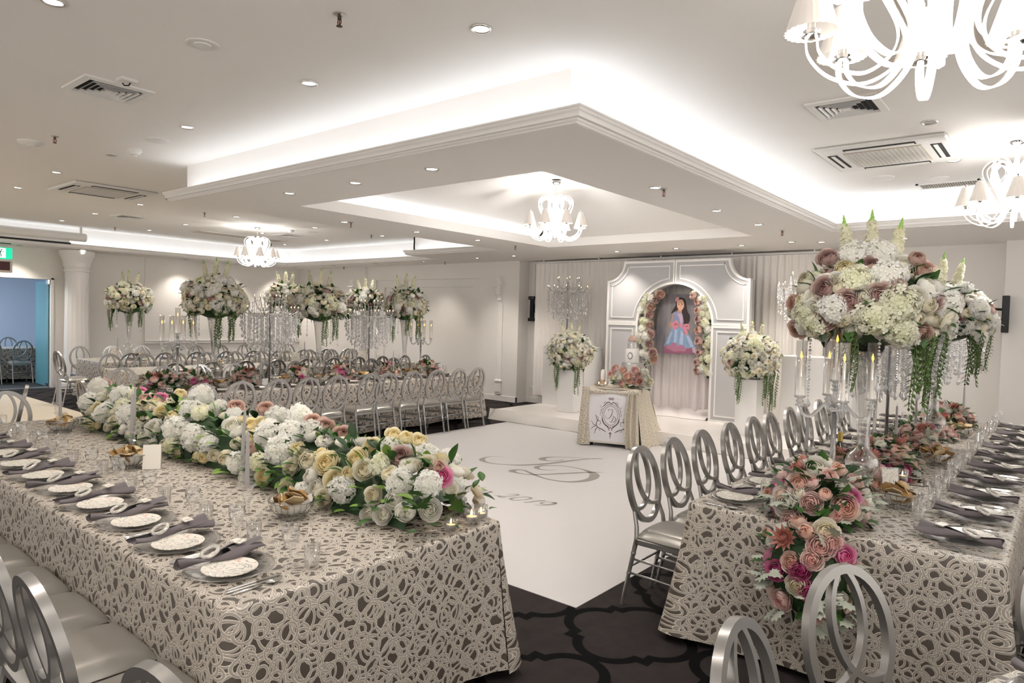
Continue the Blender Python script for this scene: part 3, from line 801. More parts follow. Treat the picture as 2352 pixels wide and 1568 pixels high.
def cloth_mesh(name, w, d, z0, hem, m, fold=.014, flare=.03, kf=5.0, corner=.07, seed=1, lift=.0, nseg=110, rows=9):
    """tablecloth over a w x d top centred on the origin: flat top, folds growing towards a scalloped hem"""
    rnd = random.Random(seed)
    hx, hy = w/2, d/2; rc = .035
    pts = []      # perimeter with outward normals and arc length
    segs = [((hx-rc, -hy+rc), -PI/2), ((hx-rc, hy-rc), 0), ((-hx+rc, hy-rc), PI/2), ((-hx+rc, -hy+rc), PI)]
    per = 2*(w+d); step = per/nseg
    order = []
    for i in range(4):
        (cx, cy), a0 = segs[i]
        for k in range(7):
            a = a0+PI/2*k/6
            order.append((cx+rc*math.cos(a), cy+rc*math.sin(a), math.cos(a), math.sin(a), 1-abs(k-3)/3.0*.35))
        (nx, ny), _ = segs[(i+1) % 4]
        a = a0+PI/2
        p0 = (cx+rc*math.cos(a), cy+rc*math.sin(a)); p1 = (nx+rc*math.cos(a), ny+rc*math.sin(a))
        Ls = math.hypot(p1[0]-p0[0], p1[1]-p0[1]); n = max(2, int(Ls/step))
        for k in range(1, n):
            t = k/n; e = max(0, 1-min(t, 1-t)*Ls/.16)
            order.append((p0[0]+(p1[0]-p0[0])*t, p0[1]+(p1[1]-p0[1])*t, math.cos(a), math.sin(a), e*.65))
    n = len(order)
    ph = [rnd.random()*6.28 for _ in range(4)]
    arcl = [0]
    for i in range(1, n+1):
        a, b_ = order[i-1], order[i % n]; arcl.append(arcl[-1]+math.hypot(a[0]-b_[0], a[1]-b_[1]))
    V = []; UV = []; Fc = []
    for (x, y, nx, ny, c) in order: V.append((x-nx*.012, y-ny*.012, z0)); UV.append((x-nx*.012, y-ny*.012))
    Fc.append(tuple(range(n)))
    base = len(V)
    prof = [(0, 0), (.3, .004), (1, .018)]
    rowz = [0, .006, .016]+[.016+(1-.016)*((k+1)/rows) for k in range(rows)]
    H_ = z0-hem
    for ri, rz in enumerate(rowz):
        for i in range(n+1):
            x, y, nx, ny, c = order[i % n]; s = arcl[i]
            t = rz if ri > 2 else 0
            wv = math.sin(kf*s+ph[0]+t)*.6+math.sin(kf*1.9*s+ph[1])*.4+.5*math.sin(kf*.45*s+ph[2])
            off = [-.012, -.003, .001][ri] if ri < 3 else .001+(flare*t*.5+fold*t*(wv+.6)+corner*c*t**1.3)
            dz = [0, .004, .014][ri] if ri < 3 else .014+(H_-.014)*t
            scal = (.006*math.sin(60*s) + .012*math.sin(kf*s+ph[3])) if ri == len(rowz)-1 else 0
            V.append((x+nx*off, y+ny*off, z0-dz+scal+(lift*t))); UV.append((s, 3-dz))
    for ri in range(len(rowz)-1):
        for i in range(n):
            a = base+ri*(n+1)+i
            Fc.append((a, a+n+1, a+n+2, a+1))
    b = MB(); b.v = V; b.f = Fc; b.m = [0]*len(Fc)
    return b.mesh(name, m, True, 60, uvs=UV)

def table(cx, cy, w, d, label, rot=0, ztop=.76, cloth=M_LACE, cloth_label='', seed=1, hem=.03, group=None, **kw):
    """folding banquet table with its cloth: two top-level things"""
    t = thing('banquet_table', label, 'table', (cx, cy, 0), rot, 'banquet tables')
    b = MB(); b.bbox((-w/2+.01, -d/2+.01, ztop-.045), (w/2-.01, d/2-.01, ztop-.012), .006); obj('table_top', b.mesh('table_top', M_TABLEWOOD), t)
    b = MB(); b.tube([(0, 0, 0), (0, 0, ztop-.04)], .018, 8); leg = b.mesh('table_leg', M_NICKEL)
    for sx in (-1, 1):
        for sy in (-1, 1): obj('leg', leg, t, loc=(sx*(w/2-.15), sy*(d/2-.12), 0))
    c = obj('tablecloth', cloth_mesh('tablecloth', w, d, ztop, hem, cloth, seed=seed, **kw), loc=(cx, cy, 0), rot=(0, 0, rot))
    tag(c, cloth_label, 'tablecloth', 'lace tablecloths')
    return t

# ================================================================ chair with overlapping rings
M_SILVER = mat('silver_lacquer', (.40, .395, .385), .28, .75, spec=.6, coat=.3)
M_VINYL = mat('silver_vinyl', (.34, .325, .30), .30, .45, spec=.6, coat=.15)
ZB = .725; BA, BB = .195, .235
def back_pt(x, z):
    """point in the leaning plane of the backrest; z relative to the ring centre"""
    h = z+BB
    return (x, -.205-.075*(h/(2*BB))-.02*(h/(2*BB))**2, ZB+z)
NB = Vector((0, 1, .20)).normalized()
def backrest_mesh():
    b = MB()
    n = 44
    b.ribbon([back_pt((BA-.014)*math.cos(2*PI*k/n), (BB-.014)*math.sin(2*PI*k/n)) for k in range(n)], NB, .030, .030, closed=True)
    d, a_, b_, zc = .10, .17, .204, .07
    for s in (-1, 1):
        pts = []
        for k in range(41):
            th = PI*.72-(PI*1.72)*k/40         # sweep across the right side and along the bottom
            x = -d+a_*math.cos(th); z = zc+b_*math.sin(th)
            if (x/(BA-.008))**2+(z/(BB-.008))**2 > 1.0: continue
            pts.append(back_pt(s*x, z))
        b.ribbon(pts, NB, .020, .026)
    return b.mesh('chair_back', M_SILVER, True, 30)
def leg_pts(p, q, rings):
    """straight leg with bamboo-like knuckles"""
    p, q = Vector(p), Vector(q); pts = []; rs = []
    ts = [0]
    for r_ in rings: ts += [r_-.022, r_-.012, r_, r_+.012, r_+.022]
    ts.append(1)
    for t in ts:
        pts.append(p.lerp(q, t)); base = .0155-.004*t
        k = min((abs(t-r_) for r_ in rings), default=1)
        rs.append(base+(.003 if k < .002 else (.0012 if k < .013 else 0)))
    return pts, rs
def chair_kit():
    bk = backrest_mesh()
    b = MB()
    def seat(u, v):
        x = (u-.5)*2; y = (v-.5)*2
        w = .205*(1-.06*(1-v)); e = 1-max(abs(x), abs(y))**6*.999
        r = (1-abs(x)**4)*(1-abs(y)**4)
        return (w*math.copysign(abs(x)**.92, x)*(1-.03*y*y), .205*y*(1-.03*x*x), .438+.055*r**.45)
    b.grid(seat, 14, 14)
    b.box((-.19, -.19, .425), (.19, .19, .442))
    cush = b.mesh('chair_cushion', M_VINYL, True, 70)
    b = MB()
    for (x0, y0, x1, y1) in ((-.195, -.195, .195, -.170), (-.195, .170, .195, .195), (-.195, -.195, -.170, .195), (.170, -.195, .195, .195)):
        b.bbox((x0, y0, .395), (x1, y1, .430), .004)
    frm = b.mesh('chair_frame', M_SILVER)
    kit = [('backrest', bk), ('seat_cushion', cush), ('seat_frame', frm)]
    fl = MB(); p, r = leg_pts((.178, .178, .43), (.188, .195, 0), (.22, .52)); fl.tube(p, r, 8); f1 = fl.mesh('chair_leg_front', M_SILVER, True, 40)
    fl = MB(); p, r = leg_pts((-.178, .178, .43), (-.188, .195, 0), (.22, .52)); fl.tube(p, r, 8); f2 = fl.mesh('chair_leg_front', M_SILVER, True, 40)
    legs = [f1, f2]
    for s in (-1, 1):
        fl = MB()
        p1, r1 = leg_pts((s*.178, -.19, .43), (s*.187, -.275, 0), (.22, .52)); fl.tube(p1, r1, 8)
        fl.tube([(s*.178, -.19, .43), (s*.172, -.196, .50), (s*.160, -.222, .585)], [.0155, .014, .011], 8)
        legs.append(fl.mesh('chair_leg_rear', M_SILVER, True, 40))
    kit += [('leg', l) for l in legs]
    for z in (.20, .29):
        for s in (-1, 1):
            st = MB(); st.tube([(s*.184, .186, z), (s*.183, -.19-.085*(1-z/.43), z+.01)], .0075, 6); kit.append(('stretcher', st.mesh('chair_stretcher', M_SILVER, True)))
    for (y, z) in ((.186, .25), (-.226, .25)):
        st = MB(); st.tube([(-.184, y, z), (.184, y, z)], .0075, 6); kit.append(('stretcher', st.mesh('chair_stretcher', M_SILVER, True)))
    return kit
CHAIR = chair_kit()
def chair(x, y, rz, label, group):
    """rz = direction the sitter faces, 0 = +Y"""
    return spawn(CHAIR, 'ring_back_chair', label, 'chair', (x, y, 0), rz, group)
FX, FY, FNX, FNY = -PI/2, 0.0, PI/2, PI     # face +X, +Y, -X, -Y

# ================================================================ place settings
M_GLASS = thin_glass('cut_glass', (1, 1, 1), .13, .03, .985)
M_CHARGER = thin_glass('glass_charger', (1, 1, 1), .12, .25, .96)
M_NAPKIN = mat('grey_napkin', (.135, .118, .125), .85, sheen=.2)
M_PEARL = mat('pearl_crystal', (.78, .75, .70), .2, .35, spec=.8, bump=(160, 1.0))
M_STEEL = mat('cutlery_steel', (.70, .69, .67), .14, 1)
M_CARD = mat('card_stock', (.80, .77, .70), .7)
def marble_material():
    m, nt, b = _nt('marbled_print')
    tc = nt.nodes.new('ShaderNodeTexCoord')
    n = nt.nodes.new('ShaderNodeTexNoise'); n.inputs['Scale'].default_value = 14; n.inputs['Detail'].default_value = 4; n.inputs['Distortion'].default_value = 2.2
    nt.links.new(tc.outputs['Object'], n.inputs['Vector'])
    r = nt.nodes.new('ShaderNodeValToRGB')
    e = r.color_ramp.elements
    e[0].position = .30; e[0].color = (.62, .30, .24, 1)
    e[1].position = .40; e[1].color = (.80, .76, .68, 1)
    for p, c in ((.50, (.82, .79, .72, 1)), (.535, (.20, .18, .17, 1)), (.56, (.80, .77, .70, 1)), (.70, (.82, .79, .72, 1))):
        x = e.new(p); x.color = c
    nt.links.new(n.outputs['Fac'], r.inputs[0]); nt.links.new(r.outputs[0], b.inputs['Base Color'])
    setin(b, 'Roughness', .3)
    return m
M_MARBLE = marble_material()
b = MB()
rr = [(0, .004), (.10, .004), (.12, .007), (.150, .013), (.165, .016), (.165, .012), (.12, .002), (0, .001)]
b.lathe(rr, 40, caps=False, flute=.012, nf=20); ME_CHARGER = b.mesh('charger_plate', M_CHARGER, True)
b = MB(); b.lathe([(0, .006), (.085, .006), (.098, .010), (.101, .014), (.099, .016), (.088, .0125), (0, .0125)], 36, caps=False); ME_PLATE = b.mesh('side_plate', M_MARBLE, True, 40)
def napkin_mesh(seed):
    rnd = random.Random(seed); b = MB(); ph = rnd.random()*6
    def fn(u, v):
        t = u; y = -.17+.34*t
        waist = .35+.65*min(1, abs(t-.36)*3.2)          # pinched in the ring
        w = (.026+.030*t+.012*math.sin(5*t+ph))*waist+.006
        a = (v-.5)*2*2.7
        h = .012+.014*waist
        return (w*math.sin(a)+.012*math.sin(6*t+ph), y+.012*math.cos(2*a+ph)*abs(t-.36), h*(1-math.cos(a))*.55+.006*math.sin(9*t+a+ph)+.004+.01*abs(v-.5))
    b.grid(fn, 22, 16)
    def flap(u, v): return ((u-.5)*.075-.004, .03+.13*v, .036+.014*math.sin(3*u+ph)*v-.022*abs(u-.5)+.012*v)
    b.grid(flap, 6, 6)
    return b.mesh('napkin', M_NAPKIN, True)
ME_NAPKINS = [napkin_mesh(s) for s in range(4)]
b = MB(); b.tube([(.031*math.cos(a), 0, .031*math.sin(a)) for a in [2*PI*k/28 for k in range(28)]], .0080, 8, closed=True); ME_RING = b.mesh('napkin_ring', M_PEARL, True)
b = MB(); b.box((-.028, -.018, 0), (.028, .018, .004)); ME_TILE = b.mesh('name_tile', M_MARBLE)
def blade(b, pts, th=.0018):
    n = len(pts); v = [(x, y, z) for x, y, z in pts]+[(x, y, z-th) for x, y, z in pts]
    b.add(v, [tuple(range(n)), tuple(range(2*n-1, n-1, -1))]+[(i, n+i, n+(i+1) % n, (i+1) % n) for i in range(n)])
def handle(b):
    b.tube([(0, -.105, .003), (0, -.09, .004), (0, -.04, .004), (0, .01, .004)], [.003, .0062, .0042, .003], 8)
b = MB(); handle(b)
blade(b, [(-.011, .03, .006), (-.004, .01, .005), (.004, .01, .005), (.011, .03, .006), (.012, .05, .007), (-.012, .05, .007)])
for i in range(4):
    x = -.0105+.007*i; blade(b, [(x-.002, .048, .007), (x+.002, .048, .007), (x+.0012, .10, .010), (x-.0012, .10, .010)])
ME_FORK = b.mesh('fork', M_STEEL, True, 40)
b = MB(); handle(b); blade(b, [(-.004, .01, .0045), (.004, .01, .0045), (.009, .04, .005), (.009, .09, .005), (.004, .115, .005), (-.003, .118, .005), (-.004, .06, .005)]); ME_KNIFE = b.mesh('knife', M_STEEL, True, 40)
b = MB(); handle(b)
def bowl(u, v):
    a = 2*PI*u; r_ = v
    return (.019*r_*math.cos(a), .055+.031*r_*math.sin(a), .010-.008*(1-r_*r_))
b.grid(bowl, 16, 4); ME_SPOON = b.mesh('spoon', M_STEEL, True)
b = MB(); b.lathe([(.030, 0), (.031, .003), (.010, .010), (.006, .02), (.0055, .06), (.011, .075), (.026, .095), (.033, .12), (.033, .150), (.030, .168), (.0285, .168), (.031, .15), (.031, .12), (.024, .098), (.004, .085)], 24, caps=False, flute=.03, nf=12); ME_GOBLET = b.mesh('goblet', M_GLASS, True)
b = MB(); b.lathe([(.027, .0), (.028, .004), (.031, .095), (.0295, .095), (.0265, .012), (0, .012)], 24, caps=False, flute=.03, nf=12); ME_TUMBLER = b.mesh('tumbler', M_GLASS, True)

def one(name, me, label, cat, M, group):
    o = obj(name, me, None, M=M); return tag(o, label, cat, group)
ORD = ['first', 'second', 'third', 'fourth', 'fifth', 'sixth', 'seventh', 'eighth', 'ninth', 'tenth', 'eleventh', 'twelfth']
def setting(x, y, rz, where, gid, seed, z=.761, cutlery=True):
    """x,y = middle of the place at the table edge; local +Y points into the table"""
    rnd = random.Random(seed); B = T(x, y, z) @ RZ(rz)
    g = lambda s: s+' '+gid
    j = lambda a: (rnd.random()-.5)*a
    one('charger_plate', ME_CHARGER, 'glass charger plate '+where, 'charger plate', B @ T(0, .22, 0), g('charger plates'))
    one('side_plate', ME_PLATE, 'small marbled plate '+where, 'plate', B @ T(.045+j(.01), .20+j(.01), .0115), g('marbled plates'))
    na = -.06+j(.02); an = j(.25)
    NM = B @ T(na-.02, .22+j(.03), .019) @ RZ(an)
    one('napkin', ME_NAPKINS[seed % 4], 'rolled grey napkin '+where, 'napkin', NM, g('grey napkins'))
    one('napkin_ring', ME_RING, 'beaded napkin ring '+where, 'napkin ring', NM @ T(0, -.048, .040) @ RX(j(.2)-1.15), g('napkin rings'))
    one('name_tile', ME_TILE, 'marbled name tile '+where, 'name tile', NM @ T(.0, .07, .052) @ RZ(j(.5)) @ RX(.10), g('name tiles'))
    if cutlery:
        for k, (me, nm, xx, lab) in enumerate(((ME_FORK, 'fork', -.195, 'inner steel fork'), (ME_FORK, 'fork', -.222, 'outer steel fork'), (ME_KNIFE, 'knife', .190, 'inner steel knife'), (ME_KNIFE, 'knife', .213, 'outer steel knife'), (ME_SPOON, 'spoon', .240, 'steel soup spoon'))):
            one(nm, me, lab+' '+where, nm, B @ T(xx, .20+j(.02), 0) @ RZ(j(.06)), g(nm+'s'))
    one('goblet', ME_GOBLET, 'stemmed cut-glass goblet '+where, 'glass', B @ T(.15+j(.03), .40+j(.02), 0), g('goblets'))
    one('tumbler', ME_TUMBLER, 'straight cut-glass tumbler '+where, 'glass', B @ T(.215+j(.02), .44+j(.02), 0), g('tumblers'))

# ================================================================ table-top objects
M_WIRE = mat('wire_steel', (.45, .44, .43), .25, 1)
M_PAPER = mat('paper_liner', (.82, .80, .76), .8)
M_CRACK = [mat('cracker_dark', (.20, .105, .03), .6, noise=(40, .4), bump=(60, .6)), mat('cracker_gold', (.33, .19, .06), .6, noise=(40, .35), bump=(60, .6)), mat('cracker_pale', (.62, .49, .30), .6, noise=(40, .25), bump=(60, .6))]
def basket_kit():
    prof = [(.060, .012), (.085, .03), (.102, .055), (.110, .085)]
    ribs = MB()
    for k in range(22):
        a = 2*PI*k/22; ribs.tube([(r*math.cos(a), r*math.sin(a), z) for r, z in prof], .0016, 5)
    w = MB()
    for (r, z, t) in ((.110, .086, .0028), (.060, .012, .0022), (.064, .002, .003)): w.tube([(r*math.cos(2*PI*k/32), r*math.sin(2*PI*k/32), z) for k in range(32)], t, 6, closed=True)
    for k in range(4): w.tube([(.06*math.cos(k*PI/2), .06*math.sin(k*PI/2), .012), (.064*math.cos(k*PI/2), .064*math.sin(k*PI/2), .002)], .002, 5)
    li = MB()
    def fn(u, v):
        a = 2*PI*u; r = .004+.098*v; zz = .014+.075*v**2.2+.010*v*math.sin(5*a)+.006*v*math.sin(11*a)
        return (r*math.cos(a)*.95, r*math.sin(a)*.95, zz)
    li.grid(fn, 30, 7)
    return [('ribs', ribs.mesh('basket_ribs', M_WIRE)), ('rings', w.mesh('basket_rings', M_WIRE)), ('paper_liner', li.mesh('basket_liner', M_PAPER, True))]
BASKET = basket_kit()
def cracker_mesh(seed, m):
    rnd = random.Random(seed); b = MB(); ph = rnd.random()*6
    n = 8; top = []; 
    out = [(.066*math.cos(2*PI*k/n)*(.7+.5*rnd.random()), .046*math.sin(2*PI*k/n)*(.7+.5*rnd.random())) for k in range(n)]
    f = lambda x, y: .012*math.sin(40*x+ph)+.008*math.cos(55*y+ph)
    v = [(0, 0, f(0, 0)+.003)]+[(x, y, f(x, y)+.003) for x, y in out]+[(0, 0, f(0, 0)-.001)]+[(x, y, f(x, y)-.001) for x, y in out]
    fs = []
    for k in range(n):
        a, c = 1+k, 1+(k+1) % n
        fs += [(0, a, c), (n+1, n+1+c, n+1+a), (a, n+1+a, n+1+c, c)]
    b.add(v, fs); return b.mesh('cracker', m)
ME_CRACKERS = [cracker_mesh(s, M_CRACK[s % 3]) for s in range(9)]
def place(k, start, tbl): return 'at the %s place from the %s, %s' % (ORD[k], start, tbl)
def basket(x, y, label, where, gid, seed, n=11, z=.761, sc=1.0):
    rnd = random.Random(seed)
    spawn(BASKET, 'wire_basket', label, 'basket', (x, y, z), rnd.random()*6, 'wire cracker baskets', sc)
    for k in range(n):
        a = 2*PI*k/n+rnd.random()*.5; r = (.055 if k < n*.65 else .02)*sc
        M = T(x+r*math.cos(a), y+r*math.sin(a), z+(.082 if k < n*.65 else .10)*sc) @ RZ(a+rnd.random()) @ RX(rnd.uniform(-1.1, 1.1)) @ RY(rnd.uniform(-.8, .8)) @ S(sc)
        one('cracker', ME_CRACKERS[(k*4+seed) % 9], 'crisp flatbread shard in '+where, 'cracker', M, 'crackers '+gid)
M_TAPER = mat('grey_taper_wax', (.36, .345, .345), .45, sss=.05)
b = MB(); b.lathe([(.034, 0), (.036, .008), (.020, .018), (.014, .03), (.013, .10), (.018, .115), (.024, .12), (.015, .128), (.024, .136), (.015, .146), (.020, .155), (.044, .185), (.040, .188), (.012, .165)], 8, caps=False); ME_HOLDER = b.mesh('candle_holder', M_GLASS)
b = MB(); b.lathe([(.0115, .165), (.011, .20), (.0075, .42), (.004, .43), (.001, .432)], 12); b.tube([(0, 0, .43), (.001, 0, .442), (.002, 0, .448)], .0012, 4); ME_TAPER = b.mesh('taper_candle', M_TAPER, True, 50)
def candlestick(x, y, where, gid, z=.761, tilt=(0, 0), s=1.0):
    one('candle_holder', ME_HOLDER, 'star-cupped crystal candle holder '+where, 'candle holder', T(x, y, z) @ S(s), 'crystal candle holders '+gid)
    one('taper_candle', ME_TAPER, 'slim grey taper candle '+where, 'candle', T(x, y, z) @ S(s) @ RX(tilt[0]) @ RY(tilt[1]), 'grey tapers '+gid)
M_WAX = mat('tealight_wax', (.85, .82, .76), .4, emit=(1, .55, .25), estr=.25)
M_FLAME = emat('flame', (1.0, .48, .10), 14.0)
M_ALU = mat('tealight_cup', (.55, .54, .52), .3, 1)
def tealight_kit():
    g = MB(); g.lathe([(.024, 0), (.026, .004), (.027, .058), (.0245, .058), (.0235, .014), (0, .014)], 24, caps=False, flute=.05, nf=10)
    c = MB(); c.lathe([(.018, .0145), (.0185, .028), (.017, .026), (0, .026)], 16)
    w = MB(); w.lathe([(.0168, .0265), (0, .0275)], 14)
    fl = MB(); fl.lathe([(.0005, .029), (.0035, .034), (.003, .040), (.0004, .050)], 8)
    return [('glass_cup', g.mesh('tealight_glass', M_GLASS, True)), ('metal_cup', c.mesh('tealight_cup', M_ALU, True, 40)), ('wax', w.mesh('tealight_wax', M_WAX)), ('flame', fl.mesh('tealight_flame', M_FLAME))]
TEALIGHT = tealight_kit()
def tealight(x, y, where, z=.761, s=1.0): return spawn(TEALIGHT, 'tealight', 'burning tealight in a small glass cup '+where, 'tealight', (x, y, z), random.random(), 'tealights '+where, s)
# ================================================================ flowers
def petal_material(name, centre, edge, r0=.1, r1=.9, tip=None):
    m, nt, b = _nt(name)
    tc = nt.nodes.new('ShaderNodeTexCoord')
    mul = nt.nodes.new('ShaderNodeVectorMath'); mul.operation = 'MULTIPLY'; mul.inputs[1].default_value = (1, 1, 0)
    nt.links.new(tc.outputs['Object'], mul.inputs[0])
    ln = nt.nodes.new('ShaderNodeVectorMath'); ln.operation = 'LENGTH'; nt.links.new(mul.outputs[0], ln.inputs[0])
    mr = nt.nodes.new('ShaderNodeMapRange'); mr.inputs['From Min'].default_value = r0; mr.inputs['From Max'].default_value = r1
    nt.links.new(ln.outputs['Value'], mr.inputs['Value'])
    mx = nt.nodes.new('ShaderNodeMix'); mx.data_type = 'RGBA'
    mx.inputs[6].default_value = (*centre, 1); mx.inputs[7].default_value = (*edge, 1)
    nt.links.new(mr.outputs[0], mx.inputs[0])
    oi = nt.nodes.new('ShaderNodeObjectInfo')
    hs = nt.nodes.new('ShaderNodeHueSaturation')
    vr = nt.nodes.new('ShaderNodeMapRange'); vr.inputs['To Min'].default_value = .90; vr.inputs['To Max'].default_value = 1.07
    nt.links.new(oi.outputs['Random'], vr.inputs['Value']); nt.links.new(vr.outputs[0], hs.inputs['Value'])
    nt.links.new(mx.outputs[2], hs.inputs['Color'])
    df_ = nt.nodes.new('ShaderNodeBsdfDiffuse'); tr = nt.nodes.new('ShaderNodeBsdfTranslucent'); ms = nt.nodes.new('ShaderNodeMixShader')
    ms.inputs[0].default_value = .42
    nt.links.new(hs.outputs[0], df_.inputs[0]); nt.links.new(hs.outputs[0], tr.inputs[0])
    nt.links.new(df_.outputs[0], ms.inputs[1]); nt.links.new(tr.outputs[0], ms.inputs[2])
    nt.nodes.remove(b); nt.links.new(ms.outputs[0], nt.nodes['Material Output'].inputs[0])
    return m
FLC = {
 'ivory':  ((.90, .83, .62), (.91, .88, .77)),
 'yellow': ((.90, .78, .46), (.91, .86, .66)),
 'white':  ((.90, .88, .76), (.91, .90, .86)),
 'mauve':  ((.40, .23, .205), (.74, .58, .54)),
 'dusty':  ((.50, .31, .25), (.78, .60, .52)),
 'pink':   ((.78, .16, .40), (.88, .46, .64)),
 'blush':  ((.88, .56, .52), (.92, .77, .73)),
 'peach':  ((.90, .56, .44), (.93, .77, .69)),
 'magenta': ((.50, .07, .22), (.70, .20, .40)),
}
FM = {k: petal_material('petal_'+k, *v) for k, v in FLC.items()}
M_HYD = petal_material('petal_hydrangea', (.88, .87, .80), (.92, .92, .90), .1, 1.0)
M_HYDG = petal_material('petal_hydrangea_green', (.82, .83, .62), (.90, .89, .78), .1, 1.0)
M_LEAF = mat('leaf_green', (.045, .12, .025), .45, noise=(20, .4), spec=.4)
M_LEAFDK = mat('leaf_dark', (.018, .05, .016), .55, noise=(20, .4))
M_LEAFLT = mat('leaf_light', (.20, .34, .06), .45, noise=(20, .3))
M_DUSTY = mat('dusty_miller', (.40, .43, .36), .8, noise=(30, .25))
M_STOCKG = mat('stock_tip_green', (.32, .55, .12), .5)
M_STEM = mat('stem_green', (.06, .13, .03), .6)
def shell(b, ang, R, rim, wid, flare, rnd, n=5):
    """one cupped petal: a patch of a sphere with a rounded rim that turns outwards"""
    def fn(u, v):
        x = (u-.5)*2; top = rim+.42*abs(x)**2.2
        ph = 2.45+(top-2.45)*v
        th = ang+x*wid*(.55+.45*math.sin(PI*min(1, .18+v*.55)))
        r = R*(1+.055*x)+flare*max(0, v-.62)**1.6*2.2
        return (r*math.sin(ph)*math.cos(th), r*math.sin(ph)*math.sin(th), r*math.cos(ph)*.92-flare*max(0, v-.7)*.9)
    b.grid(fn, n, n)
def rose_mb(kind='rose', seed=0):
    rnd = random.Random(seed); b = MB(); d = math.radians
    if kind == 'rose': rings = [(2, .16, 14, 100, .0), (3, .28, 26, 72, .02), (3, .41, 36, 70, .04), (4, .55, 46, 56, .07), (5, .70, 56, 46, .10), (5, .85, 68, 46, .15), (5, .98, 84, 46, .22)]
    elif kind == 'bud': rings = [(2, .20, 8, 100, 0), (3, .38, 14, 74, .02), (3, .55, 22, 72, .05), (4, .70, 36, 58, .10), (4, .80, 60, 50, .16)]
    else: rings = [(3, .30, 8, 75, 0), (4, .50, 18, 60, 0), (5, .66, 28, 48, .01), (6, .80, 38, 42, .02), (6, .90, 54, 42, .02), (6, .97, 74, 42, .03)]
    off = 0
    for (n, R, rim, w, fl) in rings:
        off += 1.1
        for k in range(n):
            shell(b, 2*PI*k/n+off+rnd.uniform(-.12, .12), R*rnd.uniform(.96, 1.04), d(rim)*rnd.uniform(.9, 1.1), d(w), fl*rnd.uniform(.7, 1.4), rnd)
    return b
def coloured(b, name, keys, angle=None):
    out = {}
    for k in keys: out[k] = b.mesh(name, FM[k], True)
    return out
ROSES = [coloured(rose_mb('rose', s), 'rose', FLC) for s in (1, 2)]
BUDS = coloured(rose_mb('bud', 3), 'rosebud', FLC)
BALLS = coloured(rose_mb('ball', 4), 'ranunculus', ('ivory', 'white', 'yellow'))
def floret(b, M, mi=0):
    for k in range(4):
        c, s = math.cos(k*PI/2), math.sin(k*PI/2)
        pts = [(0, 0, 0), (.55, -.42, .12), (1.0, -.38, .02), (1.12, 0, -.04), (1.0, .38, .02), (.55, .42, .12), (.55, 0, .05)]
        b.add([(x*c-y*s, x*s+y*c, z_) for x, y, z_ in pts], [(0, 1, 6), (1, 2, 6), (2, 3, 6), (3, 4, 6), (4, 5, 6), (5, 0, 6)], mi, M)
def hydrangea_mb(seed, n=120):
    rnd = random.Random(seed); b = MB(); lump = [(Vector((rnd.uniform(-1, 1), rnd.uniform(-1, 1), rnd.uniform(-.2, 1))).normalized(), rnd.uniform(.06, .16)) for _ in range(7)]
    for i in range(n):
        z = 1-1.75*(i+.5)/n; a = i*2.39996+rnd.uniform(-.15, .15); r = math.sqrt(max(0, 1-z*z))
        d = Vector((r*math.cos(a), r*math.sin(a), z))
        R = .78+sum(h*max(0, d.dot(v))**6 for v, h in lump)+rnd.uniform(-.07, .07)
        q = d.to_track_quat('Z', 'Y').to_matrix().to_4x4()
        floret(b, Matrix.Translation(Vector((d.x*R*1.06, d.y*R, d.z*R*.88))) @ q @ RZ(rnd.random()*6) @ RX(rnd.uniform(-.7, .7)) @ RY(rnd.uniform(-.5, .5)) @ S(rnd.uniform(.17, .24)))
    b.sphere((0, 0, -.05), .56, 8, 6)
    return b
HYD = [hydrangea_mb(s).mesh('hydrangea', M_HYD) for s in (1, 2)]
HYDG = hydrangea_mb(5).mesh('hydrangea', M_HYDG)
def leaf_mb(l=1.0, w=.32, bend=.25):
    b = MB()
    def fn(u, v):
        x = (u-.5)*2; hw = w*math.sin(PI*min(.98, .04+v*.95))**.8*(1-.25*v)
        return (x*hw, v*l, .10*abs(x)*hw/w-bend*v*v*.8+.05*v)
    b.grid(fn, 4, 7); return b
ME_LEAF = {k: leaf_mb().mesh('leaf', m, True) for k, m in (('g', M_LEAF), ('d', M_LEAFDK), ('l', M_LEAFLT))}
def ivy_mb():
    b = MB()
    o = [(0, 0), (.30, -.12), (.52, .10), (.36, .28), (.62, .52), (.26, .56), (0, 1.0), (-.26, .56), (-.62, .52), (-.36, .28), (-.52, .10), (-.30, -.12)]
    v = [(0, .35, .06)]+[(x, y, -.10*(x*x+(y-.4)**2)) for x, y in o]
    b.add(v, [(0, 1+i, 1+(i+1) % 12) for i in range(12)]); return b
ME_IVY = ivy_mb().mesh('ivy_leaf', M_LEAF, True)
def dusty_mb():
    b = MB()
    o = [(0, 0), (.10, .15), (.30, .12), (.24, .32), (.44, .40), (.26, .50), (.40, .72), (.18, .70), (.14, .95), (0, .85), (-.14, .95), (-.18, .70), (-.40, .72), (-.26, .50), (-.44, .40), (-.24, .32), (-.30, .12), (-.10, .15)]
    n = len(o); v = [(0, .5, .05)]+[(x, y, -.25*x*x-.12*y*y) for x, y in o]
    b.add(v, [(0, 1+i, 1+(i+1) % n) for i in range(n)]); return b
ME_DUSTY = dusty_mb().mesh('dusty_miller_leaf', M_DUSTY, True)
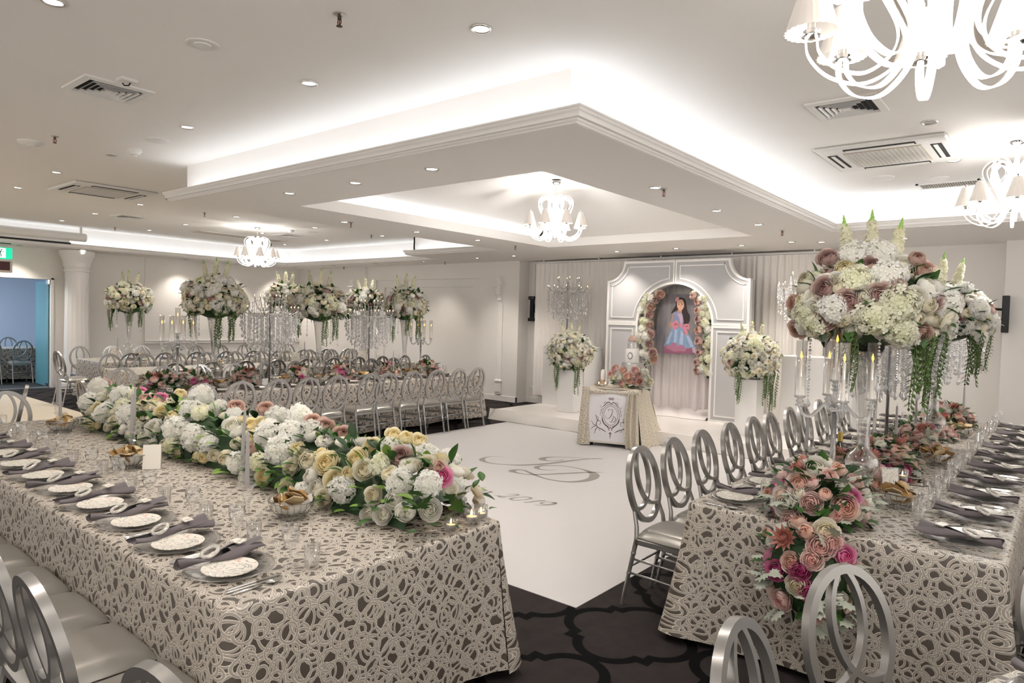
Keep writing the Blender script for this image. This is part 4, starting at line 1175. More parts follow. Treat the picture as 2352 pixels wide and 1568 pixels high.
def stock_mb(seed):
    rnd = random.Random(seed); b = MB()
    for i in range(64):
        t = i/64; a = i*2.4; r = (.115*(1-.62*t)+.012)*rnd.uniform(.8, 1.15); z = t*.86
        M = T(r*math.cos(a), r*math.sin(a), z) @ RZ(a) @ RY(1.0+rnd.uniform(-.5, .4)) @ RZ(rnd.random()*3) @ S(.105*(1-.5*t)*rnd.uniform(.8, 1.2))
        floret(b, M); floret(b, M @ T(0, 0, .25) @ RZ(.7) @ S(.62))
    b.lathe([(.05, -.25), (.06, .1), (.03, .8), (.012, .9)], 7, 0)
    for i in range(14):
        t = i/14; a = i*2.4; b.sphere((.030*(1-t)*math.cos(a)+.008, .030*(1-t)*math.sin(a), .84+.20*t), .026*(1-.5*t), 5, 4, 1, (1, 1, 1.5))
    return b
M_STOCKW = petal_material('petal_stock', (.90, .88, .70), (.92, .91, .80), .02, .2)
ME_STOCK = stock_mb(1).mesh('stock_spire', [M_STOCKW, M_STOCKG])
def protea_mb():
    b = MB(); rnd = random.Random(4)
    for (n, r, h, tip, w) in ((9, .20, .95, .22, .13), (11, .32, .85, .50, .14), (12, .40, .62, .80, .14)):
        for k in range(n):
            a = 2*PI*k/n+r*7; ca, sa = math.cos(a), math.sin(a)
            L_ = h*rnd.uniform(.85, 1.15)
            pts = [(r*.6, -w*.6, 0), (r, -w, L_*.45), (tip, 0, L_), (r, w, L_*.45), (r*.6, w*.6, 0)]
            b.add([(x*ca-y*sa, x*sa+y*ca, z) for x, y, z in pts], [(0, 1, 2, 3, 4)])
    b.lathe([(.30, -.05), (.34, .15), (.22, .45), (.01, .55)], 10)
    return b
ME_PROTEA = protea_mb().mesh('protea', mat('protea_pink', (.50, .22, .18), .6, noise=(3, .45)), True)
def trailing_mb(seed, n=8, L_=.42):
    rnd = random.Random(seed); b = MB()
    for s in range(n):
        x, y = rnd.uniform(-.05, .05), rnd.uniform(-.05, .05); l = L_*rnd.uniform(.65, 1.05); ph = rnd.random()*6
        pt = lambda t: Vector((x*(1-.3*t)+.015*math.sin(5*t+ph), y*(1-.3*t)+.015*math.cos(4*t+ph), -l*t))
        b.tube([pt(i/8) for i in range(9)], .0022, 4)
        m = int(l/.011)
        for i in range(m):
            p = pt((i+1)/m); a = i*2.1+ph; e = rnd.uniform(.030, .050)
            d = Vector((math.cos(a), math.sin(a), -.75)).normalized()*e; sd = Vector((-math.sin(a), math.cos(a), 0))*.0075
            b.add([p, p+d*.5+sd, p+d, p+d*.5-sd], [(0, 1, 2, 3)])
    return b
ME_TRAIL = [trailing_mb(s).mesh('trailing_greenery', mat('trailing_green', (.10, .165, .05), .6, noise=(30, .4))) for s in (1, 2, 3)]
def bead_mb(r, n=6): 
    b = MB(); b.lathe([(.0001, -r), (r*.75, -r*.5), (r, 0), (r*.75, r*.5), (.0001, r)], n, caps=False); return b
def strand_mb(L_, r=.0085, drop=.026):
    b = MB(); n = int(L_/(2.25*r))
    for i in range(n): b.join(bead_mb(r*(.8 if i % 3 else 1.2)), T(0, 0, -i*2.25*r))
    z = -n*2.25*r-drop
    b.join(MB().lathe([(.0001, drop*1.3), (drop*.35, drop*.5), (drop*.62, -.15*drop), (drop*.4, -.7*drop), (.0001, -drop)], 6, caps=False), T(0, 0, z))
    return b
M_BEAD = mat('crystal_bead', (.95, .95, .96), .05, 0.0, spec=1.0, trans=.40, ior=1.6)
ME_STRAND = [strand_mb(l).mesh('crystal_strand', M_BEAD) for l in (.14, .20, .27, .34, .42)]

def foliage_mesh(rx, ry, rz, seed, dark=True, n=110, zmin=-.6, ls=.09):
    """dark leafy core of an arrangement, one joined mass of small leaves"""
    rnd = random.Random(seed); b = MB()
    b.sphere((0, 0, 0), .80, 14, 10, 0, (rx, ry, rz))
    lf = leaf_mb(1, .30, .2)
    for i in range(n):
        z = rnd.uniform(zmin, 1); a = rnd.random()*2*PI; r = math.sqrt(max(0, 1-z*z))
        d = Vector((r*math.cos(a), r*math.sin(a), z))
        q = (d+Vector((rnd.uniform(-.8, .8), rnd.uniform(-.8, .8), rnd.uniform(-.6, .4)))).to_track_quat('Y', 'Z').to_matrix().to_4x4()
        b.join(lf, Matrix.Translation(Vector((d.x*rx*.82, d.y*ry*.82, d.z*rz*.82))) @ q @ S(ls*rnd.uniform(.7, 1.3)), mi=rnd.choice((0, 1, 1)))
    return b.mesh('foliage', [M_LEAFDK, M_LEAF], True)
def face_dir(d, spin=0.0): return d.normalized().to_track_quat('Z', 'Y').to_matrix().to_4x4() @ RZ(spin)
def flower_pick(rnd, pal):
    k = rnd.random()*sum(w for _, _, w in pal)
    for typ, col, w in pal:
        k -= w
        if k <= 0: return typ, col
    return pal[-1][:2]
FNAME = {'rose': 'rose', 'bud': 'rosebud', 'ball': 'ranunculus', 'hyd': 'hydrangea', 'hydg': 'hydrangea', 'protea': 'protea'}
def flower_mesh(typ, col, k=0):
    return {'rose': lambda: ROSES[k % 2][col], 'bud': lambda: BUDS[col], 'ball': lambda: BALLS[col], 'hyd': lambda: HYD[k % 2], 'hydg': lambda: HYDG, 'protea': lambda: ME_PROTEA}[typ]()
FSC = {'rose': .95, 'bud': .9, 'ball': .85, 'hyd': 1.35, 'hydg': 1.25, 'protea': 1.3}
def add_flower(par, typ, col, p, d, s, rnd, k=0):
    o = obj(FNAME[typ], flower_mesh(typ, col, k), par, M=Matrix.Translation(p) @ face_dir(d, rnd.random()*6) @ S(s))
    return o
PAL_TALL = [('ball', 'ivory', 3), ('ball', 'white', 3), ('rose', 'white', 2.2), ('rose', 'ivory', 1.2), ('bud', 'ivory', 1), ('hyd', '', 1.6), ('hydg', '', 1.0), ('rose', 'mauve', 1.5), ('rose', 'dusty', .6)]
PAL_PLINTH = [('ball', 'ivory', 4), ('ball', 'white', 4), ('rose', 'white', 1.5), ('bud', 'ivory', 1), ('hydg', '', .7), ('rose', 'mauve', .8)]
PAL_LOW = [('rose', 'blush', 2.2), ('rose', 'peach', 1.5), ('rose', 'white', 1.6), ('rose', 'ivory', .6), ('bud', 'peach', 1), ('rose', 'pink', 1.0), ('rose', 'blush', 1.0), ('bud', 'blush', .8)]
def dome(name, label, cat, c, rx, ry, rz, pal, n, fs, seed, group=None, zlow=-.55, spikes=3, leaves=26, trails=3, strands=0, signature=(), leafset=('g', 'd'), trail_len=1.0, spike_s=.30, rotz=0):
    """arrangement on an ellipsoid centred at c; signature = [(px,py,type,colour,size)] placed where the sight line meets the dome"""
    rnd = random.Random(seed); c = Vector(c)
    t = thing(name, label, cat, c, 0, group)
    fo = obj('foliage', foliage_mesh(rx, ry, rz, seed, zmin=zlow-.1, ls=.10*min(1, rx/.3)), t); fo['kind'] = 'stuff'
    taken = []
    O = Vector((0, 0, CAM_H))
    for (px, py, typ, col, s) in signature:
        d = ray(px, py); 
        A_ = (d.x/rx)**2+(d.y/ry)**2+(d.z/rz)**2
        oc = O-c; B_ = 2*(oc.x*d.x/rx**2+oc.y*d.y/ry**2+oc.z*d.z/rz**2); C_ = (oc.x/rx)**2+(oc.y/ry)**2+(oc.z/rz)**2-1
        D_ = B_*B_-4*A_*C_
        tt = (-B_-math.sqrt(max(D_, 0)))/(2*A_)
        p = oc+d*tt; nrm = Vector((p.x/rx**2, p.y/ry**2, p.z/rz**2)).normalized()
        view = -d.normalized()
        add_flower(t, typ, col, p-nrm*s*.15, nrm*.6+view*.6, s, rnd, len(taken)); taken.append((p, s*.95))
    for i in range(n):
        z = 1-(1-zlow)*(i+.5)/n; a = i*2.39996+seed; r = math.sqrt(max(0, 1-z*z))
        d = Vector((r*math.cos(a), r*math.sin(a), z)); d += Vector((rnd.uniform(-.09, .09), rnd.uniform(-.09, .09), rnd.uniform(-.07, .07))); d.normalize()
        typ, col = flower_pick(rnd, pal)
        s = fs*FSC[typ]*rnd.uniform(.85, 1.15)
        p = Vector((d.x*rx, d.y*ry, d.z*rz))*rnd.uniform(.90, 1.0)
        if any((p-q).length < (s+e)*.47 for q, e in taken): continue
        taken.append((p, s*.72 if not signature else s*.6))
        nrm = Vector((d.x/rx, d.y/ry, d.z/rz)).normalized()+Vector((rnd.uniform(-.3, .3), rnd.uniform(-.3, .3), rnd.uniform(-.1, .35)))
        add_flower(t, typ, col, p-nrm.normalized()*s*.15, nrm, s, rnd, i)
    for i in range(leaves):
        z = rnd.uniform(zlow, .85); a = rnd.random()*2*PI; r = math.sqrt(1-z*z); d = Vector((r*math.cos(a), r*math.sin(a), z))
        q = (d+Vector((rnd.uniform(-.7, .7), rnd.uniform(-.7, .7), rnd.uniform(-.5, .5)))).to_track_quat('Y', 'Z').to_matrix().to_4x4()
        obj('leaf', ME_LEAF[rnd.choice(leafset)], t, M=Matrix.Translation(Vector((d.x*rx, d.y*ry, d.z*rz))*.93) @ q @ S(fs*rnd.uniform(1.2, 1.9)))
    for i in range(spikes):
        a = (i-(spikes-1)/2)
        d = Vector((C_RIGHT.x*a*.20+rnd.uniform(-.08, .08), C_RIGHT.y*a*.20+rnd.uniform(-.08, .08), 1))
        obj('stock_spire', ME_STOCK, t, M=Matrix.Translation(Vector((C_RIGHT.x*a*rx*.28, C_RIGHT.y*a*rx*.28, rz*.86-.03*abs(a)))) @ face_dir(d, rnd.random()*6) @ S(spike_s))
    for i in range(trails):
        a = YAW+PI+(-1)**i*(.5+.8*i/max(1, trails))+rnd.uniform(-.2, .2)
        obj('trailing_greenery', ME_TRAIL[i % 3], t, M=T(rx*.78*math.cos(a), ry*.78*math.sin(a), rz*zlow*.75) @ S(1, 1, trail_len*rnd.uniform(.8, 1.15)))
    for i in range(strands):
        a = 2*PI*i/strands+.4
        obj('crystal_strand', ME_STRAND[rnd.choice((2, 3, 4))], t, M=T(rx*.72*math.cos(a), ry*.72*math.sin(a), rz*zlow*.8))
    return t
# ---- glassware that carries the arrangements
M_VASE = thin_glass('vase_glass', (.97, .97, .965), .16, .02, .94)
b = MB(); b.lathe([(.075, 0), (.078, .006), (.045, .03), (.04, .10), (.055, .135), (.085, .17), (.092, .21), (.080, .25), (.045, .285), (.030, .31), (.032, .38), (.045, .55), (.070, .76), (.092, .86), (.089, .86), (.066, .75), (.041, .55), (.027, .38), (.024, .315)], 28, caps=False); ME_VASE = b.mesh('trumpet_vase', M_VASE, True)
b = MB(); b.lathe([(.08, .855), (.09, .87), (.09, .90), (.0, .905)], 20); ME_FOAM = b.mesh('flower_foam', mat('foam_black', (.012, .012, .012), .8))
def vase(x, y, label, z=.761, s=1.0):
    return spawn([('glass_body', ME_VASE), ('foam_tray', ME_FOAM)], 'trumpet_vase', label, 'vase', (x, y, z), 0, 'tall trumpet vases', s)
# ---- five-arm crystal candelabra with glass chimneys
M_CRYS = mat('solid_crystal', (.90, .91, .92), .05, 0, spec=.9, trans=.8, ior=1.45)
M_LEDWAX = mat('led_candle', (.84, .80, .74), .5, sss=.1, emit=(1, .75, .5), estr=.06)
M_LEDFLAME = emat('led_flame', (1.0, .40, .03), 6.0)
def candelabra_kit():
    base = MB(); base.lathe([(.075, 0), (.078, .01), (.05, .02), (.02, .035)], 24)
    stem = MB(); stem.tube([(0, 0, .03), (0, 0, .53)], .014, 12)
    knot = MB(); knot.lathe([(.012, .52), (.026, .535), (.026, .56), (.014, .57), (.022, .585), (.012, .60), (.02, .615), (.012, .63), (.018, .645), (.011, .66), (.016, .67)], 14)
    kit = [('base', base.mesh('candelabra_base', M_CHROME, True, 40)), ('stem', stem.mesh('candelabra_stem', M_CRYS, True)), ('knot', knot.mesh('candelabra_knot', M_CRYS, True))]
    arm = MB(); arm.tube(spline([(.02, 0, .555), (.05, 0, .565), (.085, 0, .53), (.125, 0, .495), (.165, 0, .51), (.18, 0, .55)], 6), .0095, 10)
    ARM_ = arm.mesh('candelabra_arm', M_CRYS, True)
    cup = MB(); cup.lathe([(.010, -.02), (.026, -.012), (.012, 0), (.022, .012), (.012, .024), (.030, .034), (.032, .04), (.02, .042)], 16); CUP = cup.mesh('candle_cup', M_CRYS, True)
    ch = MB(); ch.lathe([(.028, .04), (.0285, .345), (.0270, .345), (.0265, .045)], 24, caps=False); CH = ch.mesh('glass_chimney', M_GLASS, True)
    cd = MB(); cd.lathe([(.010, .04), (.0085, .235), (.004, .245), (.001, .246)], 12); CD = cd.mesh('led_candle', M_LEDWAX, True, 50)
    fl = MB(); fl.lathe([(.0005, .246), (.006, .256), (.0055, .265), (.0005, .287)], 8); FL = fl.mesh('led_flame', M_LEDFLAME, True)
    sub = [('glass_chimney', CH), ('led_candle', CD), ('flame', FL)]
    for k in range(4): kit.append(('arm', ARM_, RZ(k*PI/2+.3), []))
    for k in range(4): kit.append(('candle_cup', CUP, RZ(k*PI/2+.3) @ T(.18, 0, .565), sub))
    kit.append(('candle_cup', CUP, T(0, 0, .66), sub))
    return kit
CANDELABRA = candelabra_kit()
def candelabra(x, y, label, rz=0, s=1.0, z=.761): return spawn(CANDELABRA, 'candelabra', label, 'candelabra', (x, y, z), rz, 'crystal candelabra with glass chimneys', s)
# ---- crystal-drop table chandelier on a pole
def crystal_stand_kit():
    kit = []
    b = MB(); b.lathe([(.10, 0), (.10, .008), (.03, .015)], 24); kit.append(('base', b.mesh('stand_base', M_CHROME, True, 40)))
    b = MB(); b.tube([(0, 0, .01), (0, 0, 1.12)], .0115, 10); kit.append(('pole', b.mesh('stand_pole', mat('stand_steel', (.30, .30, .31), .25, 1), True)))
    cup = MB(); cup.lathe([(.004, -.03), (.012, -.02), (.006, -.01), (.034, .0), (.036, .006), (.012, .006), (.014, .03), (.016, .05), (.013, .05), (.011, .012)], 14); CUP = cup.mesh('crystal_cup', M_GLASS, True)
    fl = MB(); fl.lathe([(.0005, .026), (.004, .032), (.0005, .046)], 6); FL = fl.mesh('crystal_cup_flame', emat('cup_flame', (1, .62, .28), 8))
    dr = [('flame', FL)]
    for (n, r, z, zz) in ((6, .20, 1.17, 1.06), (10, .36, 1.02, .98)):
        arm = MB(); arm.tube(spline([(.015, 0, zz), (r*.4, 0, zz-.06), (r*.8, 0, zz-.02), (r, 0, z)], 5), .006, 6); A = arm.mesh('crystal_arm', M_CRYS, True)
        for k in range(n):
            a = 2*PI*k/n+(.2 if n == 6 else 0)
            kit.append(('arm', A, RZ(a), [])); kit.append(('crystal_cup', CUP, RZ(a) @ T(r, 0, z), dr))
    for (n, r, z, s) in ((20, .37, 1.0, 0), (14, .21, 1.14, 0), (30, .335, .96, 2), (26, .27, .95, 3), (18, .20, .94, 3), (12, .13, .93, 4), (6, .06, .92, 4)):
        for k in range(n): kit.append(('crystal_strand', ME_STRAND[max(0, min(4, s-(k*7) % 3+1))], RZ(2*PI*k/n+r*9) @ T(r+.012*((k*5) % 3-1), 0, z-.012*((k*3) % 4)), []))
    b = MB()
    for (r, z) in ((.335, .962), (.27, .952), (.20, .942)): b.tube([(r*math.cos(2*PI*k/36), r*math.sin(2*PI*k/36), z) for k in range(36)], .004, 5, closed=True)
    kit.append(('rings', b.mesh('stand_rings', M_CHROME)))
    return kit
CRYSTAL_STAND = crystal_stand_kit()
def crystal_stand(x, y, label, z=.761, s=1.0): return spawn(CRYSTAL_STAND, 'crystal_drop_centrepiece', label, 'centrepiece', (x, y, z), random.random(), 'crystal-drop centrepieces on poles', s)
# ================================================================ dance floor, stage, mats
M_VINYLW = mat('white_vinyl', (.50, .488, .488), .38, spec=.35, noise=(2, .015))
M_INK = mat('printed_grey', (.235, .215, .20), .5)
b = MB(); b.box((3.43, 2.25, 0), (8.80, 7.27, .004))
df = struct('floor_dance', b.mesh('floor_dance', M_VINYLW))
def stroke(b, pts, w, z, n=10, up=(0, 0, 1), org=None, ex=None, ey=None):
    """flat calligraphic stroke; pts = (x, y, weight); drawn in a plane (org + ex*x + ey*y)"""
    P = spline([(p[0], p[1], p[2]) for p in pts], n)
    org = Vector(org); ex = Vector(ex); ey = Vector(ey); nn = ex.cross(ey).normalized()
    v = []; f = []
    for i, p in enumerate(P):
        t = P[min(i+1, len(P)-1)]-P[max(i-1, 0)]; d = Vector((t.x, t.y)); d = d.normalized() if d.length > 1e-9 else Vector((1, 0))
        ww = max(.0006, w*p.z)
        for s in (-1, 1):
            q = Vector((p.x, p.y))+Vector((-d.y, d.x))*(s*ww/2)
            v.append(org+ex*q.x+ey*q.y+nn*z)
    for i in range(len(P)-1): f.append((2*i, 2*i+2, 2*i+3, 2*i+1))
    b.add(v, f)
def px_stroke(b, pts, w, n=8):
    P = [(atz(x, y, .004), wt) for x, y, wt in pts]
    stroke(b, [(q.x, q.y, wt) for q, wt in P], w, .0012, n, org=(0, 0, .004), ex=(1, 0, 0), ey=(0, 1, 0))
b = MB(); zf = lambda X, Y: (1040+X/5.88, 1000+Y/5.88)
def zpts(l): return [(*zf(x, y), w) for x, y, w in l]
px_stroke(b, zpts([(700, 285, .1), (560, 281, .2), (440, 297, .5), (395, 325, 1.0), (450, 358, .6), (620, 385, .3), (900, 398, .55), (1250, 383, .8), (1560, 345, .6), (1850, 313, .25), (2000, 311, .1), (1990, 318, .25), (1850, 312, .2), (1600, 295, .2), (1380, 289, .3), (1240, 300, .9), (1210, 322, 1.2), (1300, 342, .35), (1430, 340, .2), (1490, 322, .25)]), .075)
j1 = obj('printed_letter_j', b.mesh('letter_j', M_INK), df)
b = MB()
px_stroke(b, zpts([(2045, 498, .1), (1850, 496, .4), (1500, 512, .6), (1200, 526, .5), (1000, 525, .3), (860, 500, .5), (800, 478, 1.1), (860, 462, .6), (960, 468, .4), (1080, 520, .6), (1250, 580, .35), (1500, 622, .5), (1720, 618, .9), (1870, 585, 1.3), (1915, 535, 1.5), (1860, 495, 1.0), (1720, 450, .4), (1500, 412, .3), (1280, 404, .35), (1170, 414, .7), (1130, 434, .9), (1190, 458, .4), (1300, 468, .2), (1400, 461, .15)]), .075)
obj('printed_letter_d', b.mesh('letter_d', M_INK), df)
# date line: ...mber 2019
b = MB()
for st in ([(70, 690, .3), (130, 675, .6), (95, 715, .3)], [(95, 715, .2), (180, 682, .7), (150, 712, .3)], [(150, 712, .2), (250, 695, .7)], [(455, 700, .3), (330, 703, .5), (210, 718, .6), (185, 728, .7), (240, 738, .4), (320, 730, .6), (350, 720, .3), (270, 712, .2)], [(310, 750, .2), (420, 745, .4), (470, 738, .5), (400, 736, .3), (320, 745, .6), (310, 758, .6), (380, 762, .4), (460, 752, .2)], [(412, 782, .3), (470, 770, .6), (520, 752, .4), (490, 748, .2)], [(440, 778, .2), (520, 768, .7), (550, 764, .3)],
           [(740, 797, .2), (830, 790, .5), (885, 800, .9), (850, 812, .5), (700, 820, .3), (600, 812, .3), (555, 812, .2)], [(600, 812, .3), (640, 828, .9), (690, 834, .6), (725, 832, .2)],
           [(1075, 845, .9), (1000, 829, .5), (880, 834, .4), (780, 855, 1.0), (840, 874, .5), (960, 868, .4), (1060, 850, .9)], [(960, 904, .6), (1080, 892, .7), (1180, 880, .7), (1255, 878, .4)], [(1255, 878, .2), (1190, 882, .2)],
           [(1395, 912, .9), (1320, 900, .4), (1230, 903, .6), (1190, 915, .9), (1250, 928, .4), (1330, 920, .3), (1390, 908, .5), (1380, 925, .9), (1290, 938, .7), (1180, 940, .4), (1100, 938, .2)]):
    px_stroke(b, zpts(st), .034, 6)
obj('printed_date', b.mesh('printed_date', M_INK), df)
# white vinyl-wrapped stage
M_WRAP = mat('stage_wrap', (.76, .73, .70), .22, spec=.5, bump=(5, .35), coat=.2)
b = MB()
SX0, SY0, SY1, SZ = 8.87, 1.9, 7.60, .18
def sk(u, v):
    y = SY0+(SY1+.12-SY0)*u
    x = SX0-.05*(1-v)+.012*math.sin(9*y+3*v)*(1-v)
    return (x, y, SZ*v**.9+.004)
b.grid(sk, 60, 6)
b.box((SX0+.01, SY0, .004), (X1-.02, SY1, SZ))
def sl(u, v):
    x = SX0-.05+(X1-.05-SX0)*u
    return (x+.02*math.sin(5*x), SY1+.14*(1-v)+.02*math.sin(7*x)*(1-v), SZ*v+.004)
b.grid(sl, 30, 5)
struct('floor_stage', b.mesh('floor_stage', M_WRAP, True, 40))
# cream runner on the carpet towards the doorway
b = MB(); b.box((-1.2, 7.6, 0), (4.15, 16.2, .006)); struct('floor_runner', b.mesh('floor_runner', mat('cream_runner', (.62, .545, .43), .6, noise=(6, .05))))

# ================================================================ table 1: flower runner table
def Lp(t): return t
table((1.13+2.54)/2, (2.11+6.86)/2, 1.41, 4.75, 'long banquet table carrying the white flower runner', cloth_label='silver ribbon-lace cloth on the table with the white flower runner', seed=3, corner=.10, hem=.05, nseg=180)
for k in range(10): setting(1.10, 2.45+.42*k, -PI/2, place(k, 'tealight end', 'flower runner table'), 'on the runner table', 100+k)
for k, y in enumerate([2.33, 2.79, 3.25, 3.71, 4.17, 4.63, 5.09]):
    chair(.93, y+.0, FX, 'silver ring-back chair, %s from the tealight end of the flower runner table' % ORD[k], 'chairs of the runner table')
chair(.95, 1.56, FX+.1, 'silver ring-back chair standing past the end of the flower runner table', None)
chair(1.86, 7.19, FNY, 'silver ring-back chair tucked at the far end of the flower runner table', 'chairs at the far end of the runner table')
chair(1.87, 8.03, 1.31, 'silver ring-back chair turned sideways behind the flower runner table', 'chairs at the far end of the runner table')
chair(1.28, 7.45, FNY, 'silver ring-back chair farther left behind the flower runner table', 'chairs at the far end of the runner table')
basket(1.86, 2.87, 'wire basket of crackers nearest the table end beside the flower runner', 'the wire basket nearest the runner table end', 'of the first runner basket', 1)
basket(1.75, 4.47, 'wire basket of crackers with a white menu card leaning on it', 'the wire basket with the leaning card', 'of the card basket', 2)
basket(1.89, 6.10, 'wire basket of crackers at the far end of the flower runner', 'the wire basket at the far end of the flower runner', 'of the far runner basket', 3)
for (x, y, tl) in ((1.66, 2.93, (0, 0)), (1.98, 3.56, (.02, .03)), (1.86, 4.72, (0, 0)), (2.0, 5.05, (0, .02)), (1.80, 5.86, (0, 0)), (1.97, 6.48, (.02, 0))):
    candlestick(x, y, 'beside the white flower runner', 'of the runner table', tilt=tl, s=1.0)
q = thing('menu_card', 'white folded menu card leaning against a wire basket', 'card', (1.82, 4.33, .762), -.5)
b = MB(); b.box((-.05, -.001, 0), (.05, .001, .15), M=RX(-.28)); obj('front_leaf', b.mesh('card_front', M_CARD), q)
b = MB(); b.box((-.05, -.001, 0), (.05, .001, .15), M=T(0, .085, 0) @ RX(.28)); obj('back_leaf', b.mesh('card_back', M_CARD), q)
for (x, y, s) in ((2.24, 2.17, 1.2), (2.38, 2.17, 1.5), (2.47, 2.19, 1.25), (2.45, 2.32, 1.5)): tealight(x, y, 'at the end of the flower runner', s=s)

# ---- flower runner
def runner():
    rnd = random.Random(21)
    xc, w, h, ya, yb, z0 = 2.32, .27, .31, 2.22, 6.30, .765
    t = thing('flower_runner', 'long mounded runner of white hydrangeas, cream roses and ivy along the lace table', 'flower arrangement', (xc, (ya+yb)/2, z0))
    org = Vector((xc, (ya+yb)/2, z0))
    b = MB()
    def core(u, v):
        a = PI*u; y = ya+.1+(yb-ya-.2)*v; e = min(1, .35+4*min(v, 1-v))
        return (w*.85*math.cos(a), y-org.y, h*.80*e*math.sin(a))
    b.grid(core, 12, 40)
    lf = leaf_mb(1, .30, .2)
    for i in range(520):
        a = rnd.uniform(-.05, PI+.05); y = rnd.uniform(ya-.02, yb+.05); e = min(1, .45+3*min(y-ya+.05, yb-y+.1))
        d = Vector((math.cos(a), rnd.uniform(-.5, .5), math.sin(a)))
        qm = (d+Vector((rnd.uniform(-.6, .6), rnd.uniform(-.6, .6), rnd.uniform(-.5, .3)))).to_track_quat('Y', 'Z').to_matrix().to_4x4()
        b.join(lf, Matrix.Translation(Vector((w*.9*math.cos(a), y-org.y, max(.01, h*.85*e*math.sin(a))))) @ qm @ S(rnd.uniform(.05, .10)), mi=rnd.choice((0, 1, 1, 2)))
    o = obj('foliage', b.mesh('runner_foliage', [M_LEAFDK, M_LEAF, M_LEAFLT], True), t); o['kind'] = 'stuff'
    taken = []
    O = Vector((0, 0, CAM_H))
    sig = [(920, 1040, 'rose', 'mauve', .062), (1018, 1092, 'rose', 'pink', .050), (855, 1016, 'rose', 'yellow', .05), (890, 1016, 'rose', 'yellow', .045), (818, 1046, 'rose', 'yellow', .055), (832, 1074, 'rose', 'ivory', .056), (798, 1085, 'bud', 'yellow', .045),
           (978, 1060, 'rose', 'ivory', .052), (745, 1058, 'rose', 'yellow', .068), (765, 1100, 'rose', 'yellow', .062), (853, 1135, 'rose', 'ivory', .045), (901, 1147, 'bud', 'white', .05), (843, 1180, 'rose', 'white', .045), (874, 1182, 'rose', 'white', .046), (930, 1175, 'ball', 'white', .05), (990, 1170, 'rose', 'white', .052), (1037, 1120, 'rose', 'white', .04),
           (915, 1103, 'hyd', '', .070), (985, 1112, 'hyd', '', .070), (905, 992, 'rose', 'yellow', .045), (935, 1000, 'bud', 'yellow', .045), (962, 1005, 'rose', 'yellow', .045), (1010, 1068, 'bud', 'dusty', .035), (780, 1122, 'hyd', '', .075), (705, 1055, 'ball', 'ivory', .055), (740, 1145, 'rose', 'ivory', .05),
           (640, 955, 'hyd', '', .085), (692, 952, 'hyd', '', .085), (612, 1000, 'hyd', '', .085), (668, 990, 'hyd', '', .090), (642, 1032, 'hyd', '', .095), (715, 985, 'hyd', '', .080), (612, 932, 'rose', 'dusty', .055), (748, 972, 'rose', 'dusty', .058), (790, 990, 'rose', 'dusty', .060), (720, 960, 'rose', 'dusty', .05), (690, 1042, 'rose', 'ivory', .045), (665, 1070, 'rose', 'ivory', .048),
           (575, 970, 'rose', 'yellow', .05), (572, 1002, 'rose', 'yellow', .048), (600, 965, 'rose', 'yellow', .042), (530, 972, 'rose', 'white', .058), (600, 1095, 'rose', 'yellow', .05), (655, 1120, 'rose', 'ivory', .05), (590, 1060, 'hydg', '', .06),
           (225, 888, 'hyd', '', .095), (280, 905, 'hyd', '', .095), (238, 945, 'hyd', '', .09), (290, 950, 'hyd', '', .090), (200, 920, 'hyd', '', .085), (326, 897, 'rose', 'pink', .052), (371, 910, 'rose', 'pink', .052), (242, 876, 'rose', 'blush', .055), (222, 935, 'rose', 'yellow', .055), (205, 915, 'rose', 'ivory', .05), (258, 965, 'rose', 'ivory', .045), (415, 900, 'rose', 'yellow', .045),
           (465, 905, 'hyd', '', .095), (400, 985, 'hyd', '', .095), (440, 1005, 'hyd', '', .095), (440, 940, 'hyd', '', .085), (505, 935, 'hyd', '', .075), (545, 928, 'rose', 'dusty', .058), (350, 980, 'rose', 'white', .065), (370, 940, 'rose', 'yellow', .055), (335, 930, 'rose', 'ivory', .05), (390, 1022, 'hydg', '', .06), (400, 1038, 'rose', 'ivory', .045), (515, 1050, 'ball', 'ivory', .052), (490, 1045, 'bud', 'ivory', .05), (465, 1050, 'bud', 'yellow', .045)]
    def put(px, py, typ, col, s):
        d = ray(px, py)
        A_ = (d.x/w)**2+(d.z/h)**2; ox, oz = O.x-xc, O.z-z0
        B_ = 2*(ox*d.x/w**2+oz*d.z/h**2); C_ = (ox/w)**2+(oz/h)**2-1
        D_ = max(0, B_*B_-4*A_*C_); tt = (-B_-math.sqrt(D_))/(2*A_)
        p = O+d*tt
        if p.y < ya: p = O+d*(ya/d.y)
        p.z = max(p.z, z0+.02)
        nrm = Vector(((p.x-xc)/w**2, -4 if p.y < ya+.1 else 0, (p.z-z0)/h**2)).normalized()
        lp = p-org-nrm*s*.2
        add_flower(t, typ, col, lp, nrm*.55-d.normalized()*.6, s, rnd, len(taken)); taken.append((lp, s))
    for sgn in sig: put(*sgn)
    pal = [('rose', 'ivory', 2), ('rose', 'yellow', 2), ('ball', 'white', 1.2), ('rose', 'white', 1.5), ('hyd', '', 1.6), ('hydg', '', 1.2), ('bud', 'ivory', .8), ('rose', 'dusty', .25)]
    for i in range(620):
        y = rnd.uniform(ya+.02, yb); a = rnd.uniform(.06, PI-.06); e = min(1, .5+3.2*min(y-ya+.04, yb-y+.06))
        typ, col = flower_pick(rnd, pal); s = .048*FSC[typ]*rnd.uniform(.85, 1.2)
        p = Vector((w*math.cos(a), y-org.y, max(.035, h*e*math.sin(a))))
        if any((p-q_).length < (s+e_)*.80 for q_, e_ in taken): continue
        taken.append((p, s)); nrm = Vector((math.cos(a), rnd.uniform(-.35, .35), math.sin(a)+.15))
        add_flower(t, typ, col, p-nrm.normalized()*s*.2, nrm, s, rnd, i)
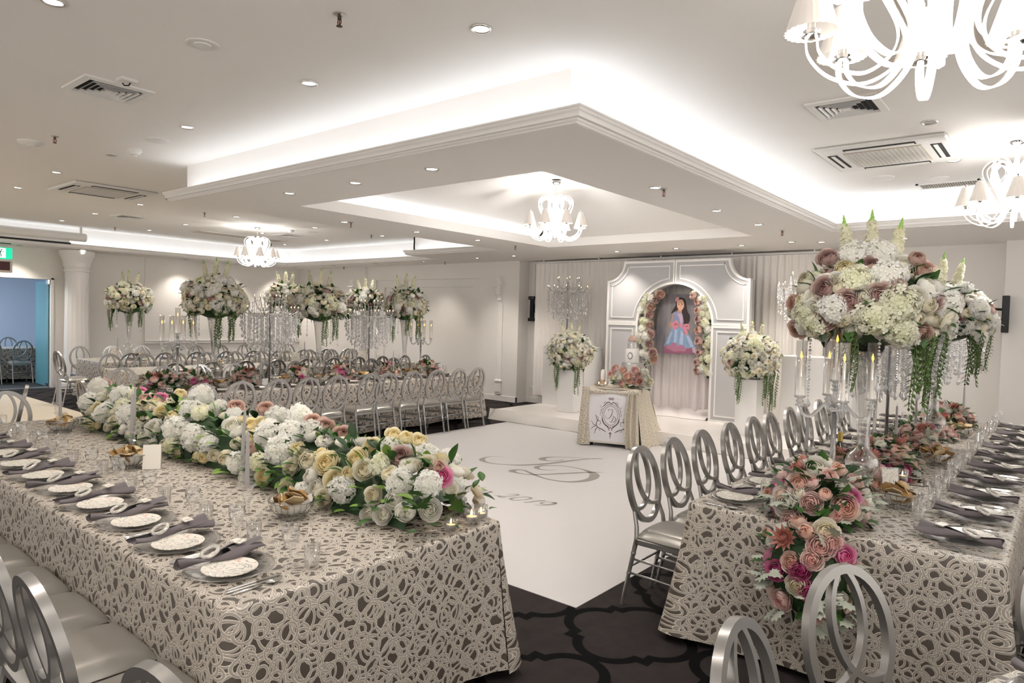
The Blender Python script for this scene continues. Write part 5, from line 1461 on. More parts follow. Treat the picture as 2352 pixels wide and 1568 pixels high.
    for i in range(150):
        y = rnd.uniform(ya, yb); a = rnd.uniform(0, PI); d = Vector((math.cos(a), rnd.uniform(-.5, .5), math.sin(a)))
        qm = (d+Vector((rnd.uniform(-.6, .6), rnd.uniform(-.8, .8), rnd.uniform(-.6, .2)))).to_track_quat('Y', 'Z').to_matrix().to_4x4()
        obj('leaf', ME_LEAF[rnd.choice('ggdl')], t, M=Matrix.Translation(Vector((w*math.cos(a), y-org.y, max(.02, h*.95*math.sin(a))))) @ qm @ S(rnd.uniform(.06, .10)))
    for (px, py) in ((955, 1128), (975, 1148), (945, 1095), (1030, 1140), (1045, 1165), (1020, 1185), (965, 1160), (1050, 1130), (935, 1140), (310, 1000), (450, 1040), (320, 955), (355, 1010), (1035, 1195), (1000, 1195)):
        q = aty(px, py, ya+.0) if px > 900 else None
        if q is None:
            d = ray(px, py); q = O+d*((2.12-O.x)/d.x)
        q.z = max(q.z, z0+.03)
        obj('ivy_leaf', ME_IVY, t, M=Matrix.Translation(q-org+Vector((-.03, -.03, 0))) @ (Vector((rnd.uniform(-.5, .5), -.4, rnd.uniform(-.2, .8)))).to_track_quat('Y', 'Z').to_matrix().to_4x4() @ RY(rnd.uniform(-.6, .6)) @ S(rnd.uniform(.06, .085)))
    # moss skirt
runner()

# ================================================================ table 2: right-hand long table
table((3.52+9.0)/2, (.16+1.60)/2, 5.48, 1.44, 'long banquet table beside the right wall with pink rose centrepieces', cloth_label='silver ribbon-lace cloth on the long table with the pink cascading flowers', seed=5, corner=.11, hem=.04, nseg=170)
xs2 = [3.86, 4.32, 4.80, 5.33, 5.85, 6.27, 6.84, 7.27, 7.85, 8.35, 8.8]
for k, x in enumerate(xs2): chair(x, 1.80, FNY, 'silver ring-back chair, %s from the cascade, dance floor side of pink flower table' % ORD[k], 'chairs on the dance floor side of the pink flower table')
for k in range(9): chair(4.02+.55*k, -.05, FY, 'silver ring-back chair, %s from the cascade, wall side of pink flower table' % ORD[k], 'chairs on the wall side of the pink flower table')
for k in range(10): setting(3.84+.52*k, .13, 0, place(k, 'cascade', 'pink flower table wall side'), 'on the wall side', 200+k)
for k in range(10): setting(3.80+.50*k, 1.62, PI, place(k, 'cascade', 'pink flower table stage side'), 'on the dance floor side', 230+k)
basket(4.28, .69, 'wire basket of crackers closest to the cascading flowers', 'the wire basket closest to the cascading flowers', 'of the cascade basket', 4)
basket(5.83, .72, 'wire basket of crackers midway along the pink flower table', 'the wire basket midway along the pink flower table', 'of the midway basket', 5)
basket(7.5, .75, 'wire basket of crackers at the far half of the pink flower table', 'the wire basket at the far half of the pink flower table', 'of the far pink table basket', 6)
for (x, y) in ((4.72, 1.32), (4.36, .88), (5.6, .95), (6.5, .88), (6.75, 1.0), (8.2, .8)): candlestick(x, y, 'among the pink roses', 'of the pink flower table')
candelabra(4.0, .98, 'clear crystal candelabra with five lit candles in tall glass chimneys above the cascading flowers', .15, 1.0)
vase(4.32, .90, 'tall trumpet vase with a round glass ball on the pink flower table', s=1.0)
SIGR = [(1890, 660, 'rose', 'mauve', .075), (1948, 692, 'rose', 'mauve', .075), (2022, 676, 'rose', 'mauve', .070), (2062, 655, 'bud', 'mauve', .055), (1998, 604, 'rose', 'mauve', .066), (1898, 586, 'rose', 'mauve', .062), (1888, 735, 'rose', 'mauve', .065), (1828, 758, 'rose', 'dusty', .06), (1818, 695, 'rose', 'dusty', .05), (2128, 615, 'rose', 'dusty', .06), (2108, 590, 'bud', 'dusty', .05), (2150, 690, 'rose', 'mauve', .05), (2120, 772, 'rose', 'dusty', .06),
        (2000, 645, 'rose', 'white', .06), (1985, 675, 'rose', 'white', .055), (1870, 705, 'rose', 'white', .055), (2050, 735, 'rose', 'ivory', .06), (1965, 725, 'bud', 'white', .055), (1938, 735, 'ball', 'ivory', .05), (2110, 680, 'rose', 'white', .06), (1850, 640, 'ball', 'ivory', .055), (1920, 640, 'rose', 'white', .05), (1862, 680, 'rose', 'white', .045), (2075, 600, 'rose', 'white', .06), (1940, 615, 'ball', 'yellow', .06), (2135, 700, 'bud', 'ivory', .05),
        (2010, 730, 'hydg', '', .10), (2065, 695, 'hydg', '', .105), (2040, 630, 'hyd', '', .095), (1912, 708, 'hyd', '', .085), (1848, 722, 'hydg', '', .08), (1870, 745, 'hydg', '', .08), (1965, 640, 'hydg', '', .09), (2070, 760, 'hydg', '', .09), (1960, 580, 'hyd', '', .09), (2020, 575, 'hyd', '', .09)]
dome('tall_flower_arrangement', 'largest tall ball of white flowers and mauve roses above the lit candelabra', 'flower arrangement', (4.32, .90, 1.86), .42, .42, .27, PAL_TALL, 150, .058, 3, 'tall ball arrangements', zlow=-.62, spikes=3, trails=3, strands=4, signature=SIGR, spike_s=.32, trail_len=1.0)
vase(6.72, .86, 'tall trumpet vase in the middle of the pink flower table')
dome('tall_flower_arrangement', 'tall ball of white flowers and dusty roses above the crystal drops by the wall bracket', 'flower arrangement', (6.72, .86, 1.86), .40, .40, .27, PAL_TALL, 120, .060, 4, 'tall ball arrangements', zlow=-.6, spikes=3, trails=3, strands=4, spike_s=.30)
crystal_stand(5.75, 1.04, 'crystal-drop centrepiece on a steel pole midway along the pink flower table')
crystal_stand(7.75, 1.0, 'crystal-drop centrepiece on a steel pole at the far end of the pink flower table')
candelabra(6.15, 1.2, 'clear crystal candelabra behind the crystal drops of the pink flower table', .6, .95)
LG = 'low pink rose arrangements'
def low(x, y, label, seed, r=.22, h=.20, n=34, z=.80, spikes=0, fs=.050, protea=3, dusty=26, sig=(), zlow=-.15):
    t = dome('low_flower_arrangement', label, 'flower arrangement', (x, y, z), r, r, h, PAL_LOW, n, fs, seed, LG, zlow=zlow, spikes=0, leaves=10, trails=0, signature=sig)
    rnd = random.Random(seed)
    for k in range(protea):
        a = rnd.uniform(0, 6.28); d = Vector((math.cos(a)*.6, math.sin(a)*.6, rnd.uniform(.6, 1.1)))
        obj('protea', ME_PROTEA, t, M=Matrix.Translation(Vector((d.x*r*.7, d.y*r*.7, h*.75))) @ face_dir(d) @ S(.075))
    for k in range(dusty):
        zz = rnd.uniform(zlow, .8); a = rnd.random()*6.28; rr_ = math.sqrt(1-zz*zz); d = Vector((rr_*math.cos(a), rr_*math.sin(a), zz))
        qm = (d+Vector((rnd.uniform(-.7, .7), rnd.uniform(-.7, .7), rnd.uniform(-.5, .5)))).to_track_quat('Y', 'Z').to_matrix().to_4x4()
        obj('dusty_miller_leaf', ME_DUSTY, t, M=Matrix.Translation(Vector((d.x*r, d.y*r, d.z*h))*.95) @ qm @ S(rnd.uniform(.06, .10)))
    return t
SIGC = [(1872, 1070, 'rose', 'white', .075), (1800, 1150, 'rose', 'white', .075), (1862, 1155, 'rose', 'blush', .055), (1835, 1105, 'rose', 'peach', .06), (1945, 1165, 'rose', 'peach', .065), (1775, 1192, 'rose', 'blush', .05), (1815, 1196, 'rose', 'blush', .058), (1765, 1130, 'bud', 'peach', .045), (1925, 1075, 'bud', 'peach', .045), (1960, 1140, 'rose', 'pink', .045)]
low(3.72, .97, 'pink and white rose arrangement spilling over the end of the lace table', 31, .25, .22, 46, .84, sig=SIGC, protea=3, dusty=40)
# cascade over the table end
SIGD = [(1885, 1253, 'rose', 'blush', .065), (1900, 1218, 'rose', 'ivory', .062), (1850, 1218, 'bud', 'peach', .05), (1865, 1285, 'rose', 'blush', .05), (1945, 1275, 'rose', 'pink', .050), (1780, 1310, 'rose', 'magenta', .05), (1835, 1310, 'rose', 'magenta', .05), (1830, 1345, 'rose', 'ivory', .055), (1905, 1330, 'rose', 'white', .045), (1858, 1360, 'rose', 'magenta', .045), (1915, 1245, 'rose', 'blush', .045), (1800, 1235, 'protea', '', .085), (1760, 1220, 'bud', 'dusty', .03)]
dcs = dome('cascading_flower_arrangement', 'cascade of pink, white and magenta roses hanging down the table end', 'flower arrangement', (3.46, .93, .56), .14, .23, .27, PAL_LOW, 30, .050, 33, None, zlow=-.8, spikes=0, leaves=14, trails=0, signature=SIGD)
rnd = random.Random(5)
for k in range(30):
    zz = rnd.uniform(-.8, .8); a = rnd.uniform(PI*.55, PI*1.45); rr_ = math.sqrt(1-zz*zz); d = Vector((rr_*math.cos(a), rr_*math.sin(a), zz))
    qm = (d+Vector((rnd.uniform(-.7, .7), rnd.uniform(-.7, .7), rnd.uniform(-.5, .5)))).to_track_quat('Y', 'Z').to_matrix().to_4x4()
    obj('dusty_miller_leaf', ME_DUSTY, dcs, M=Matrix.Translation(Vector((d.x*.14, d.y*.23, d.z*.27))) @ qm @ S(rnd.uniform(.06, .10)))
low(4.72, 1.02, 'low pink rose arrangement beside the glass ball vase', 35, .20, .17)
low(5.35, .98, 'low rose arrangement with dusty leaves midway along the pink flower table', 36, .22, .18)
low(6.35, .95, 'low pink rose arrangement before the second crystal centrepiece', 37, .20, .18)
low(7.2, .95, 'low pink rose arrangement between the two far crystal poles', 38, .22, .20)
low(8.3, .92, 'low pink rose arrangement at the wall end of the pink flower table', 39, .22, .20)
t = thing('mirror_tray', 'round mirror tray under a tealight on the pink flower table', 'tray', (5.05, .74, .762))
b = MB(); b.lathe([(.11, 0), (.112, .004), (.105, .006), (0, .006)], 36); obj('mirror', b.mesh('tray_mirror', mat('mirror', (.55, .53, .50), .05, 1)), t)
tealight(5.0, .80, 'on the round mirror tray', .768, 1.3)
tealight(6.05, .82, 'beside the midway basket', .761, 1.2)
t = thing('oil_bottle', 'dark bottle with gold cap behind the candelabra pole', 'bottle', (5.0, 1.18, .762))
b = MB(); b.lathe([(.036, 0), (.038, .01), (.038, .15), (.034, .18), (.015, .21), (.014, .25), (0, .25)], 20); obj('glass_body', b.mesh('bottle_body', mat('dark_bottle', (.02, .02, .008), .08, coat=.3), True, 40), t)
b = MB(); b.lathe([(.0165, .215), (.0165, .275), (0, .276)], 16); obj('cap', b.mesh('bottle_cap', mat('gold_foil', (.55, .42, .12), .3, .8)), t)
b = MB(); b.lathe([(.0385, .04), (.0385, .12)], 20, caps=False); obj('paper_label', b.mesh('bottle_label', mat('dark_label', (.06, .055, .04), .6)), t)
q = thing('table_card', 'small framed print standing behind the cracker basket of the pink flower table', 'frame', (4.62, .80, .762), -.9)
b = MB(); b.box((-.055, -.006, .0), (.055, .006, .15), M=RX(-.15)); obj('acrylic_block', b.mesh('card_block', M_GLASS), q)
b = MB(); b.box((-.048, -.0075, .01), (.048, -.0062, .14), M=RX(-.15)); obj('print', b.mesh('card_print', M_MARBLE), q)

# ================================================================ round table at the lower right corner, close to the photographer
def round_cloth(name, R, z0, hem, m):
    V = []; UV = []; Fc = []; n = 80
    for k in range(n): a = 2*PI*k/n; V.append((R*math.cos(a), R*math.sin(a), z0)); UV.append((R*math.cos(a), R*math.sin(a)))
    Fc.append(tuple(range(n)))
    rows = [0, .02, .15, .35, .6, .85, 1.0]; base = n
    for r_ in rows:
        for k in range(n+1):
            a = 2*PI*k/n; o = (.004 if r_ > 0 else 0)+.03*r_+.035*r_*math.sin(14*a)
            V.append(((R+o)*math.cos(a), (R+o)*math.sin(a), z0-(z0-hem)*r_)); UV.append((a*R, 3-(z0-hem)*r_))
    for i in range(len(rows)-1):
        for k in range(n): q = base+i*(n+1)+k; Fc.append((q, q+n+1, q+n+2, q+1))
    b = MB(); b.v = V; b.f = Fc; b.m = [0]*len(Fc)
    return b.mesh(name, m, True, 60, uvs=UV)
CT = (1.95, -1.0); CR = 1.20
t = thing('round_table', 'round banquet table nearest the photographer', 'table', (*CT, 0))
b = MB(); b.lathe([(CR-.015, .72), (CR-.015, .745), (0, .745)], 40); obj('table_top', b.mesh('round_top', M_TABLEWOOD), t)
b = MB(); b.tube([(0, 0, 0), (0, 0, .73)], .05, 12); b.lathe([(.30, 0), (.30, .02), (.05, .05)], 24); obj('pedestal', b.mesh('round_pedestal', M_NICKEL), t)
c = obj('tablecloth', round_cloth('round_cloth', CR, .76, .04, M_LACE), loc=(*CT, 0)); tag(c, 'silver lace cloth on the round table nearest the photographer', 'tablecloth', 'lace tablecloths')
for (x, y, th, lab) in ((2.31, .295, 2.677, 'silver ring-back chair at the round table, its back towards the cascading flowers'), (1.78, .367, 3.128, 'silver ring-back chair at the round table, nearest the bare carpet'), (3.0, -.20, 2.2, 'silver ring-back chair at the round table, nearest the wall-side seats')):
    chair(x, y, th, lab, 'chairs of the round table')
for k, ang in enumerate((96, 70, 44)):
    a = math.radians(ang)
    setting(CT[0]+(CR+.02)*math.cos(a), CT[1]+(CR+.02)*math.sin(a), a+PI/2, place(k, 'bare carpet', 'round table'), 'on the round table', 300+ang, cutlery=False)

# ================================================================ table 3: long table beyond the dance floor
table((3.3+8.75)/2, (7.80+9.20)/2, 5.45, 1.40, 'long banquet table beyond the dance floor', cloth_label='silver ribbon-lace cloth on the long table beyond the dance floor', seed=7, corner=.08, hem=.05, nseg=130)
xs3 = [3.53, 3.98, 4.44, 4.86, 5.29, 5.83, 6.13, 6.60, 7.06, 7.53, 7.96]
for k, x in enumerate(reversed(xs3)): chair(x+.02, 7.50, FY, 'silver ring-back chair, %s from the stage, row with backs to the dance floor' % ORD[k], 'chairs on the near side of the table beyond the dance floor')
for k in range(10): chair(8.38-.52*k, 9.42, FNY, 'silver ring-back chair, %s from the stage, facing the dance floor' % ORD[k], 'chairs on the far side of the table beyond the dance floor')
chair(3.02, 8.25, FX, 'silver ring-back chair at the end of the table beyond the dance floor', None)
for k in range(10): setting(8.03-.49*k, 7.78, 0, place(k, 'stage', 'first far table near side'), 'near side of the far table', 400+k, cutlery=False)
for k in range(10): setting(8.03-.49*k, 9.22, PI, place(k, 'stage', 'first far table rear side'), 'far side of the far table', 420+k, cutlery=False)
def onY(px, Y): return aty(px, 760, Y).x
PX3 = [(372, 'low pink rose arrangement left of the first crystal candelabra', 8.35, .27), (440, 'low pink rose arrangement below the candelabra chimneys', 8.35, .25), (565, 'low rose arrangement with green sprigs beyond the dance floor', 8.5, .2), (690, 'low pink rose arrangement between the two crystal-drop poles', 8.4, .2), (785, 'low white and hot pink rose arrangement beside the second pole', 8.4, .2), (893, 'low pale pink rose arrangement right of the second crystal pole', 8.4, .2), (982, 'low pink rose arrangement at the stage end of the far table', 8.5, .22)]
for k, (px, lab, Y, r) in enumerate(PX3): low(onY(px, Y), Y, lab, 50+k, r, .19, 30, .80, dusty=14, protea=2, fs=.055)
for k, (px, Y) in enumerate(((508, 8.2), (655, 8.25), (740, 8.2), (835, 8.2), (940, 8.3))): basket(onY(px, Y), Y, 'wire basket of gold crackers on the table beyond the dance floor', 'a wire basket on the table beyond the dance floor', 'of the far table baskets', 60+k, 6)
for px, Y in ((600, 8.1), (712, 8.2), (805, 8.2), (820, 8.6), (455, 8.15), (905, 8.2)): candlestick(onY(px, Y), Y, 'on the table beyond the dance floor', 'of the far table')
crystal_stand(onY(620, 8.3), 8.3, 'crystal-drop centrepiece on a steel pole beside the broad tall flower ball')
crystal_stand(onY(848, 8.45), 8.45, 'crystal-drop centrepiece on a steel pole before the recessed wall panel')
candelabra(onY(408, 8.3), 8.3, 'clear crystal candelabra with lit chimneys at the door end of the far table', .5)
candelabra(onY(967, 8.7), 8.7, 'clear crystal candelabra with lit chimneys at the stage end of the far table', .2)
TG = 'tall ball arrangements'
def tall(px, Y, py, label, vlabel, seed, r=.39, h=.30, n=120, strands=4):
    X = onY(px, Y); p = aty(px, py, Y); vase(X, Y, vlabel, s=max(.8, (p.z-h*.6-.76)/.88))
    dome('tall_flower_arrangement', label, 'flower arrangement', (X, Y, p.z), r, r, h, PAL_TALL, n, .062, seed, TG, zlow=-.6, spikes=3, trails=3, strands=strands, spike_s=.28)
tall(493, 8.55, 688, 'tall ball of white flowers and mauve roses above the first crystal candelabra', 'trumpet vase nearest the door end of the far table', 71)
tall(733, 8.6, 700, 'broad tall ball of white flowers and mauve roses between the two crystal poles', 'trumpet vase between the two crystal poles', 72, .44)
tall(930, 8.6, 702, 'tall ball of white flowers and mauve roses before the recessed wall panel', 'trumpet vase at the stage end of the far table', 73, .36)

# ================================================================ tables 4 and 5, farther back
table((4.3+9.9)/2, (10.75+12.05)/2, 5.6, 1.30, 'second long banquet table towards the far wall', cloth_label='silver lace cloth on the second long table towards the far wall', seed=9, hem=.05)
for k in range(10): chair(9.64-.56*k, 10.48, FY, 'silver ring-back chair, %s from the panelled wall, near side of second far table' % ORD[k], 'chairs on the near side of the second far table')
for k in range(10): chair(9.64-.56*k, 12.30, FNY, 'silver ring-back chair, %s from the panelled wall, rear side of second far table' % ORD[k], 'chairs on the far side of the second far table')
table((4.75+9.9)/2, (13.35+14.6)/2, 5.15, 1.25, 'banquet table closest to the far wall', cloth_label='silver lace cloth on the table closest to the far wall', seed=10, hem=.05)
for k in range(9): chair(9.64-.58*k, 13.05, FY, 'silver ring-back chair, %s from the panelled wall, near side of last table' % ORD[k], 'chairs on the near side of the last table')
for k in range(9): chair(9.64-.58*k, 14.9, FNY, 'silver ring-back chair, %s from the panelled wall, rear side of last table' % ORD[k], 'chairs on the far side of the last table')
chair(4.45, 13.75, FX+.1, 'silver ring-back chair standing sideways beside the glass door', None)
tall(296, 14.0, 688, 'small far ball of white flowers and mauve roses near the column', 'trumpet vase on the table closest to the far wall', 74, .40, .33)
tall(655, 11.4, 682, 'tall white flower ball half hidden behind the broad arrangement', 'trumpet vase behind the broad flower ball', 75, .36, .26, 80, 0)
tall(838, 11.4, 690, 'tall white flower ball half hidden behind the second crystal pole', 'trumpet vase behind the second crystal pole', 76, .40, .26, 80, 0)
for k in range(9): setting(9.6-.58*k, 10.73, 0, place(k, 'panelled wall', 'second far table'), 'on the second far table', 440+k, cutlery=False)
for k in range(8): setting(9.5-.58*k, 13.33, 0, place(k, 'panelled wall', 'last far table'), 'on the last table', 460+k, cutlery=False)
for k, (px, Y) in enumerate(((505, 11.3), (640, 11.3), (795, 11.3))): basket(onY(px, Y), Y, 'wire basket of gold crackers on the second table towards the far wall', 'a wire basket on the second table towards the far wall', 'of the second far table', 80+k, 5)
basket(onY(325, 13.9), 13.9, 'wire basket of gold crackers on the table closest to the far wall', 'a wire basket on the table closest to the far wall', 'of the last table', 85, 5)
for k, (px, Y, lab) in enumerate(((265, 13.9, 'upright framed menu on the table closest to the far wall'), (680, 11.2, 'upright framed menu behind the broad flower ball'), (832, 11.2, 'upright framed menu behind the second crystal pole'))):
    q = thing('table_menu', lab, 'frame', (onY(px, Y), Y, .762), YAW-PI/2, 'upright menus')
    b = MB(); b.box((-.075, -.008, 0), (.075, .008, .23)); obj('frame', b.mesh('menu_frame', M_CARD), q)
    b = MB(); b.box((-.065, -.0095, .012), (.065, -.0082, .218)); obj('print', b.mesh('menu_print', M_MARBLE), q)
for px, Y in ((270, 13.8), (700, 11.3), (815, 11.3), (845, 11.3)): candlestick(onY(px, Y), Y, 'on the tables towards the far wall', 'of the back tables')
# table and chairs in the room beyond the glass door
table(3.8, 18.9, 3.4, .9, 'banquet table in the room beyond the glass door', cloth_label='grey lace cloth in the room beyond the glass door', seed=12, hem=.06, nseg=60)
for k, x in enumerate((4.80, 4.22, 3.6)): chair(x, 18.25, FY, 'silver ring-back chair, %s from the glass door, near side of table beyond it' % ORD[k], 'near chairs beyond the glass door')
for k, x in enumerate((5.0, 4.4, 3.7)): chair(x, 19.6, FNY, 'silver ring-back chair, %s from the glass door, rear side of table beyond it' % ORD[k], 'far chairs beyond the glass door')
# ================================================================ stage backdrop
M_SHEER = mat('sheer_curtain', (.82, .785, .755), .8, sheen=.2, noise=(3, .03))
M_ARCHGREY = mat('arch_grey', (.47, .47, .485), .9, spec=.1)
M_ARCHWHITE = mat('arch_white', (.80, .785, .77), .4)
M_PLINTH = mat('plinth_white', (.80, .79, .78), .3, spec=.5)
M_LEDWARM = None
# pleated sheer curtain, in drops hung from a track
def pleats(name, y0, y1, z0, z1, x, m, amp, k, seed, pool=0.0, rows=8, fall=None):
    rnd = random.Random(seed); b = MB(); n = int((y1-y0)*k*7); ph = [rnd.random()*6 for _ in range(3)]
    def fn(u, v):
        y = y0+(y1-y0)*u; t = 1-v
        o = amp*(math.sin(2*PI*k*(y-y0)+ph[0]+.5*math.sin(2.3*t+ph[1])+.8*math.sin(1.7*y+ph[2]))*.7+.3*math.sin(5.1*PI*k*.37*(y-y0)+ph[1]))*(.45+.55*t)
        yy = y if fall is None else fall(y, t)
        return (x+o-pool*max(0, t-.86)**2*40, yy, z0+(z1-z0)*v)
    b.grid(fn, n, rows); return b.mesh(name, m, True)
edges = [2.92, 4.0, 5.1, 6.2, 7.3, 8.48]
labs = ['sheer white curtain drop behind the right-hand plinth', 'sheer white curtain drop behind the right arch leg', 'sheer white curtain drop behind the portrait', 'sheer white curtain drop behind the left arch leg', 'sheer white curtain drop nearest the wall corner']
for i in range(5):
    o = obj('sheer_curtain', pleats('sheer_curtain', edges[i], edges[i+1]+.02, .20, 2.875, 11.08, M_SHEER, .035, 9, 40+i)); tag(o, labs[i], 'curtain', 'sheer stage curtains')
t = thing('curtain_track', 'thin white curtain track above the sheer stage curtain', 'curtain rail', (11.08, 5.7, 2.88))
b = MB(); b.box((-.02, -2.8, 0), (.02, 2.8, .025)); obj('rail', b.mesh('curtain_rail', M_TRIM), t)
b = MB()
for y in (-2.6, -1.3, 0, 1.3, 2.6): b.box((-.01, y-.01, .025), (.01, y+.01, .06))
obj('bracket', b.mesh('rail_bracket', M_TRIM), t)

# ---- four-piece arch
AX, AD = 10.50, .20
AY0, AY1, AYC, AZT, AZS, ARR = 3.86, 6.42, 5.13, 2.79, 1.73, .67
def offset_poly(P, d):
    n = len(P); out = []
    for i in range(n):
        a, c, e = Vector(P[i-1]), Vector(P[i]), Vector(P[(i+1) % n])
        d1 = (c-a).normalized(); d2 = (e-c).normalized()
        n1 = Vector((-d1.y, d1.x)); n2 = Vector((-d2.y, d2.x)); m_ = n1+n2
        if m_.length < 1e-6: m_ = n1
        m_.normalize(); k = d/max(.35, m_.dot(n1)); out.append((c.x+m_.x*k, c.y+m_.y*k))
    return out
ARCH = thing('arch_backdrop', 'pale grey arched backdrop with white trim and scooped corners', 'backdrop', (AX, AYC, SZ))
def arch_panel(poly, label):
    """poly in (y,z), counter-clockwise seen from +X-looking side; body, white border, inner bead"""
    ar = sum(poly[i-1][0]*poly[i][1]-poly[i][0]*poly[i-1][1] for i in range(len(poly)))
    if ar < 0: poly = poly[::-1]
    t = ARCH
    M = Matrix(((0, 0, 1, 0), (1, 0, 0, 0), (0, 1, 0, 0), (0, 0, 0, 1)))      # (y,z,x) -> (x,y,z)
    b = MB(); b.prism(poly, 0, AD, 0, M); pb = obj('panel', b.mesh('arch_body', M_ARCHGREY), t, loc=(0, -AYC, -SZ)); pb['label'] = label
    def band(d0, d1, x0, x1):
        A, B = offset_poly(poly, d0), offset_poly(poly, d1); n = len(poly); v = []
        for P, x in ((A, x1), (A, x0), (B, x0), (B, x1)): v += [(x, p[0], p[1]) for p in P]
        f = []
        for i in range(n):
            j = (i+1) % n
            for r in range(3): f.append((r*n+i, r*n+j, (r+1)*n+j, (r+1)*n+i))
        return MB().add(v, f)
    obj('border', band(-.004, .032, -.012, AD*.4).mesh('arch_border', M_ARCHWHITE), pb)
    obj('inner_bead', band(.085, .103, -.012, .003).mesh('arch_bead', M_ARCHWHITE), pb)
def upper(sgn):
    ye = AY0 if sgn < 0 else AY1; P = []
    P.append((ye, AZS)); P.append((AYC+sgn*ARR, AZS))
    for k in range(1, 15): a = PI/2*k/14; P.append((AYC+sgn*ARR*math.cos(a), AZS+ARR*math.sin(a)))
    P.append((AYC, AZT)); rs = .33
    for k in range(0, 11): a = PI/2*k/10; P.append((ye-sgn*rs*math.cos(a), AZT-rs*math.sin(a)))
    return P
arch_panel(upper(-1), 'upper right quarter of the grey arch with scooped corner')
arch_panel(upper(1), 'upper left quarter of the grey arch with scooped corner')
arch_panel([(AY0, SZ), (AYC-ARR, SZ), (AYC-ARR, AZS-.012), (AY0, AZS-.012)], 'tall lower leg of the grey arch behind the right-hand plinth')
arch_panel([(AYC+ARR, SZ), (AY1, SZ), (AY1, AZS-.012), (AYC+ARR, AZS-.012)], 'tall lower leg of the grey arch behind the cake')

# ---- drape under the portrait, pooled on the stage
o = obj('gathered_drape', pleats('gathered_drape', 4.52, 5.74, SZ+.012, 1.62, 10.93, mat('drape_white', (.70, .65, .645), .8, sheen=.2), .05, 6.5, 61, rows=14, fall=lambda y, t: y)); tag(o, 'gathered white drape hanging below the portrait inside the arch', 'drape')
b = MB(); rnd = random.Random(9)
def pool(u, v):
    y = 4.50+1.22*u; x = 10.97-.52*v
    return (x+.03*math.sin(14*y), y, SZ+.004+(1-v)**.7*(.05+.06*abs(math.sin(9*y+2*v))+.035*abs(math.sin(23*y+9*v))))
b.grid(pool, 50, 8); o = obj('pooled_fabric', b.mesh('pooled_fabric', mat('drape_white', (.70, .65, .645), .8), True)); tag(o, 'white fabric pooled on the stage at the foot of the arch drape', 'fabric')

# ---- portrait
PXX = 10.74
def zq(X, Y, lift=0.0):
    p = atx(1500+X/9.22, 660+Y/9.22, PXX); return (PXX-.010-lift, p.y, p.z)
t = thing('portrait', 'painted portrait of a long-haired girl in a blue dress with pink bow', 'painting', (PXX, 5.09, 1.22))
OR = Vector((PXX, 5.09, 1.22))
def portrait_bg():
    m, nt, b = _nt('portrait_background')
    tc = nt.nodes.new('ShaderNodeTexCoord'); mp = nt.nodes.new('ShaderNodeMapping'); mp.inputs['Scale'].default_value = (1, 3.0, .8)
    n = nt.nodes.new('ShaderNodeTexNoise'); n.inputs['Scale'].default_value = 2.2; n.inputs['Detail'].default_value = 5
    nt.links.new(tc.outputs['Object'], mp.inputs[0]); nt.links.new(mp.outputs[0], n.inputs['Vector'])
    r = nt.nodes.new('ShaderNodeValToRGB'); e = r.color_ramp.elements
    e[0].position = .3; e[0].color = (.11, .108, .13, 1); e[1].position = .7; e[1].color = (.25, .23, .235, 1)
    nt.links.new(n.outputs['Fac'], r.inputs[0]); nt.links.new(r.outputs[0], b.inputs['Base Color']); setin(b, 'Roughness', .5); return m
b = MB(); b.box((-.008, -.45, -.005), (.02, .47, 1.02)); obj('canvas', b.mesh('portrait_canvas', portrait_bg()), t)
def paint(name, pts, m, lift, smooth=True, n=5):
    P = pts
    if smooth:
        P = [(p.x, p.y) for p in spline([(x, y, 0) for x, y in pts+[pts[0]]], n)][:-1]
    b = MB(); v = [tuple(Vector(zq(x, y, lift))-OR) for x, y in P]; k = len(v)
    back = [(p[0]+.002, p[1], p[2]) for p in v]
    b.add(v+back, [tuple(range(k))]+[(i, (i+1) % k, k+(i+1) % k, k+i) for i in range(k)])
    obj(name, b.mesh(name, m), t)
MP = lambda n_, c: mat('paint_'+n_, c, .55, noise=(14, .12))
paint('painted_hair', [(600, 205), (680, 250), (715, 380), (735, 500), (785, 600), (775, 720), (720, 770), (645, 765), (640, 640), (600, 500), (520, 480), (440, 530), (390, 545), (440, 450), (480, 380), (500, 280), (545, 225)], MP('hair', (.030, .018, .018)), .001)
paint('painted_arm', [(440, 525), (415, 580), (390, 700), (355, 770), (360, 820), (395, 840), (410, 760), (440, 640), (455, 560)], MP('skin_shade', (.44, .25, .17)), .001)
paint('painted_neck', [(540, 460), (610, 460), (612, 520), (575, 548), (520, 520)], MP('skin_neck', (.42, .23, .16)), .002)
paint('painted_bodice', [(445, 520), (515, 515), (570, 550), (612, 530), (640, 620), (650, 780), (560, 800), (420, 770), (425, 640)], MP('bodice', (.22, .24, .38)), .0025)
paint('painted_bodice_sheen', [(515, 545), (570, 560), (610, 560), (635, 700), (600, 780), (560, 640)], MP('bodice_sheen', (.46, .32, .42)), .0032)
paint('painted_face', [(520, 280), (560, 258), (620, 258), (652, 300), (664, 380), (640, 450), (595, 490), (560, 480), (525, 430), (512, 350)], MP('skin', (.60, .36, .25)), .003)
for (x, y) in ((552, 362), (622, 358)):
    paint('painted_eye', [(x-16, y), (x, y-9), (x+16, y), (x, y+8)], MP('eye', (.02, .012, .012)), .004)
    paint('painted_eyebrow', [(x-20, y-20), (x, y-30), (x+20, y-22), (x, y-25)], MP('eye', (.02, .012, .012)), .004)
paint('painted_nose', [(585, 370), (600, 405), (590, 412), (575, 405)], MP('nose', (.48, .26, .18)), .004)
paint('painted_mouth', [(555, 430), (590, 438), (628, 428), (592, 452)], MP('mouth', (.42, .10, .11)), .004)
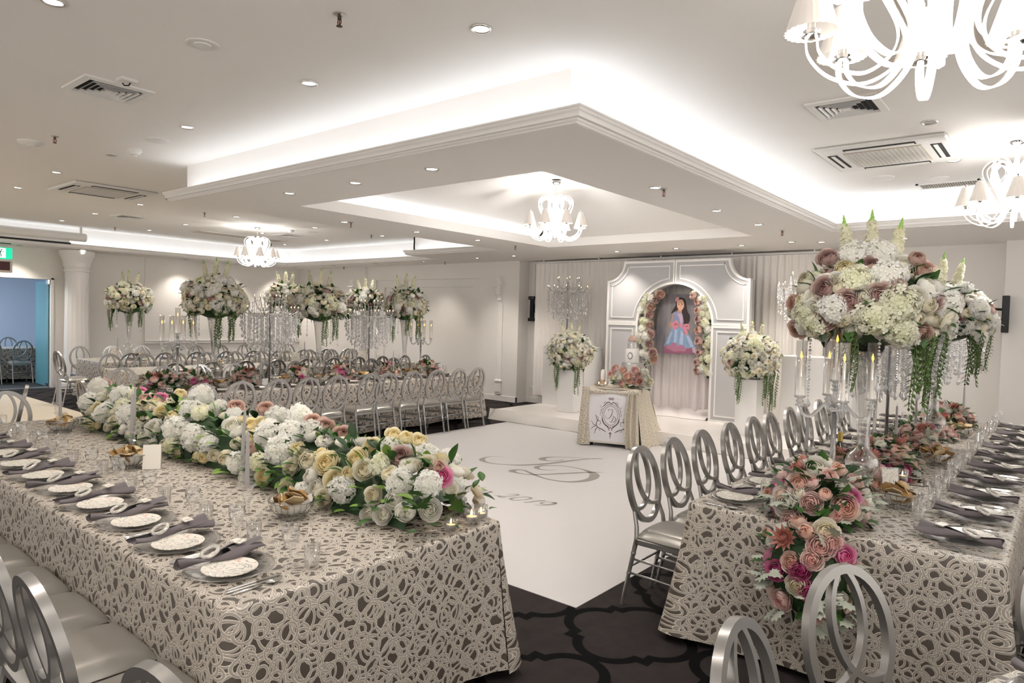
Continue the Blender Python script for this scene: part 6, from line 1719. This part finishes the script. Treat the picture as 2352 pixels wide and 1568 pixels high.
paint('painted_smile', [(565, 434), (590, 440), (618, 433), (592, 445)], MP('teeth', (.75, .68, .62)), .005)
paint('painted_hair_flower', [(480, 250), (510, 205), (560, 215), (545, 255), (505, 300), (485, 290)], MP('hairbow', (.62, .28, .34)), .004)
paint('painted_underskirt', [(240, 1230), (230, 1390), (400, 1395), (700, 1400), (920, 1405), (880, 1260), (600, 1150)], MP('underskirt', (.27, .10, .17)), .002, False)
paint('painted_ruffle', [(260, 1260), (430, 1350), (560, 1345), (690, 1350), (690, 1230), (400, 1170)], MP('ruffle', (.38, .16, .24)), .0026)
paint('painted_skirt', [(400, 850), (360, 960), (300, 1060), (235, 1250), (320, 1205), (375, 1240), (390, 1175), (460, 1170), (510, 1190), (515, 1250), (560, 1220), (650, 1225), (700, 1290), (800, 1280), (905, 1255), (830, 1100), (740, 950), (690, 830), (540, 820)], MP('skirt', (.20, .30, .46)), .0034, False)
for q_ in ([(470, 880), (445, 1160), (500, 1170), (520, 900)], [(600, 900), (560, 1200), (640, 1215), (650, 980)], [(700, 1000), (800, 1270), (870, 1250), (770, 1040)], [(380, 960), (290, 1190), (335, 1190), (420, 940)]):
    paint('painted_skirt_fold', q_, MP('skirt_light', (.36, .43, .58)), .0042, False)
for q_ in ([(575, 790), (500, 690), (455, 720), (400, 760), (420, 860), (450, 905), (520, 860)], [(640, 800), (700, 765), (770, 775), (785, 850), (755, 900), (690, 860)], [(620, 830), (660, 960), (670, 1005), (740, 1000), (745, 930), (690, 850)], [(560, 780), (590, 760), (640, 790), (630, 850), (575, 840)]):
    paint('painted_bow_loop', q_, MP('bow', (.56, .22, .28)), .005, False)
for q_ in ([(480, 740), (560, 800), (440, 800)], [(640, 820), (760, 800), (740, 840)], [(640, 860), (690, 990), (665, 980)]):
    paint('painted_bow_fold', q_, MP('bow_dark', (.36, .12, .17)), .006, False)
paint('painted_train', [(830, 1275), (905, 1260), (918, 1400), (850, 1370)], MP('train', (.45, .38, .48)), .0042, False)

# ---- flower garlands up the inside of the arch
def garland(pts, label, seed, pal, mauve_side, x):
    rnd = random.Random(seed); base = atx(*pts[-1], x); t = thing('arch_garland', label, 'flower arrangement', (x, base.y, base.z), 0, 'garlands of the arch')
    b = MB(); lf = leaf_mb(1, .3, .2); path = [atx(*p, x)-base_v(base, x) for p in pts]
    b.tube(path, .05, 8)
    for i in range(120):
        k = rnd.random()*(len(path)-1); i0 = int(k); p = path[i0].lerp(path[i0+1], k-i0)
        d = Vector((-rnd.random(), rnd.uniform(-1, 1), rnd.uniform(-.8, .8)))
        b.join(lf, Matrix.Translation(p+d*.05) @ d.to_track_quat('Y', 'Z').to_matrix().to_4x4() @ S(rnd.uniform(.05, .09)), mi=rnd.choice((0, 1)))
    fo = obj('foliage', b.mesh('garland_foliage', [M_LEAFDK, M_LEAF], True), t); fo['kind'] = 'stuff'
    m = 46
    for i in range(m):
        k = (i+.5)/m*(len(path)-1); i0 = int(k); p = path[i0].lerp(path[i0+1], k-i0)
        typ, col = flower_pick(rnd, pal); s = .058*FSC[typ]*rnd.uniform(.85, 1.15)
        off = Vector((-.05*rnd.random()-.03, rnd.uniform(-.085, .085), rnd.uniform(-.03, .03)))
        add_flower(t, typ, col, p+off, Vector((-1, off.y*4-.3, .15)), s, rnd, i)
    for i in range(9):
        k = (i+.4)/9*(len(path)-1); i0 = int(k); p = path[i0].lerp(path[i0+1], k-i0)
        add_flower(t, 'rose', rnd.choice(('mauve', 'dusty')), p+Vector((-.10, mauve_side*(.10+.05*rnd.random()), 0)), Vector((-1, mauve_side*.4, .1)), rnd.uniform(.066, .080), rnd, i)
    return t
def base_v(bs, x): return Vector((x, bs.y, bs.z))
PALG = [('hydg', '', 2.5), ('hyd', '', 1.5), ('ball', 'ivory', 2), ('rose', 'white', 1.5), ('ball', 'white', 1)]
garland([(1508, 672), (1494, 688), (1486, 715), (1482, 745), (1484, 780), (1488, 810), (1492, 832)], 'garland of cream flowers and mauve roses up the left inside of the arch', 5, PALG, -1, 10.60)
garland([(1610, 672), (1622, 695), (1627, 725), (1627, 760), (1626, 800), (1624, 835), (1626, 862)], 'garland of cream flowers and mauve roses up the right inside of the arch', 6, PALG, 1, 10.60)

# ---- plinths with flower balls and crystal pieces
def plinth(x, y, w, d, h, rz, label):
    t = thing('plinth', label, 'plinth', (x, y, SZ), rz, 'white display plinths')
    b = MB(); b.bbox((-w/2, -d/2, 0), (w/2, d/2, h-.02), .004); obj('box', b.mesh('plinth_box', M_PLINTH), t)
    b = MB(); b.bbox((-w/2-.004, -d/2-.004, h-.022), (w/2+.004, d/2+.004, h), .004); obj('top_board', b.mesh('plinth_top', M_PLINTH), t)
plinth(9.66, 6.60, .30, .33, .72, .04, 'white square plinth under the flower ball beside the cake table')
plinth(9.72, 3.52, .34, .30, .80, .04, 'white square plinth under the flower ball beside the row of chairs')
plinth(10.45, 7.10, .60, .92, 1.08, 0, 'wide white plinth under the crystal piece near the wall corner')
plinth(10.35, 2.72, .60, .95, 1.14, 0, 'wide white plinth under the crystal piece behind the long table')
dome('plinth_flower_arrangement', 'round white flower ball with a few mauve roses left of the cake table', 'flower arrangement', (9.66, 6.62, SZ+.72+.30), .40, .40, .36, PAL_PLINTH, 230, .060, 91, 'flower balls on plinths', zlow=-.72, spikes=3, trails=2, spike_s=.22, leaves=14, trail_len=1.15)
dome('plinth_flower_arrangement', 'round white flower ball with a few mauve roses right of the arch', 'flower arrangement', (9.72, 3.52, SZ+.80+.30), .40, .40, .36, PAL_PLINTH, 230, .060, 92, 'flower balls on plinths', zlow=-.72, spikes=3, trails=3, spike_s=.24, leaves=14, trail_len=1.2)
crystal_stand(10.35, 7.18, 'crystal-drop centrepiece on the wide plinth near the wall corner', SZ+1.08, 1.05)
crystal_stand(10.35, 3.00, 'crystal-drop centrepiece on the wide plinth behind the long table', SZ+1.14, 1.0)

# ================================================================ cake table
fx = Vector((.19, -.64, 0)).normalized(); fin = Vector((-fx.y, fx.x, 0))     # along the front, and inwards
CA = math.atan2(fx.y, fx.x)
CC = Vector((8.13, 4.86, 0))+fin*.38; CW, CDp, CH_ = .70, .76, .80
t = thing('cake_table', 'square white-fronted cake table with printed crest panel', 'table', (CC.x, CC.y, .004), CA)
b = MB(); b.bbox((-CW/2, -CDp/2, .05), (CW/2, CDp/2, CH_-.002), .006); obj('cabinet', b.mesh('cake_cabinet', M_PLINTH), t)
b = MB(); b.box((-CW/2+.01, -CDp/2-.006, .05), (CW/2-.01, -CDp/2, .075)); obj('bottom_rail', b.mesh('cake_rail', mat('cream_rail', (.66, .62, .56), .4)), t)
b = MB()
for sx in (-1, 1):
    for sy in (-1, 1): b.lathe([(.03, 0), (.03, .05)], 12, M=T(sx*(CW/2-.06), sy*(CDp/2-.06), 0))
obj('feet', b.mesh('cake_feet', M_BLACKMETAL), t)
b = MB(); b.box((-CW/2+.02, -CDp/2-.004, .08), (CW/2-.02, -CDp/2-.0005, CH_-.03)); pn = obj('front_panel', b.mesh('cake_panel', mat('panel_white', (.76, .745, .77), .5)), t)
# crest: oval frame, scrolls, crown, cross and the initials
M_PLUM = mat('plum_ink', (.13, .075, .10), .6)
def crest(lst, w, name):
    b = MB(); w *= 1.6
    for st in lst: stroke(b, st, w, .0012, 7, org=(0, -CDp/2-.005, .44), ex=(1, 0, 0), ey=(0, 0, 1))
    obj(name, b.mesh('crest_'+name, M_PLUM), pn)
def oval(rx, rz_, w, n=24): return [(rx*math.cos(2*PI*k/n), rz_*math.sin(2*PI*k/n), w) for k in range(n+1)]
def mirror(l): return l+[[(-x, y, w) for x, y, w in s] for s in l]
crest([oval(.096, .130, .35), oval(.103, .138, .2), oval(.122, .158, .55)], .006, 'oval_frame')
crest([[(.0, .065, .3), (.028, .085, .4), (.018, .03, .9), (-.005, -.02, .9), (-.035, -.045, .5), (-.07, -.03, .4), (-.068, .0, .3)], [(-.025, .055, .4), (-.035, .08, .6), (.0, .088, .4), (.03, .085, .3)], [(.045, -.01, .5), (.025, -.06, .9), (.01, -.085, .5), (-.015, -.085, .3), (.02, -.09, .4), (.06, -.075, .9), (.072, -.04, .9), (.05, -.01, .5), (.02, .0, .3)]], .0055, 'initials')
crest(mirror([[(.0, .16, .6), (.03, .185, 1.2), (.06, .17, .9), (.09, .14, 1.0), (.12, .11, .5), (.145, .11, .4), (.15, .13, .3)], [(.06, .175, .6), (.085, .185, .5), (.10, .165, .4), (.085, .155, .3)], [(.115, .09, .6), (.14, .07, .7), (.135, .04, .5), (.15, .02, .5), (.14, -.01, .4)], [(.12, -.03, .9), (.115, -.08, 1.1), (.085, -.125, .9), (.05, -.15, 1.4), (.02, -.18, 1.0), (.0, -.165, .6)], [(.06, -.13, .6), (.045, -.155, .8), (.03, -.14, .5)], [(.02, -.18, .8), (.025, -.205, .6), (.008, -.20, .4)]]), .006, 'scrolls')
crest(mirror([[(.06, -.235, .4), (.09, -.215, 1.0), (.13, -.195, 1.0), (.18, -.175, .9), (.20, -.13, .9), (.185, -.085, .7), (.15, -.085, .6), (.14, -.12, .5), (.16, -.14, .4)], [(.18, -.09, .8), (.20, -.05, .7), (.215, .0, .3)], [(.185, -.08, .5), (.175, -.05, .6), (.20, -.02, .4), (.22, -.01, .3)], [(.20, -.155, .9), (.24, -.14, .7), (.27, -.10, .4), (.285, -.09, .3)], [(.21, -.165, .7), (.25, -.175, .6), (.27, -.21, .4)], [(.18, -.175, .8), (.21, -.21, .9), (.22, -.26, .5), (.235, -.265, .3)], [(.15, -.19, .3), (.16, -.21, .5), (.14, -.225, .4)]]), .0065, 'leaf_sprays')
crest([[(-.03, .215, .5), (.0, .222, .8), (.03, .215, .5)], [(-.03, .218, .3), (-.036, .245, .6), (-.018, .228, .5), (-.012, .25, .6), (.0, .23, .6), (.012, .25, .6), (.018, .228, .5), (.036, .245, .6), (.03, .218, .3)]], .006, 'crown')
crest([[(0, -.23, 1.0), (0, -.27, 1.0), (0, -.32, .5)], [(-.022, -.248, .8), (0, -.247, .8), (.022, -.248, .8)]], .007, 'cross')
# lace cloth: top, left jabot, front swag, right-hand drape
V = []; 
def lace_obj(name, fn, nu, nv, uvf, label=None):
    vs = []; uvs = []; 
    for j in range(nv+1):
        for i in range(nu+1):
            u, v = i/nu, j/nv; p = fn(u, v); vs.append(p); uvs.append(uvf(u, v))
    b = MB(); f = []
    for j in range(nv):
        for i in range(nu): a = j*(nu+1)+i; f.append((a, a+1, a+nu+2, a+nu+1))
    b.add(vs, f); return b.mesh(name, M_LACE_FINE, True, uvs=uvs)
cl = thing('cake_table_cloth', 'cream lace cloth draped over the cake table', 'tablecloth', (CC.x, CC.y, .004), CA)
hx, hy = CW/2, CDp/2
obj('top_cloth', lace_obj('cake_cloth_top', lambda u, v: (-hx-.01+(2*hx+.02)*u, -hy-.01+(2*hy+.02)*v, CH_+.006+.004*math.sin(9*u+5*v)), 8, 8, lambda u, v: (u*.72, v*.78)), cl)
def swag(u, v):
    a = v*PI*1.3-.3; r = .035+.012*math.sin(9*u)
    return (-hx-.03+(2*hx+.06)*u, -hy+.01-r*math.sin(a)*1.0, CH_-.02-.02*math.sin(PI*u)+r*math.cos(a))
obj('front_swag', lace_obj('cake_swag', swag, 24, 8, lambda u, v: (u*.8, v*.15)), cl)
def jab(u, v):      # left bunch hanging to the floor
    t_ = 1-v; a = u*2*PI; r = .055+.02*t_+.016*math.sin(5*a+3*t_)
    return (-hx-.005-.03*t_+r*math.cos(a)*1.1, -hy+.02+r*math.sin(a), .012+(CH_-.0)*v-.0)
obj('left_jabot', lace_obj('cake_jabot', jab, 28, 10, lambda u, v: (u*.45, v*.85)), cl)
def rdr(u, v):      # drape over the right side, folds spreading to the floor
    t_ = 1-v; s = u
    px_ = hx+.012+(.06+.22*s)*t_*t_+.035*math.sin(20*s+2*t_)*t_**.6
    py_ = -hy-.03*t_+(2*hy+.10*t_)*s-.0
    return (px_, py_, .012+(CH_+.004-.012)*v-.012*t_*abs(math.sin(20*s)))
obj('right_drape', lace_obj('cake_drape', rdr, 60, 12, lambda u, v: (u*1.5, v*.85)), cl)
def frt(u, v):      # the front right corner gathered over the panel edge
    t_ = 1-v
    return (hx+.02-.17*(1-u)*(.75+.25*math.sin(3*t_)) + .05*t_*u, -hy-.012-.035*t_-.022*math.sin(15*u+2*t_)-.02*u, .012+(CH_+.004-.012)*v)
obj('front_corner_drape', lace_obj('cake_corner', frt, 24, 12, lambda u, v: (u*.4, v*.85)), cl)
def bck(u, v):
    t_ = 1-v
    return (-hx+(2*hx+.22*t_)*u, hy+.012+.06*t_+.02*math.sin(22*u)*t_, .012+(CH_+.004-.012)*v)
obj('back_drape', lace_obj('cake_back', bck, 30, 8, lambda u, v: (u*1.2, v*.85)), cl)
# cake
KP = CC+fin*.06+fx*.17; KZ = .004+CH_+.012
ck = thing('celebration_cake', 'tiered white and silver celebration cake with crest plaque and cross topper', 'cake', (KP.x, KP.y, KZ), 0)
M_ICING = mat('white_icing', (.80, .78, .745), .45, sss=.05)
b = MB(); b.lathe([(.17, 0), (.17, .012), (0, .012)], 36); obj('cake_board', b.mesh('cake_board', mat('silver_board', (.6, .6, .6), .25, .9)), ck)
b = MB(); b.lathe([(.14, .012), (.145, .02), (.145, .335), (.138, .345), (0, .345)], 40); obj('silver_tier', b.mesh('silver_tier', mat('silver_leaf', (.55, .53, .52), .3, .85, bump=(18, .8)), True, 40), ck)
b = MB(); b.lathe([(.096, .345), (.100, .352), (.100, .54), (.096, .55), (0, .55)], 40); obj('white_tier', b.mesh('white_tier', M_ICING, True, 40), ck)
b = MB(); b.tube([(.101*math.cos(2*PI*k/40), .101*math.sin(2*PI*k/40), .353) for k in range(40)], .005, 6, closed=True); obj('icing_bead', b.mesh('icing_bead', M_ICING, True), ck)
b = MB(); b.lathe([(.066, .55), (.066, .66), (.064, .66), (.064, .552)], 32, caps=False); obj('clear_tier', b.mesh('clear_tier', M_GLASS, True), ck)
pd = Vector((-1, -.25, 0)).normalized(); pm = pd.to_track_quat('Z', 'Y').to_matrix().to_4x4()
b = MB(); v_ = [(.036*(1+.10*math.cos(8*a))*math.cos(a), .050*(1+.10*math.cos(8*a))*math.sin(a)) for a in [2*PI*k/40 for k in range(40)]]; b.prism(v_, 0, .008); pq = obj('plaque', b.mesh('cake_plaque', mat('pewter', (.22, .20, .20), .5, .3)), ck, M=Matrix.Translation(pd*.098+Vector((0, 0, .45))) @ pm)
b = MB(); b.lathe([(.026, .0085), (0, .0095)], 24, M=S(1, 1.35, 1)); obj('plaque_oval', b.mesh('plaque_oval', M_ICING), pq)
b = MB(); b.tube([(0, 0, .66), (0, 0, .80)], .003, 6); b.tube([(-.02*fx.x, -.02*fx.y, .775), (.02*fx.x, .02*fx.y, .775)], .004, 6); b.tube([(0, 0, .745), (0, 0, .805)], .004, 6); obj('cross_topper', b.mesh('cross_topper', mat('pale_gold', (.70, .60, .45), .35, .6)), ck)
rnd = random.Random(77)
def cflow(x, y, z, typ, col, s, d): add_flower(ck, typ, col, Vector((x, y, z)), Vector(d), s, rnd, int(s*1000))
for k in range(9):
    a = 2*PI*k/9; cflow(.04*math.cos(a), .04*math.sin(a), .685+.012*(k % 2), 'rose', ('blush', 'blush', 'ivory')[k % 3], .042, (math.cos(a), math.sin(a), .5))
cflow(0, 0, .72, 'rose', 'blush', .045, (-.2, 0, 1))
fl = [(-.30, .13, 'blush', .06), (-.26, .08, 'ivory', .05), (-.10, .02, 'blush', .062), (.02, .04, 'peach', .055), (.10, .02, 'blush', .066), (.20, .05, 'white', .07), (-.16, .10, 'white', .062), (-.02, .12, 'peach', .058), (.06, .14, 'blush', .07), (.16, .13, 'blush', .06), (.26, .10, 'white', .066), (-.20, .03, 'white', .055), (.0, -.02, 'ivory', .055), (.28, .0, 'white', .065), (.14, -.07, 'white', .075), (.24, .18, 'white', .055), (.10, .21, 'blush', .06), (-.10, .20, 'peach', .05), (-.05, .05, 'ivory', .052), (.32, .06, 'ivory', .055), (-.23, .22, 'blush', .062), (.18, .0, 'blush', .05)]
for (u, z_, c_, s_) in fl:
    p = fx*(u*.9)-fin*(.17+.05*random.Random(int(u*100+z_*1000)).random()-.3*abs(u)*.6)
    cflow(p.x, p.y, .05+z_, 'rose', c_, s_, (-fin.x+fx.x*u, -fin.y+fx.y*u, .35))
p = fx*.17-fin*.22; cflow(p.x, p.y, .10, 'protea', '', .075, (-fin.x, -fin.y, .3))
for k in range(16):
    u = rnd.uniform(-.28, .30); p = fx*u-fin*.19
    obj('leaf', ME_LEAF['d'] if k % 2 else ME_DUSTY, ck, M=Matrix.Translation(Vector((p.x, p.y, rnd.uniform(.0, .12)))) @ (Vector((-fin.x+rnd.uniform(-.8, .8), -fin.y+rnd.uniform(-.8, .8), rnd.uniform(-.3, .4)))).to_track_quat('Y', 'Z').to_matrix().to_4x4() @ S(.10))
# candle, tealights and tray on the cake table
def ct(u, w_): return CC+fx*u+fin*w_
p = ct(-.23, .0); q = thing('pillar_candle', 'white pillar candle with gold band on the cake table', 'candle', (p.x, p.y, KZ))
b = MB(); b.lathe([(.035, .0), (.035, .20), (.028, .225), (0, .235)], 24); obj('wax', b.mesh('pillar_wax', M_ICING, True, 40), q)
b = MB(); b.lathe([(.0358, .03), (.0358, .085)], 24, caps=False); obj('band', b.mesh('pillar_band', mat('rose_gold', (.62, .40, .28), .35, .5)), q)
b = MB(); b.tube([(0, 0, .233), (.001, 0, .247)], .0015, 5); obj('wick', b.mesh('pillar_wick', M_BLACKMETAL), q)
for (u, w_) in ((-.25, -.14), (-.16, -.12)): p = ct(u, w_); tealight(p.x, p.y, 'before the pillar candle on the cake table', KZ, 1.25)
p = ct(-.30, .06); q = thing('gold_tray', 'small gold edged tray on the cake table', 'tray', (p.x-.01, p.y, KZ))
b = MB(); b.lathe([(.06, 0), (.075, .01), (.072, .012), (.055, .004), (0, .004)], 28); obj('dish', b.mesh('gold_dish', mat('gold', (.66, .45, .12), .3, .9), True), q)
p = ct(.26, -.02); q = thing('cake_knife', 'dark handled cake knife on the cake table', 'knife', (p.x, p.y, KZ), .4)
b = MB(); b.box((-.10, -.012, .002), (.06, .012, .005)); obj('blade', b.mesh('cake_blade', M_STEEL), q)
b = MB(); b.bbox((.06, -.010, 0), (.15, .010, .014), .004); obj('handle', b.mesh('cake_knife_handle', M_BLACKMETAL), q)

# ================================================================ wall fittings
t = thing('television_bracket', 'black television wall bracket with folded arm beside the stage curtain', 'bracket', (X1, 8.68, 1.70), 0)
b = MB(); b.bbox((-.10, -.045, .0), (-.06, .045, .52), .004); b.bbox((-.12, -.075, 0), (-.05, .075, .07), .004); b.bbox((-.12, -.075, .45), (-.05, .075, .52), .004); obj('mount_frame', b.mesh('tv_frame', M_BLACKMETAL), t)
b = MB(); b.tube([(-.08, 0, .12), (-.05, -.04, .24), (-.10, .03, .36)], .014, 8); b.bbox((-.06, -.09, .24), (-.03, -.05, .38), .004); obj('folding_arm', b.mesh('tv_arm', M_BLACKMETAL), t)
b = MB(); b.bbox((-.05, -.06, .18), (0, .06, .34), .004); obj('wall_plate', b.mesh('tv_plate', M_BLACKMETAL), t)
t = thing('cable_conduit', 'white cable conduit running up the wall above the bracket', 'conduit', (X1, 8.70, 2.22))
b = MB(); b.bbox((-.035, -.045, 0), (0, .045, .72), .004); obj('cover', b.mesh('conduit_cover', M_TRIM), t)
t = thing('wall_socket', 'white double wall socket near the stage corner', 'socket', (X1, 8.66, .30))
b = MB(); b.bbox((-.012, -.06, -.04), (0, .06, .04), .004); obj('plate', b.mesh('socket_plate', M_WHITEPLASTIC), t)
b = MB()
for y in (-.03, .03): b.box((-.015, y-.014, -.012), (-.012, y+.014, .016))
obj('outlets', b.mesh('socket_outlets', mat('socket_grey', (.45, .45, .44), .5)), t)
t = thing('wall_switch', 'small white wall plate beside the bracket', 'switch', (X1, 8.56, 2.10))
b = MB(); b.bbox((-.010, -.06, -.035), (0, .06, .035), .004); obj('plate', b.mesh('switch_plate', M_WHITEPLASTIC), t)
t = thing('television_bracket', 'black television wall bracket with arm sticking out by the right wall corner', 'bracket', (X1-.33-.001, .60, 1.74), 0)
b = MB(); b.bbox((-.10, .02, 0), (-.04, .10, .48), .006); obj('mount_frame', b.mesh('tv_frame_r', M_BLACKMETAL), t)
b = MB(); b.tube([(-.06, .09, .30), (-.08, .32, .31)], .016, 8); b.tube([(-.06, .09, .16), (-.07, .14, .19), (-.08, .24, .29)], .013, 8); b.bbox((-.09, .20, .26), (-.06, .25, .33), .004); obj('folding_arm', b.mesh('tv_arm_r', M_BLACKMETAL), t)
b = MB(); b.bbox((-.04, .03, .1), (0, .085, .4), .004); obj('wall_plate', b.mesh('tv_plate_r', M_BLACKMETAL), t)
